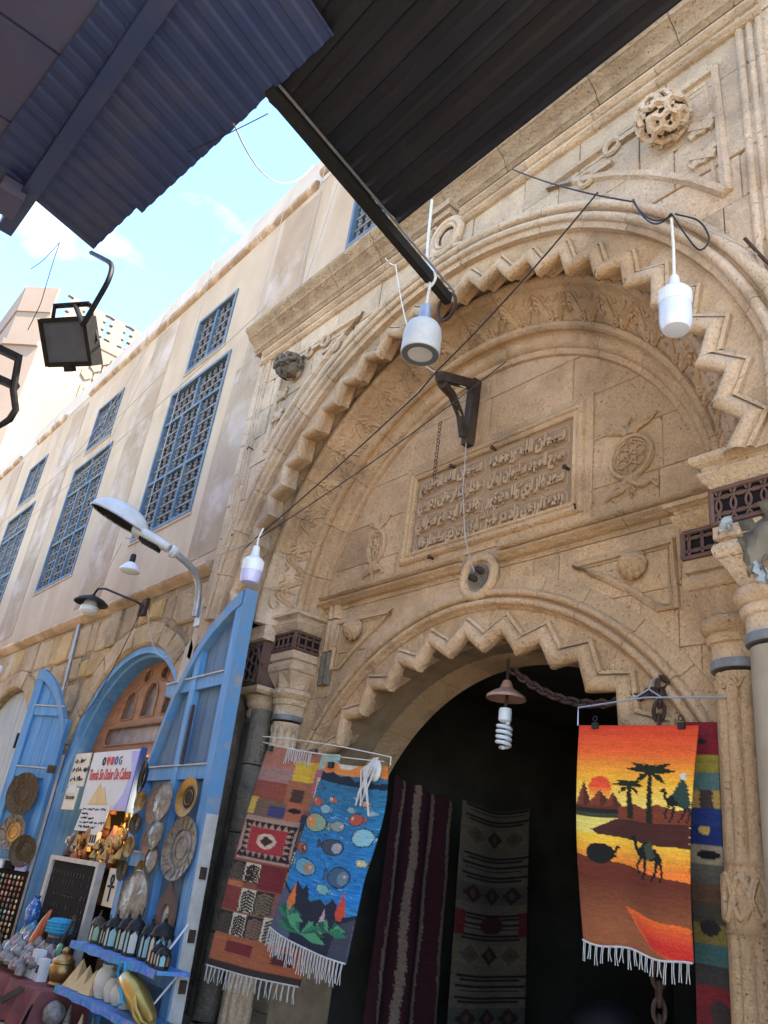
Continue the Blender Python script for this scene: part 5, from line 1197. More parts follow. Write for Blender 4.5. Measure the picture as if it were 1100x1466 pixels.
def rug(name, label, P, pic, fr_bot=None, fr_top=None, th=.012, cat='rug', flen=.12, group=None):
    nu, nv = pic.w, pic.h; L = P(.5, 0.0)
    for j in range(nv): pic.a[j] = np.roll(pic.a[j], int(rng.choice([-1, 0, 0, 0, 1])), axis=0)   # stepped yarn edges
    mu = pic.a.mean(axis=2, keepdims=True); pic.a = (mu*.04+pic.a*.96)*(.95+.36*rng.random((nv, nu, 1)))*(.92+.16*rng.random((nv, 1, 1))); r = thing(name, label, cat, tuple(L), group)
    vs = []; cols = []
    for j in range(nv+1):
        for i in range(nu+1):
            vs.append(tuple(P(i/nu, j/nv))); cols.append(pic.a[min(j, nv-1), min(i, nu-1)])
    cols = np.array(cols)
    b = MB(); b.add(vs, [(j*(nu+1)+i, (j+1)*(nu+1)+i, (j+1)*(nu+1)+i+1, j*(nu+1)+i+1) for j in range(nv) for i in range(nu)])
    o = b.build('rug_weave', M_CARP, r, True)
    at = o.data.color_attributes.new('Col', 'FLOAT_COLOR', 'POINT')
    arr = np.ones((len(vs), 4), np.float32); arr[:, :3] = np.array(cols)*.92; at.data.foreach_set('color', arr.ravel())
    m = o.modifiers.new('thickness', 'SOLIDIFY'); m.thickness = th; m.offset = -1
    for nm, v_, n_, sgn in (('fringe', 1, fr_bot, 1), ('top_fringe', 0, fr_top, 1)):
        if not n_: continue
        us = n_ if not isinstance(n_, int) else [(i+.5)/n_ for i in range(n_)]
        for u in us:
            p = P(u, v_); l = flen*random.uniform(.75, 1.1); dx = random.uniform(-.015, .015); out_ = -.012
            fb = MB()
            for q in (-.005, .005): fb.tube([p+Vector((q, out_, .004)), p+Vector((q+dx*.5, out_-.004, -l*.5)), p+Vector((q*2+dx, out_-.002+random.uniform(-.01, .01), -l))], .0026, 4)
            fb.build('tassel', M_FRIN, r)
        MB().tube([P(i/24, v_)+Vector((0, -.006, .0)) for i in range(25) if us[0]-.03 <= i/24 <= us[-1]+.03], .006, 5).build('selvedge', M_FRIN, r)
    return r
def quad(TL, TR, BL, BR, bulge):
    TL, TR, BL, BR = map(Vector, (TL, TR, BL, BR))
    def P(u, v): p = TL.lerp(TR, u).lerp(BL.lerp(BR, u), v); return p+Vector(bulge(u, v))
    return P
# sunset rug with palms and camels
p = Pic(130, 250, (240, 120, 30)); p.grad(0, .14, (205, 52, 18), (226, 88, 22)).grad(.14, .28, (226, 88, 22), (238, 168, 28)).grad(.28, .42, (238, 168, 28), (240, 210, 96))
p.ell(.22, .315, .095, .055, (222, 70, 25)); p.grad(.315, .37, (228, 92, 26), (240, 170, 50), .13, .31)
for a, b_, c_ in ((.0, .16, .285), (.10, .34, .325), (.24, .42, .335)): p.poly([(a, .41), ((a+b_)/2, c_), (b_, .41)], (118, 52, 28)); p.poly([((a+b_)/2, c_), (b_, .41), ((a+b_)/2, .41)], (78, 36, 26))
p.rect(0, .405, 1, .57, (92, 42, 24)); p.grad(.40, .48, (128, 58, 30), (70, 34, 22), .38, 1); p.rect(0, .415, .42, .435, (34, 30, 20)); p.rect(0, .435, .44, .53, (222, 196, 92)); p.poly([(.15, .51), (.44, .44), (1, .43), (1, .55), (.5, .55), (.2, .53)], (72, 34, 24))
p.rect(0, .435, .40, .455, (60, 58, 38)); p.poly([(.38, .42), (.5, .38), (.62, .40), (.74, .375), (.9, .40), (1, .385), (1, .46), (.38, .46)], (120, 54, 28))
p.grad(.53, .66, (238, 190, 40), (230, 120, 24)); p.poly([(.2, .53), (.5, .52), (1, .52), (1, .56), (.5, .548)], (72, 34, 24))
palm(p, .66, .235, .23, .46, (28, 34, 14)); palm(p, .47, .305, .16, .45, (30, 36, 16)); palm(p, .47, .305, .15, .43, (30, 36, 16))
camel(p, .89, .365, .26, .16, (26, 24, 16)); p.poly([(.86, .33), (.92, .25), (.97, .29), (1, .38), (.93, .39)], (44, 62, 50)); p.ell(.93, .245, .025, .016, (190, 190, 180))
p.poly([(0, .63), (.4, .655), (1, .70), (1, 1), (0, 1)], (104, 44, 22)); p.grad(.72, .92, (98, 42, 22), (150, 84, 46)); p.poly([(0, .92), (1, .92), (1, 1), (0, 1)], (150, 84, 46))
[p.poly([(.42+q*.05, .835+q*.022), (1, .875+q*.022), (1, 1), (.84+q*.02, 1), (.66, .965), (.54+q*.03, .91+q*.01)], (226-q*6, 96-q*14, 24)) for q in range(5)]
camel(p, .66, .60, .34, .19, (24, 22, 15)); p.poly([(.63, .56), (.70, .535), (.74, .60), (.66, .62)], (62, 68, 48)); p.ell(.22, .615, .12, .045, (26, 24, 18)); camel(p, .27, .615, -.26, .09, (26, 24, 18), False); p.rect(.48, 0, .485, .9, (170, 80, 30)) if False else None
p.streak(.10, 9)
TQ = quad((-3.44, .50, 2.78), (-2.585, .52, 2.735), (-3.32, .44, 1.50), (-2.61, .42, 1.46), lambda u, v: (.02*sin(v*3)*(.5-u), -.02*sin(u*9+1)*sin(v*2.5)-.05*sin(pi*v), -.012*sin(u*11)*v))
SUN = rug('sunset_rug', 'orange woven rug with palms camels and a setting sun hanging by the right column', TQ, p, 17, None, flen=.10, group='hanging rugs')
for u in (.16, .88):
    c = TQ(u, 0); b = MB().obox(c+Vector((0, -.012, -.005)), (.022, 0, 0), (0, .01, 0), (0, 0, .02)); b.torus(c+Vector((0, -.015, .04)), .016, .004, (0, 1, 0), 10, 4); tag(b.build('bulldog_clip', M_IRON, None, False, tuple(c)), 'black clip on the %s of the sunset rug' % ('upper left' if u < .5 else 'upper right'), 'clip', 'rug clips')
tag(MB().tube([(-3.45, .50, 2.78), (-3.45, .50, 2.90), (-2.95, .53, 2.935), (-2.42, .56, 2.90)], .006, 5).tube([(-3.05, .53, 2.93), (-2.93, .54, 2.99), (-2.84, .54, 2.93)], .006, 5).tube([(-2.93, .54, 2.99), (-2.93, .58, 3.06), (-2.91, .62, 3.09)], .006, 5).build('wire_hanger', M_GALV, None, True, (-2.93, .54, 3.09)), 'bent wire hanger hooked to the chain above the sunset rug', 'hanger', 'rug hangers')
# narrow patchwork rug behind it
p = Pic(40, 220, (60, 50, 40)); cs = [(120, 24, 30), (128, 26, 34), (150, 128, 40), (84, 110, 100), (176, 136, 66), (36, 52, 104), (30, 44, 96), (150, 130, 100), (90, 80, 66), (92, 62, 40), (70, 60, 44), (120, 100, 40), (60, 88, 80), (58, 50, 44), (108, 26, 26), (100, 24, 26), (110, 96, 30), (60, 90, 84), (80, 66, 50), (92, 22, 26)]
for i, c_ in enumerate(cs): p.rect(0, i/20, 1, (i+1)/20, c_)
p.rect(.4, .2, .8, .25, (70, 56, 44)); p.ell(.5, .31, .18, .012, (200, 160, 70)); p.ell(.6, .375, .35, .012, (24, 20, 16)); p.ell(.5, .56, .3, .02, (40, 34, 26)); p.ell(.7, .76, .3, .03, (54, 40, 34)); p.ell(.5, .06, .2, .008, (30, 30, 24))
p.streak(.14, 5)
rug('patchwork_rug', 'narrow dim rug of coloured blocks half hidden between the sunset rug and the fluted column', quad((-2.76, .675, 2.80), (-2.555, .69, 2.79), (-2.75, .67, .75), (-2.555, .68, .75), lambda u, v: (0, -.015*sin(v*7), 0)), p, group='hanging rugs')
# village patchwork rug, left
p = Pic(110, 260, (128, 72, 46)); br = (140, 78, 48)
p.rect(0, 0, 1, .10, (160, 100, 78)).rect(0, .10, .5, .17, (150, 112, 100)).rect(.48, .05, .75, .16, (196, 156, 40)).rect(.75, .0, 1, .10, (150, 168, 150)).rect(0, .17, .45, .25, (134, 66, 48)).rect(.45, .15, .8, .28, (150, 92, 60)).rect(.5, .19, .62, .25, (70, 46, 36)).rect(.72, .08, .95, .2, (170, 90, 96)).rect(0, .25, .15, .33, (190, 160, 60)).rect(.12, .26, .5, .34, (108, 84, 64)).rect(.3, .28, .5, .33, (60, 56, 96)).rect(.48, .25, .68, .34, (166, 92, 58)).rect(.66, .3, 1, .38, (40, 40, 62))
p.ell(.57, .29, .07, .012, (30, 26, 22)); p.rect(.02, .34, .68, .54, (164, 128, 108))
for i in range(9):
    u = .06+.58*i/8
    for v, s in ((.36, 1), (.525, -1)): p.poly([(u-.04, v-.0*s), (u+.04, v), (u, v+.03*s)], (34, 24, 22))
for i in range(7):
    v = .37+.15*i/6; p.poly([(.06, v-.012), (.06, v+.012), (.16, v)], (34, 24, 22)); p.poly([(.64, v-.012), (.64, v+.012), (.54, v)], (34, 24, 22))
p.rect(.15, .39, .56, .50, (158, 42, 44)); p.ell(.355, .445, .11, .035, (200, 170, 140)); p.poly([(.28, .445), (.355, .42), (.43, .445), (.355, .47)], (60, 34, 30))
def fern(u0, v0, u1, v1, bg_, c_):
    p.rect(u0, v0, u1, v1, bg_)
    for i in range(7):
        v = v0+(v1-v0)*(.1+.13*i); s = (u1-u0)
        p.poly([(u0+.10*s, v+.012), (u0+.5*s, v-.004), (u0+.95*s, v+.006), (u0+.95*s, v+.014), (u0+.5*s, v+.006), (u0+.1*s, v+.022)], c_)
K, W_ = (38, 30, 26), (196, 180, 150)
for args in ((.68, .36, .86, .45, K, (90, 76, 60)), (.86, .36, 1, .45, W_, K), (.68, .45, .9, .56, K, W_), (0, .55, .18, .63, K, (80, 66, 50)), (.18, .55, .36, .63, W_, K), (.2, .66, .38, .76, W_, K), (.38, .66, .6, .76, K, (110, 96, 70)), (0, .77, .16, .86, K, (70, 58, 44)), (.16, .77, .34, .86, W_, K), (.34, .77, .55, .86, K, (120, 90, 70)), (.55, .76, .74, .86, W_, K), (.78, .12, .98, .22, W_, K)): fern(*args)
p.rect(.36, .545, .68, .655, (112, 30, 32)).rect(.68, .56, 1, .66, (176, 140, 56)); p.ell(.82, .61, .1, .022, (210, 190, 150)); p.ell(.82, .60, .05, .028, (40, 34, 28)); p.rect(0, .64, .2, .76, (120, 50, 40)).rect(.0, .64, .2, .66, (176, 100, 60)); p.rect(.6, .66, 1, .76, (124, 84, 72)); p.rect(.74, .76, 1, .86, (150, 140, 120)).rect(.86, .78, .95, .86, K); p.rect(0, .86, 1, 1, (158, 88, 50)).rect(.16, .885, .5, .93, (112, 34, 34)).rect(.72, .89, .92, .94, (82, 34, 34)).rect(0, .975, 1, 1, (52, 38, 32))
p.streak(.12, 8)
VQ = quad((-6.50, -.00, 2.66), (-5.28, -.02, 2.53), (-6.52, -.20, .90), (-5.24, -.20, .94), lambda u, v: (-.01*sin(v*4), -.05*abs(sin(u*5.0))*(1-v)*1.2-.015*sin(u*7+v*4), -.03*u*(1-u)))
rug('village_rug', 'patchwork rug with ferns and a red diamond square hanging left of the arch', VQ, p, 20, [.38+.02*i for i in range(12)], flen=.12, group='hanging rugs')
# fish rug in front
p = Pic(120, 250, (34, 110, 150)); p.grad(.06, .75, (40, 96, 116), (24, 112, 172)); n_ = rng.random((250, 15)); n_ = np.repeat(n_, 8, 1); p.a *= (.72+.62*n_[..., None])
for i in range(70): u, v = rng.random(), .15+.6*rng.random(); p.poly([(u, v), (u+.05+.08*rng.random(), v+.006), (u+.05, v+.010)], [(110, 160, 190), (16, 60, 96), (60, 140, 170)][i % 3])
p.rect(0, 0, 1, .07, (210, 120, 44)); p.poly([(.3, 0), (.62, 0), (.5, .03), (.35, .03)], (190, 176, 156)); p.poly([(0, .06), (.12, .075), (.25, .055), (.38, .08), (.5, .065), (.6, .10), (.75, .085), (.9, .11), (1, .10), (1, .14), (.5, .125), (0, .115)], (26, 32, 44)); p.poly([(.8, .0), (1, .0), (1, .08), (.86, .06)], (200, 110, 40))
def fish(u, v, a, c_, c2=None, dirn=1, b_=None):
    b_ = b_ or a*.34; p.poly([(u+dirn*a*.8, v), (u+dirn*a*1.5, v-b_*.7), (u+dirn*a*1.45, v+b_*.7)], (26, 40, 46)); p.poly([(u+dirn*a*.8, v), (u+dirn*a*1.42, v-b_*.55), (u+dirn*a*1.38, v+b_*.55)], c_)
    p.ell(u, v, a*1.1, b_*1.12, (24, 40, 48)); p.ell(u, v, a, b_, c_)
    if c2: p.ell(u-dirn*a*.4, v, a*.5, b_*.7, c2)
    p.ell(u-dirn*a*.55, v-b_*.2, .016, .008, (210, 200, 180)); p.ell(u-dirn*a*.55, v-b_*.2, .008, .004, (10, 10, 10))
for f_ in ((.18, .37, .17, (130, 150, 116), (200, 130, 60), 1, .05), (.5, .36, .09, (130, 136, 130), None, -1, .028), (.1, .25, .08, (176, 84, 52)), (.28, .28, .07, (130, 160, 160)), (.72, .31, .09, (176, 74, 48), None, 1), (.86, .40, .12, (128, 172, 176), None, 1, .045), (.52, .475, .14, (62, 66, 72), (150, 150, 150), -1, .04), (.1, .53, .10, (166, 74, 52), (70, 60, 56), -1, .03), (.24, .62, .15, (92, 150, 168), (150, 120, 90), -1, .042), (.72, .62, .14, (64, 88, 110), (100, 120, 130), -1, .05), (.93, .53, .055, (180, 166, 120)), (.55, .70, .08, (110, 160, 156), None, 1, .025), (.8, .22, .05, (190, 130, 80)), (.35, .22, .05, (170, 90, 60)), (.9, .27, .04, (120, 150, 150)), (.62, .26, .05, (120, 150, 160))): fish(*f_)
p.poly([(0, .74), (.15, .77), (.22, .70), (.3, .735), (.36, .70), (.42, .78), (.55, .75), (.64, .77), (.72, .73), (.8, .76), (.9, .80), (1, .78), (1, 1), (0, 1)], (30, 32, 44)); p.poly([(0, .76), (.2, .80), (.3, .93), (.3, 1), (0, 1)], (78, 80, 96)); p.poly([(.86, .84), (1, .80), (1, 1), (.8, 1)], (58, 58, 68))
for (u, v, c_) in ((.2, .775, (206, 104, 40)), (.84, .74, (190, 62, 40)), (.64, .845, (186, 152, 156))): p.poly([(u-.06, v+.05), (u, v-.06), (u+.06, v+.04), (u+.02, v+.085), (u-.03, v+.085)], c_)
for (u, v, s, n_) in ((.42, .92, .34, 9), (.76, .86, .2, 7), (.22, .86, .2, 6)):
    for k in range(n_):
        t = -pi+pi*k/(n_-1)*1.0; tx_, ty_ = u+s*cos(t), v+s*.26*sin(t)+.03; p.poly([(u, v+.03), ((u+tx_)/2, (v+ty_)/2-.02), (tx_, ty_), ((u+tx_)/2, (v+ty_)/2+.03)], [(40, 112, 76), (28, 84, 58), (74, 140, 96)][k % 3])
p.streak(.10, 7)
FQ = quad((-5.43, -.10, 2.48), (-4.64, -.12, 2.42), (-5.53, -.30, 1.27), (-4.60, -.30, 1.16), lambda u, v: (.10*sin(pi*min(1, v*1.6))*u*(1-v)*.9, -.05*sin(pi*u)*(1-.5*v)-.012*sin(u*9), -.02*sin(pi*u)))
rug('fish_rug', 'blue rug with many fish over green sea plants in front of the patchwork rug', FQ, p, 26, None, flen=.15, group='hanging rugs')
tag(MB().tube(sag((-6.66, .02, 2.76), (-4.70, -.05, 2.50), -.02)+[Vector((-4.69, -.06, 2.44))], .0042, 5).tube(sag((-6.60, -.0, 2.70), (-4.72, -.10, 2.46), .02), .0042, 5).build('wire_hanger', M_ROPE, None, True, (-5.7, 0, 2.65)), 'white wire hanger carrying the two rugs left of the arch', 'hanger', 'rug hangers')
for i, u in enumerate((.06, .22)):
    c = (VQ(.13, .0) if i == 0 else FQ(.2, 0)); tag(MB().obox(c+Vector((0, -.02, -.02)), (.028, 0, 0), (0, .012, 0), (0, 0, .022)).build('bulldog_clip', M_IRON, None, False, tuple(c)), 'black clip on the top of the %s' % ('village patchwork rug' if i == 0 else 'fish rug'), 'clip', 'rug clips')
b = MB(); c = Vector((-4.72, -.17, 2.44))
for k in range(9): b.tube([c+Vector((random.uniform(-.04, .04), -.01, .03)), c+Vector((random.uniform(-.1, .08), -.05, -.06)), c+Vector((random.uniform(-.12, .06), -.05, random.uniform(-.4, -.15)))], .007, 4)
b.sphere(c+Vector((.02, -.01, -.06)), .06, 8, 6, (1, .5, 1.3)); tag(b.build('knotted_fringe', M_FRIN, None, False, tuple(c)), 'bunch of knotted white fringe at the top right corner of the fish rug', 'fringe')
# striped maroon and geometric rugs inside the passage
p = Pic(90, 160, (52, 16, 22)); 
for u, w0 in ((.13, .05), (.40, .08), (.66, .07), (.94, .08)):
    uu = u+.012*np.sin(p.V*14+u*9); p.put(np.abs(p.U-uu) < w0/2, (120, 98, 82))
p.streak(.12, 6)
rug('striped_rug', 'dark maroon rug with beige stripes hanging just inside the archway', quad((-6.55, 1.60, 2.70), (-6.60, 2.50, 2.60), (-6.52, 1.52, .35), (-6.58, 2.52, .35), lambda u, v: (.05*sin(u*16)*(.5+.5*v), 0, -.04*abs(sin(u*8))*(1-v))), p, [.13, .4, .66], None, flen=.12, group='hanging rugs')
p = Pic(90, 200, (92, 80, 64))
for i in range(24):
    v = i/24
    if i % 6 in (0, 1, 5): p.rect(.06, v+.006, 1, v+.016, (24, 18, 16)); p.rect(.1, v+.024, .92, v+.032, (36, 26, 22))
    if i % 6 == 3:
        k = (i//6) % 2; p.rect(0, v-.03, 1, v+.05, (70, 66, 54) if k else (98, 84, 62))
        for u in (.2, .5, .8): p.poly([(u-.13, v+.01), (u, v-.03), (u+.13, v+.01), (u, v+.05)], (40, 26, 24) if (k or u == .5) else (70, 66, 50)); p.poly([(u-.05, v+.01), (u, v-.01), (u+.05, v+.01), (u, v+.03)], (84, 50, 40))
p.rect(0, .46, .12, .56, (90, 24, 26)); p.rect(.9, .46, 1, .56, (90, 24, 26)); p.poly([(.3, .51), (.42, .475), (.62, .475), (.72, .51), (.62, .545), (.42, .545)], (58, 20, 20)); p.streak(.14, 5)
rug('geometric_rug', 'dim beige rug with black bands and diamonds hanging deeper inside the archway', quad((-6.58, 2.62, 2.62), (-6.62, 3.75, 2.70), (-6.58, 2.66, .3), (-6.62, 3.85, .3), lambda u, v: (.03*sin(u*7), 0, -.08*sin(pi*u)*(1-v))), p, group='hanging rugs')
# dark stacked basins deep in the passage
for i, (x, y, z, R) in enumerate(((-4.62, 2.5, .62, .42), (-4.0, 2.2, .40, .30))):
    tag(MB().lathe([(.1, .12), (R*.7, .08), (R*.95, .0), (R, -.02), (R*.97, .02), (R*.7, .13), (.1, .17)], (x, y, z), 36, (.15, -1, .1)).build('metal_tray', M_LAMPD, None, True, (x, y, z)), ['large dark round tray leaning in the shadow of the archway', 'smaller dark round tray low in the shadow of the archway'][i], 'tray', 'trays in the archway')
M_SHINY = mat('pink_clear_wrap', (.30, .20, .18), (.16, .07, .065), 16, .15, spec=.8)
M_MOS = [mat('mosaic_'+n_, c1, c2, 38, .2, spec=.7, c=(.55, .5, .4), cscale=30, cthr=(.58, .6)) for n_, c1, c2 in (('teal', (.03, .2, .26), (.02, .1, .2)), ('green', (.04, .16, .07), (.2, .14, .03)), ('blue', (.02, .06, .28), (.03, .14, .34)))]
# ------------------------------------------------------------------ plates hung on the shutters
def dish(c, R, n, m, m2, name, label, cat='plate', group='metal plates on the shutters', kind=0, sx=1.0, n_=32):
    c = Vector(c); n = Vector(n).normalized(); t = thing(name, label, cat, tuple(c), group)
    MB().lathe([(R*.2, .0), (R*.55, .0), (R*.62, .012), (R*.95, .03), (R, .034), (R*1.0, .028), (R*.66, -.002), (R*.2, -.012)], c, n_, n, 0, sx).build('rim', m, t, True)
    MB().lathe([(R*.56, .001), (R*.52, .006), (R*.001, .005)], c, n_, n, 0, sx).build('well', m2, t, True)
    b = MB()
    for k, f_ in enumerate((.97, .64, .40)):
        b.tube([c+n*(.035 if k == 0 else .012)+(n.orthogonal().normalized()*0) for _ in ()], .003) if False else None
    e1 = n.cross(Vector((0, 0, 1))).normalized(); e2 = e1.cross(n)
    for rr_, h in ((.985, .034), (.60, .012), (.36, .009)): b.tube([c+n*h+(e1*cos(2*pi*i/28)*sx+e2*sin(2*pi*i/28))*R*rr_ for i in range(28)], .005 if rr_ > .9 else .004, 5, True)
    if kind == 1:
        for k in range(16):
            a = 2*pi*k/16; b.tube([c+n*.018+(e1*cos(a)*sx+e2*sin(a))*R*.66, c+n*.03+(e1*cos(a+.15)*sx+e2*sin(a+.15))*R*.92], .004, 4)
    b.build('engraving', m, t, True)
    if kind == 2:   # crumpled clear wrapping gathered over the face
        w_ = MB(); vs = [c+n*.06]; K = 26
        for j in (1, 2, 3):
            for i in range(K):
                a = 2*pi*i/K; r_ = R*(j/3)*1.03; vs.append(c+n*(.055-.010*j+.006*random.uniform(-1, 1)*(j < 3))+(e1*cos(a)*sx+e2*sin(a))*r_)
        fs = [(0, 1+i, 1+(i+1) % K) for i in range(K)]+[(1+j*K+i, 1+(j+1)*K+i, 1+(j+1)*K+(i+1) % K, 1+j*K+(i+1) % K) for j in range(2) for i in range(K)]
        w_.add(vs, fs); w_.build('wrapping', M_PLAS, t, True)
    return t
NR = (-.03, -1, .05); yR = -.175
dish((-7.46, yR, 2.18), .185, (.06, -1, .03), M_BRASS, M_IRON, 'brass_plate', 'brass plate with a dark centre near the outer edge of the tall blue shutter')
dish((-8.06, yR, 2.10), .19, (.06, -1, .03), M_WOOD, M_IRON, 'round_mirror', 'round wooden rimmed mirror partly behind a wrapped plate on the tall shutter', 'mirror')
dish((-7.86, yR-.05, 2.13), .185, (.06, -1, .03), M_SILV, M_LAMPD, 'wrapped_plate', 'plastic wrapped plate in front of the wooden rimmed mirror', kind=2)
dish((-7.87, yR-.04, 1.83), .14, (.06, -1, .03), M_SILV, M_SILV, 'wrapped_plate', 'small wrapped silver plate below the first wrapped plate', kind=2)
dish((-8.02, yR, 1.77), .14, (.06, -1, .03), M_WOOD, M_GALV, 'round_mirror', 'small wooden rimmed mirror behind the small wrapped silver plate', 'mirror')
dish((-7.39, yR, 1.73), .285, (.06, -1, .03), M_SILV, M_PLAS, 'silver_plate', 'largest engraved silver plate with a clear wrapped centre on the tall shutter', kind=1)
dish((-7.86, yR-.02, 1.60), .12, (.06, -1, .03), M_BRASSD, M_LAMPD, 'wrapped_plate', 'dark wrapped plate left of the largest silver plate', kind=2)
dish((-8.08, yR, 1.50), .09, (.06, -1, .03), M_BRASS, M_SILV, 'brass_plate', 'small tilted brass plate low on the tall shutter')
dish((-8.04, yR-.03, 1.22), .27, (.06, -1, .03), M_SILV, M_PLAS, 'wrapped_plate', 'large wrapped oval dish standing behind the lanterns', kind=2)
for i, (x, z, R) in enumerate(((-8.42, 2.13, .10), (-8.43, 1.91, .105), (-8.44, 1.69, .10), (-8.47, 1.47, .10))):
    dish((x+.04, yR-.03, z), R, (.10, -1, .0), M_BRASSD if i % 2 else M_BRASS, M_SILV, 'small_plate', 'small brass dish, %s in the column by the hinges' % ['topmost', 'second from the top', 'third from the top', 'lowest'][i])
dish((-8.36, -.26, 2.36), .17, (-.25, -1, 0), M_LAMPD, M_SILV, 'dark_plate', 'dark plate edge on beside the sign at the top of the column of small dishes')
t = thing('arched_mirror', 'dark mirror with an onion shaped top at the bottom of the tall shutter', 'mirror', (-7.41, yR, 1.2))
ol = [(-7.57, .82), (-7.25, .82), (-7.24, 1.2)]+[(-7.41+.17*cos(pi*i/12), 1.22+.13*sin(pi*i/12)) for i in range(0, 5)]+[(-7.36, 1.38), (-7.41, 1.45), (-7.46, 1.38)]+[(-7.41+.17*cos(pi*i/12), 1.22+.13*sin(pi*i/12)) for i in range(8, 13)]+[(-7.58, 1.2)]
plate([ol, [(-7.41+.075*cos(2*pi*i/20), 1.16+.10*sin(2*pi*i/20)) for i in range(20)]], .03, yR-.02).build('frame', M_LAT, t); MB().box(-7.50, -7.32, yR+.0, yR+.004, 1.05, 1.28).build('glass', M_GALV, t)
# plates on the narrow shutter
aL = radians(207); dnL = Vector((.454, -.891, 0))
def LP(u, z, n=.10): return Vector((-11.93, .02, 0))+Vector((cos(aL), sin(aL), 0))*u+dnL*n+Vector((0, 0, z))
dish(LP(.36, 2.19, .09), .285, dnL, M_BRASSD, M_BRASSD, 'octagonal_tray', 'large dark engraved tray with a fluted edge, highest on the narrow shutter', kind=1, n_=10)
dish(LP(.33, 1.70, .10), .225, dnL, M_SILV, M_BRASS, 'silver_plate', 'engraved silver plate with a brass centre in the middle of the narrow shutter', kind=1)
dish(LP(.02, 1.49, .13), .20, dnL+Vector((.2, 0, 0)), M_BRASSD, M_BRASSD, 'brass_bowl', 'plain dark brass bowl, lowest on the narrow shutter')
# bead and ring display below them
t = thing('trinket_board', 'display board packed with rows of small beads and scarab charms on the narrow shutter', 'display', tuple(LP(.25, .3)))
q = MB(); q.obox(LP(.24, .80, .09), Vector((cos(aL), sin(aL), 0))*.36, dnL*.012, (0, 0, .46)); q.build('backing', M_VELV, t)
k = 0
for r_ in range(12):
    for c_ in range(10):
        p_ = LP(-.08+c_*.070, 1.17-r_*.068, .112); mm = M_BEAD[(r_*3+c_*(0 if r_ % 3 == 0 else 2)+int(random.random()*2.4)) % 6]
        MB().sphere(p_, .024, 7, 5, (.95, .6, 1.0+.25*(r_ % 2))).build('bead', mm, t, True)
for c_ in range(3): MB().obox(LP(.0+c_*.2, 1.30, .12), Vector((cos(aL), sin(aL), 0))*.08, dnL*.02, (0, 0, .05)).build('box', [M_LILAC, M_VELV, M_PAPER][c_], t)

# ------------------------------------------------------------------ signs in the doorway
ys = .22
t = thing('shop_sign', 'white sign reading Tienda Sin Dolor De Cabeza with a pyramid picture', 'sign', (-10.6, ys, 2.08))
sx0, sx1, sz0, sz1 = -11.22, -9.74, 2.08, 2.80
MB().box(sx0, sx1, ys, ys+.05, sz0, sz1).build('board', M_PAPER, t)
def curve_pts(s): return [(sx1-.02, sz0+.01), (sx1-.02, sz1-.02), (sx1-.26, sz1-.02), (sx1-.12, sz0+.45), (sx1-.20, sz0+.2), (sx1-.40, sz0+.01)]
plate([curve_pts(0)], .003, ys-.004).build('lilac_band', M_LILAC, t)
plate([[(sx0+.22, sz0+.02), (sx0+.50, sz0+.32), (sx0+.60, sz0+.24), (sx0+.66, sz0+.28), (sx0+.92, sz0+.02)]], .003, ys-.006).build('pyramid_print', M_PYS, t)
vs, fs = text('Tienda Sin Dolor De Cabeza', .004, .004); b = MB(); b.add(fit(vs, sx0+.06, sx1-.10, sz0+.36, sz0+.50, ys-.008), fs); b.build('lettering', M_RED, t)
xx = sx0+.44
for i, (mm, kind) in enumerate(((M_INK, 'ring'), (M_RED, 'heart'), (M_RED, 'square'), (M_SGB, 'ring'), (M_INK, 'G'))):
    b = MB(); zc = sz0+.595; c_ = xx+i*.13
    if kind == 'ring': b.torus((c_, ys-.006, zc), .045, .010, (0, 1, 0), 18, 5, .8)
    elif kind == 'heart': b = plate([[(c_, zc-.06), (c_+.05, zc+.005), (c_+.045, zc+.045), (c_+.02, zc+.055), (c_, zc+.03), (c_-.02, zc+.055), (c_-.045, zc+.045), (c_-.05, zc+.005)]], .004, ys-.008)
    elif kind == 'square': b.box(c_-.045, c_+.045, ys-.008, ys-.004, zc-.05, zc+.05)
    else: vs, fs = text('G', .004); b.add(fit(vs, c_-.045, c_+.04, zc-.05, zc+.05, ys-.006), fs)
    b.build('emblem', mm, t, kind == 'ring')
MB().box(sx1+.003, sx1+.03, ys-.01, ys+.07, sz0-.02, sz1+.02).build('edge_strip', M_SGB, t)
def scribble(x0, x1, z0, z1, y, rows, par, seed, m=None):
    rs = random.Random(seed); b = MB()
    for r_ in range(rows):
        z = z1-(r_+.5)*(z1-z0)/rows; x = x0+.02; h = (z1-z0)/rows*.32
        while x < x1-.06:
            n_ = rs.randint(2, 5); pts = []
            for k in range(n_*4): pts.append((x+k*.011, y, z+h*rs.uniform(-1, 1)*(1 if k % 3 else .5)))
            b.tube(pts, .0045, 4); x += n_*.044+.03
            if rs.random() < .2: break
    return b.build('handwriting', m or M_INK, par)
t = thing('paper_note', 'white paper note with handwriting hanging below the shop sign', 'notice', (-10.35, .16, 1.82)); b = MB(); b.obox((-10.55, .16, 1.97), (.43, 0, .0), (.0, .003, 0), (.06, 0, .155)); b.build('sheet', M_PAPER, t); scribble(-10.93, -10.2, 1.84, 2.10, .153, 5, t, 3)
t = thing('card_sign', 'cream card with brush lettering at the left of the shop sign', 'notice', (-11.6, .2, 2.35)); MB().box(-11.82, -11.27, .20, .215, 2.36, 2.80).build('sheet', M_CREAM, t); scribble(-11.78, -11.32, 2.40, 2.76, .192, 3, t, 8)
t = thing('price_card', 'small cream card reading Fixed price below the brush lettered card', 'notice', (-11.5, .18, 2.1)); MB().box(-11.74, -11.30, .17, .18, 2.06, 2.34).build('sheet', M_CREAM, t)
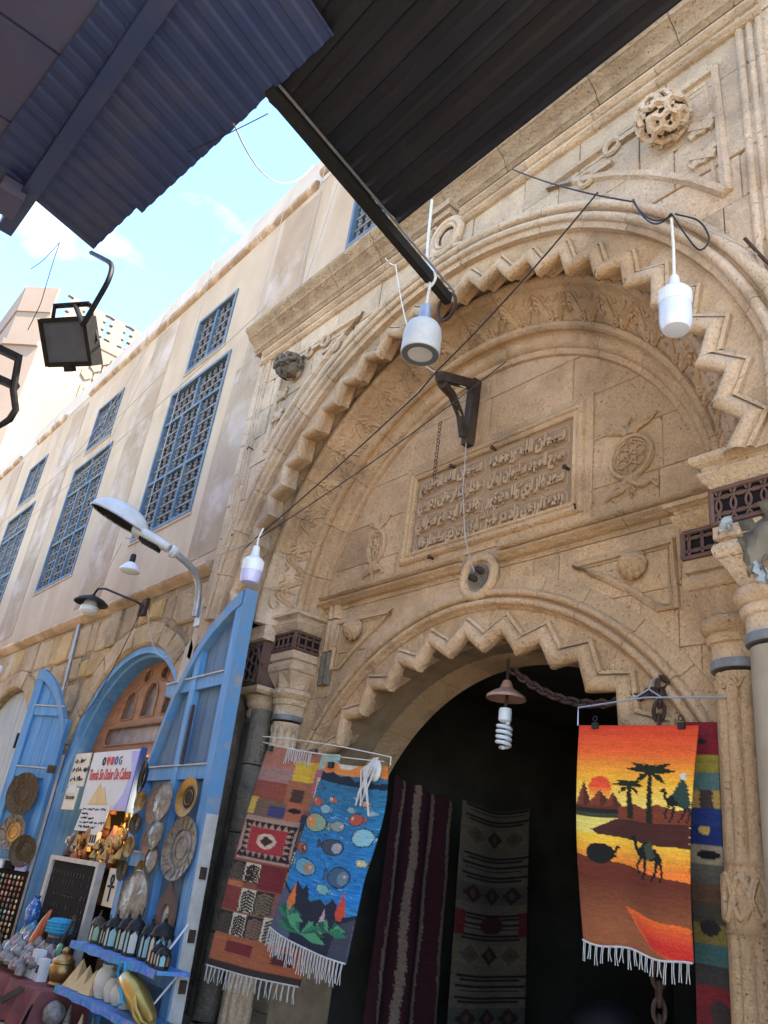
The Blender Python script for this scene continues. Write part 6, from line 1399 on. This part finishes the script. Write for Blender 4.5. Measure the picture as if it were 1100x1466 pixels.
vs, fs = text('Fixed price', .003); b = MB(); b.add(fit(vs, -11.68, -11.36, 2.17, 2.25, .166), fs); b.build('lettering', M_INK, t); MB().box(-11.66, -11.38, .162, .168, 2.27, 2.37).build('small_note', M_PAPER, t)

# ------------------------------------------------------------------ goods in the doorway
t = thing('earring_board', 'black velvet display board in a pale frame with rows of small jewellery', 'display', (-10.4, .02, .35))
bx0, bx1, bz0, bz1 = -11.10, -9.55, .32, 1.50
for a in ((bx0, bx0+.10, bz0, bz1), (bx1-.07, bx1, bz0, bz1), (bx0+.10, bx1-.07, bz1-.05, bz1)): MB().box(a[0], a[1], -.02, .06, a[2], a[3]).build('frame', M_FRAME, t)
MB().box(bx0+.1, bx1-.07, .01, .05, bz0, bz1-.05).build('velvet', M_VELV, t)
b = MB(); n_ = 0
for r_ in range(8):
    for c_ in range(14):
        if random.random() < .25: continue
        x = bx0+.2+c_*.095; z = bz1-.15-r_*.115; 
        if r_ % 3 == 0: b.tube([(x, .004, z), (x+.005, .0, z-.05)], .006, 4)
        elif r_ % 3 == 1: b.torus((x, .004, z), .018, .004, (0, 1, 0), 8, 4)
        else: b.sphere((x, .004, z), .009, 6, 4); b.sphere((x, .004, z-.03), .013, 6, 4)
tag(b.build('jewellery', M_BRASSD, t), kind='stuff')
for i, x in enumerate((-11.0, -10.62, -10.25, -9.9, -9.6, -9.5, -9.55, -10.9, -10.2)):   # brass ware hanging over the doorway under the signs
    z = 1.62+.05*sin(i*2)
    if i > 4: z = (2.0, 1.30, 1.95, 1.9)[i-5]
    t = thing('brass_ornament', ['bundle of clear wrapped trinkets hanging at the left under the signs', 'brass camel shaped ornament hanging beneath the paper note', 'brass pyramid ornaments hanging in the middle of the doorway', 'cluster of brass pendants hanging right of the brass pyramids', 'brass lantern hanging at the right end of the row of brass ware', 'brass trinkets heaped high beside the glowing lantern', 'brass trinkets stacked right of the jewellery board', 'brass trinkets behind the price card', 'brass trinkets in shadow behind the paper note'][i], 'ornament', (x, .2, z), 'brass ware hanging in the doorway')
    m = M_PLAS if i == 0 else M_BRASS
    for k in range(13):
        px_, pz_ = x+random.uniform(-.2, .2), z+random.uniform(-.2, .16); s_ = random.uniform(.03, .07)
        b = MB()
        ch = (k+i) % 4
        if ch == 0: b.lathe([(.005, s_*1.6), (s_, 0), (s_*1.1, -s_*.5), (.01, -s_*.9)], (px_, (.15 if i < 5 else .45)+random.uniform(-.05, .08), pz_), 8)
        elif ch == 1: b.sphere((px_, .16 if i < 5 else .46, pz_), s_, 9, 6, (1, .7, 1.2))
        elif ch == 2: b.prism([(px_-s_*1.3, pz_-s_), (px_+s_*1.3, pz_-s_), (px_, pz_+s_*1.4)], .12+(i > 4)*.3, .17+(i > 4)*.3)
        else: b.torus((px_, .15 if i < 5 else .45, pz_), s_*.8, s_*.28, (.3, 1, .2), 12, 6)
        b.build('trinket', m if k % 3 else [M_BRASSD, M_COP, M_BRASSD][i % 3], t, True)
t = thing('house_ornament', 'little white block shaped house ornament among the brass ware', 'ornament', (-10.2, .1, 1.68)); MB().box(-10.30, -10.08, .09, .14, 1.66, 1.82).build('block', M_ALAB, t)
for k in range(3): MB().box(-10.27+k*.07, -10.24+k*.07, .082, .089, 1.69, 1.78).build('opening', M_INK, t)
t = thing('ankh_card', 'cream card with a dark looped cross symbol beside the jewellery board', 'card', (-9.35, .1, 1.1)); MB().box(-9.50, -9.20, .10, .115, 1.08, 1.46).build('card', M_CREAM, t)
b = MB().torus((-9.35, .095, 1.35), .045, .012, (0, 1, 0), 16, 5, .75); b.beam((-9.35, .094, 1.31), (-9.35, .094, 1.13), .025, .01, (0, 1, 0)); b.beam((-9.43, .0935, 1.28), (-9.27, .0935, 1.28), .025, .01, (0, 1, 0)); b.build('looped_cross', M_INK, t)
for i in range(14):   # stock on the shelves inside
    sh_ = i % 4; x = -11.2+(i*.47) % 2.6; z = (.5, .95, 1.4, 1.85)[sh_]+.026; R = random.uniform(.05, .09); h = random.uniform(.15, .3)
    tag(MB().lathe([(R*.7, z), (R, z+h*.3), (R*.6, z+h*.6), (R*.35, z+h*.75), (R*.5, z+h)], (x, 1.22, 0), 14).build('stock_vase', [M_BRASS, M_COP, M_ALAB, M_BRASSD][i % 4], None, True, (x, 1.22, z)), 'dim vase standing on the stock shelves at the back of the shop', 'vase', 'vases on the stock shelves')
t = thing('lit_lantern', 'glowing yellow lantern inside the shop right of the sign', 'lantern', (-9.62, .45, 2.05))
MB().lathe([(.06, 2.02), (.11, 2.06), (.12, 2.2), (.10, 2.36), (.05, 2.42)], (-9.62, .45, 0), 14).build('glass', M_LIT, t, True); b = MB().lathe([(.125, 2.0), (.125, 2.03), (.03, 2.03)], (-9.62, .45, 0), 14); b.lathe([(.11, 2.40), (.02, 2.52)], (-9.62, .45, 0), 14); b.build('lantern_metal', M_BRASS, t, True)
pl = bpy.data.lights.new('lantern_light', 'POINT'); pl.energy = 9; pl.color = (1, .68, .32); pl.shadow_soft_size = .1; lo = bpy.data.objects.new('lantern_light', pl); COL.objects.link(lo); lo.parent = t; lo.location = (-.25, .25, .15)
# shelves fixed to the tall shutter
for nm, z, yl, lb in (('display_shelf', .80, -.46, 'upper shelf with a blue cloth edge carrying small lanterns'), ('display_shelf', .42, -.50, 'lower shelf with a patterned cloth edge carrying pyramids and stone vases')):
    t = thing(nm, lb, 'shelf', (-7.8, -.3, z), 'display shelves on the tall shutter')
    b = MB(); x0, x1 = -8.66, -6.80; b.box(x0, x1, yl, -.16, z-.03, z-.0); b.build('shelf_board', M_SHB, t)
    b = MB(); n_ = 30; vs = []
    for i in range(n_+1):
        x = x0+(x1-x0)*i/n_; vs += [(x, yl-.012-.004*sin(i*1.3), z+.004), (x, yl-.018-.005*sin(i*1.7), z-.055-.005*sin(i*.9))]
    b.add(vs, [(2*i, 2*i+1, 2*i+3, 2*i+2) for i in range(n_)]); b.build('cloth_edge', M_SHB, t, True)
    MB().beam((-6.98, -.17, z+.34), (-6.95, yl+.05, z), .012, .012).build('brace', M_WHITE, t)
def lantern(x, y, z, h, r, label, m, panes):
    t = thing('small_lantern', label, 'lantern', (x, y, z), 'small lanterns on the upper shelf')
    b = MB().lathe([(r*1.05, z), (r*1.05, z+.02), (r*.85, z+.03)], (x, y, 0), 6); 
    for k in range(6): a = pi/3*k; b.beam((x+r*cos(a), y+r*sin(a), z+.02), (x+r*cos(a), y+r*sin(a), z+h*.62), .010)
    b.build('cage', m, t)
    for k in range(6):
        a = pi/3*k+pi/6; q = r*.84; c = Vector((x+q*cos(a), y+q*sin(a), z+h*.32)); tg = Vector((-sin(a), cos(a), 0)); nn = Vector((cos(a), sin(a), 0))
        v = [c+tg*r*.40*i+Vector((0, 0, h*.26*j)) for i, j in ((-1, -1), (1, -1), (1, .6), (0, 1), (-1, .6))]; MB().add(v, [(0, 1, 2, 3, 4)]).build('pane', panes[k % len(panes)], t)
    MB().lathe([(r*1.15, z+h*.61), (r*1.0, z+h*.66), (r*.98, z+h*.72), (r*.75, z+h*.82), (r*.3, z+h*.88), (r*.16, z+h*.92), (r*.22, z+h*.95), (.002, z+h)], (x, y, 0), 14).build('dome', m, t, True)
    MB().torus((x, y, z+h*1.03), .018, .004, (0, 1, 0), 10, 4).build('ring', m, t, True)
M_PN = [mat('teal_glass', (.04, .26, .30), rough=.2, spec=.6), mat('amber_glass', (.35, .15, .04), rough=.2, spec=.6), mat('clear_grey_glass', (.30, .33, .30), rough=.2, spec=.6), mat('green_glass', (.08, .22, .14), rough=.2, spec=.6)]
LN = [(-8.52, .26, .065, [2, 3], 'leftmost small lantern with a tall brass finial'), (-8.33, .24, .06, [3, 2], 'small dark lantern second from the left'), (-8.13, .30, .075, [2, 0], 'small lantern with pale greenish panes third from the left'), (-7.92, .32, .075, [3, 3, 2], 'small lantern with green panes left of the middle'), (-7.68, .34, .08, [0, 2], 'small lantern with a wide dome in the middle of the row'), (-7.42, .33, .075, [0, 0], 'small lantern with blue panes right of the middle'), (-7.15, .36, .095, [2, 0], 'largest small lantern with an onion dome'), (-7.02, .19, .06, [0, 1, 2], 'tiny lantern with turquoise and orange panes in front of the onion dome one'), (-6.88, .18, .055, [1, 2, 0], 'tiny lantern at the right end of the upper shelf')]
for i, (x, h, r, pn, lb) in enumerate(LN): lantern(x, -.30-(.09 if h < .2 else .0)+.02*(i % 2), .805, h, r, lb, M_IRON if i else M_BRASSD, [M_PN[k] for k in pn])
for i, (x, s_, h) in enumerate(((-8.52, .11, .24), (-8.34, .10, .21), (-8.16, .10, .20))):
    tag(MB().lathe([(s_*1.3, .425), (.002, .425+h)], (x, -.36, 0), 4, phase=pi/4+.2).build('stone_pyramid', M_PYR, None, False, (x, -.36, .425)), 'polished cream stone pyramid, %s of three on the lower shelf' % ['leftmost and largest', 'middle', 'rightmost'][i], 'pyramid', 'stone pyramids on the lower shelf')
for i, (x, R, h) in enumerate(((-7.98, .10, .27), (-7.80, .075, .19), (-7.64, .075, .18), (-7.48, .08, .19))):
    z = .425; tag(MB().lathe([(R*.6, z), (R*.95, z+h*.3), (R, z+h*.5), (R*.85, z+h*.75), (R*.5, z+h*.92), (R*.62, z+h)], (x, -.34, 0), 20).build('stone_vase', M_ALAB, None, True, (x, -.34, z)), ['tall pale stone vase right of the pyramids', 'small white stone vase second in the row of vases', 'small white stone vase third in the row of vases', 'small white stone vase beside the golden swan pitcher'][i], 'vase', 'stone vases on the lower shelf')
t = thing('swan_pitcher', 'golden swan shaped pitcher with a turquoise curled neck lying on the lower shelf', 'pitcher', (-7.1, -.4, .43))
MB().tube([(-7.42, -.46, .62), (-7.32, -.45, .66), (-7.16, -.44, .60), (-7.0, -.43, .53), (-6.86, -.42, .47), (-6.78, -.42, .44)], lambda q: .03+.085*sin(pi*min(1, q*1.02))**.8*(1-.35*q), 16).build('body', M_GOLD, t, True)
for d in (0, .05): MB().tube([(-7.0, -.50, .58-d), (-6.9, -.52, .52-d), (-6.8, -.50, .45-d*.6), (-6.72, -.46, .43)], lambda q: .022*(1-.6*q), 8).build('feather', M_GOLD, t, True)
MB().tube([(-7.40, -.47, .62), (-7.47, -.48, .70), (-7.44, -.48, .77), (-7.36, -.48, .78), (-7.33, -.48, .72), (-7.30, -.50, .67), (-7.22, -.54, .60), (-7.16, -.54, .56), (-7.12, -.54, .52), (-7.18, -.55, .50)], .014, 8).build('neck', M_TEAL, t, True)
# table with a red cloth at the left
t = thing('cloth_table', 'table covered with a dark red patterned cloth at the shop door', 'table', (-9.6, -.35, 0))
TX0, TX1, TZ = -10.9, -8.66, .36
b = MB(); n_ = 36; vs = []; pr = [(.05, TZ), (-.60, TZ), (-.64, TZ-.01), (-.66, TZ-.06), (-.69, TZ-.2), (-.71, .02)]
for i in range(n_+1):
    x = TX0+(TX1-TX0)*i/n_
    for j, (y, z) in enumerate(pr): vs.append((x, y-(.018*sin(i*1.1) if j > 2 else 0)*(j-2), z))
m_ = len(pr); b.add(vs, [(i*m_+j, i*m_+j+1, (i+1)*m_+j+1, (i+1)*m_+j) for i in range(n_) for j in range(m_-1)])
b.add([(TX1, y, z) for y, z in pr]+[(TX1, .05, .02)], [tuple(range(m_+1))]); b.build('tablecloth', M_CLOTH, t, True)
b = MB()
for k in range(2): b.beam((-9.75+k*.09, -.735, .05), (-9.0+k*.09, -.705, .34), .03, .008, (0, 1, 0))
b.build('cloth_stripe', M_LAMPD, t)
tp = TZ+.003
t = thing('copper_ewer', 'tall copper cone shaped ewer leaning at the door jamb', 'ewer', (-10.05, -.3, tp))
MB().tube([(-10.14, -.30, tp+.02), (-10.13, -.30, tp+.10), (-10.05, -.29, tp+.26), (-9.96, -.28, tp+.48), (-9.92, -.27, tp+.60)], lambda q: (.075+.05*sin(min(1, q*3)*pi*.5))*(1-q)**.75+.012, 18).build('body', M_COP, t, True)
t = thing('bone_drum', 'small drum with black and white inlay under a blue cap', 'drum', (-9.72, -.28, tp)); MB().lathe([(.10, tp), (.10, tp+.38)], (-9.68, -.22, 0), 20).build('body', M_SILV, t, True)
b = MB()
for k in range(16):
    a = 2*pi*k/16
    for j in range(4): MB().obox((-9.68+.102*cos(a), -.22+.102*sin(a), tp+.06+j*.09), (-.016*sin(a), .016*cos(a), 0), (.003*cos(a), .003*sin(a), 0), (0, 0, .03)).build('inlay', M_INK, t)
t = thing('knitted_cap', 'bright turquoise knitted cap sitting on the small drum', 'cap', (-9.68, -.22, tp+.385)); MB().lathe([(.105, .385+tp), (.135, tp+.42), (.135, tp+.50), (.10, tp+.54), (.002, tp+.55)], (-9.68, -.22, 0), 24).build('cap_body', M_TEAL, t, True)
b = MB()
for j in range(4): b.torus((-9.68, -.22, tp+.415+j*.03), .134, .012, (0, 0, 1), 24, 6)
b.build('knit_rib', M_TEAL, t, True)
t = thing('brass_pot', 'lidded brass pot with a ball finial at the right of the table', 'pot', (-8.98, -.36, tp))
MB().lathe([(.09, tp), (.10, tp+.02), (.085, tp+.04), (.12, tp+.11), (.125, tp+.17), (.10, tp+.205)], (-8.98, -.36, 0), 22).build('body', M_BRASS, t, True)
MB().lathe([(.115, tp+.207), (.11, tp+.23), (.06, tp+.27), (.03, tp+.285), (.04, tp+.31), (.03, tp+.335), (.002, tp+.35)], (-8.98, -.36, 0), 20).build('lid', M_BRASS, t, True)
for i, (x, w_, h, m) in enumerate(((-9.44, .06, .26, M_PAPER), (-9.26, .055, .20, M_PAPER), (-9.56, .05, .13, M_CREAM), (-9.84, .05, .09, M_COP), (-9.98, .045, .10, M_CREAM))):
    t = thing('small_box', ['tallest small white box on the table', 'white box with a small drawing next to the brass pot', 'short cream box in front of the drum', 'short reddish box near the ewer', 'short cream box at the foot of the ewer'][i], 'box', (x, -.45, tp), 'small boxes on the table')
    MB().box(x-w_, x+w_, -.50, -.40, tp, tp+h).build('body', m, t); b = MB().box(x-w_*.5, x+w_*.5, -.506, -.501, tp+h*.35, tp+h*.7) ; b.build('printed_panel', M_INK if i < 2 else M_LILAC, t)
t = thing('toy_lute', 'tiny green and brown lute standing behind the white boxes', 'lute', (-9.3, -.3, tp)); MB().sphere((-9.33, -.30, tp+.27), .06, 12, 8, (1, .5, 1.3)).build('body', M_PN[3], t, True); MB().beam((-9.33, -.30, tp+.33), (-9.22, -.28, tp+.56), .025).build('neck', M_DWOOD, t)
MB().obox((-9.20, -.278, tp+.585), (.03, 0, .01), (0, .01, 0), (-.01, 0, .03)).build('peg_head', M_DWOOD, t)
for i in range(46):   # heap of wrapped shiny trinkets at the front left
    x = -10.65+.125*(i % 11)+random.uniform(-.03, .03); y = -.60+.10*(i//11)+random.uniform(-.02, .02); z = tp+.05+.05*(i//11)+.05*sin((x+10.65)/1.3*pi)+random.uniform(-.02, .02); s_ = random.uniform(.9, 1.35)
    tag(MB().lathe([(.02, z-.05), (.055*s_, z-.03), (.06*s_, z), (.04*s_, z+.04), (.012, z+.07*s_)], (x, y, 0), 8, phase=random.random(), axis=(0, 0, 1)).build('wrapped_trinket', M_PLAS if i % 4 else M_SHINY, None, i % 3 > 0, (x, y, z)), 'clear wrapped trinket in the glittering heap at the front of the table', 'trinket', 'heap of wrapped trinkets')
t = thing('wooden_plaque', 'cream plaque with dark brush strokes leaning at the far left of the table', 'plaque', (-10.9, -.5, .36)); b = MB().obox((-10.72, -.62, .50), (.13, .0, .05), (0, .012, .004), (-.05, 0, .10)); b.build('board', M_CREAM, t)
b = MB(); b.tube([(-10.80, -.64, .46), (-10.74, -.64, .50), (-10.66, -.64, .52)], .008, 4).tube([(-10.78, -.64, .54), (-10.70, -.64, .56)], .008, 4); b.build('brush_mark', M_INK, t)
tag(MB().lathe([(.10, .32), (.085, .40), (.03, .60), (.002, .62)], (-10.95, -.42, 0), 18).build('brass_cone', M_BRASS, None, True, (-10.95, -.42, .32)), 'brass cone at the far left edge of the table', 'ornament')
for i, (x, y, R, m) in enumerate(((-10.35, .05, .115, M_MOS[0]), (-10.60, .10, .10, M_MOS[1]), (-10.40, .02, .09, M_MOS[2]))):
    z = .62+(.26 if i == 2 else 0)+(.0); tag(MB().lathe([(.03, z-.25), (R*.9, z-.12), (R, z), (R*.6, z+R), (.03, z+R*1.4), (.045, z+R*1.8)], (x-.45, y-.15, 0), 18).build('mosaic_lamp', m, None, True, (x-.45, y-.15, z)), ['turquoise mosaic glass lamp low by the blue jamb', 'green mosaic glass lamp by the blue jamb', 'deep blue mosaic glass lamp hanging above the green one'][i], 'lamp', 'mosaic glass lamps')
tag(MB().sphere((-8.55, -.50, .20), .11, 16, 12).build('glass_float', M_PLAS, None, True, (-8.55, -.5, .1)), 'shiny clear ball hanging below the table corner', 'ball')
for i, (x, z) in enumerate(((-8.40, .12), (-8.1, .10), (-7.85, .12), (-7.4, .10))): tag(MB().lathe([(.06, z-.1), (.05, z), (.004, z+.18)], (x, -.42, 0), 10).build('small_spire', M_PYR if i % 2 else M_SILV, None, True, (x, -.42, .02)), 'small pointed ornament standing in the shade under the lower shelf', 'ornament', 'pointed ornaments under the shelf')
# torn sheeting round the right hand capital
b = MB(); cx, cy = X0+2.95, .40
t = thing('torn_sheeting', 'torn grey green tar paper wrapped round the plain column head on the right', 'sheeting', (cx, cy-.35, 3.6))
def flap(pts, m, nm='torn_flap'):
    vs = [Vector(p) for p in pts]; b = MB(); n_ = 6
    g_ = [[vs[0].lerp(vs[1], i/n_).lerp(vs[3].lerp(vs[2], i/n_), j/n_)+Vector((random.uniform(-.008, .008), .03*sin(i*1.1+j*.6)+random.uniform(-.012, .012), random.uniform(-.008, .008))) for i in range(n_+1)] for j in range(n_+1)]
    b.add([v for r_ in g_ for v in r_], [(j*(n_+1)+i, j*(n_+1)+i+1, (j+1)*(n_+1)+i+1, (j+1)*(n_+1)+i) for i in range(n_) for j in range(n_)]); o = b.build(nm, m, t, True); md = o.modifiers.new('t', 'SOLIDIFY'); md.thickness = .006
yf = cy-.28
flap([(cx-.16, yf, 3.78), (cx+.36, yf, 3.88), (cx+.36, yf+.02, 3.56), (cx-.14, yf+.03, 3.56)], M_TORN)
flap([(cx-.02, yf-.05, 3.84), (cx+.36, yf-.06, 3.96), (cx+.36, yf-.04, 3.60), (cx+.05, yf-.05, 3.62)], M_TORN)
flap([(cx-.16, yf-.04, 3.66), (cx+.08, yf-.06, 3.72), (cx-.0, yf-.09, 3.42), (cx-.08, yf-.07, 3.40)], M_TORN)
flap([(cx-.12, yf-.04, 3.56), (cx-.05, yf-.06, 3.55), (cx+.05, yf-.11, 3.33), (cx-.02, yf-.09, 3.34)], M_TORNB)
flap([(cx-.26, yf-.03, 3.80), (cx-.18, yf-.05, 3.81), (cx-.17, yf-.08, 3.72), (cx-.24, yf-.06, 3.70)], M_TORNB)
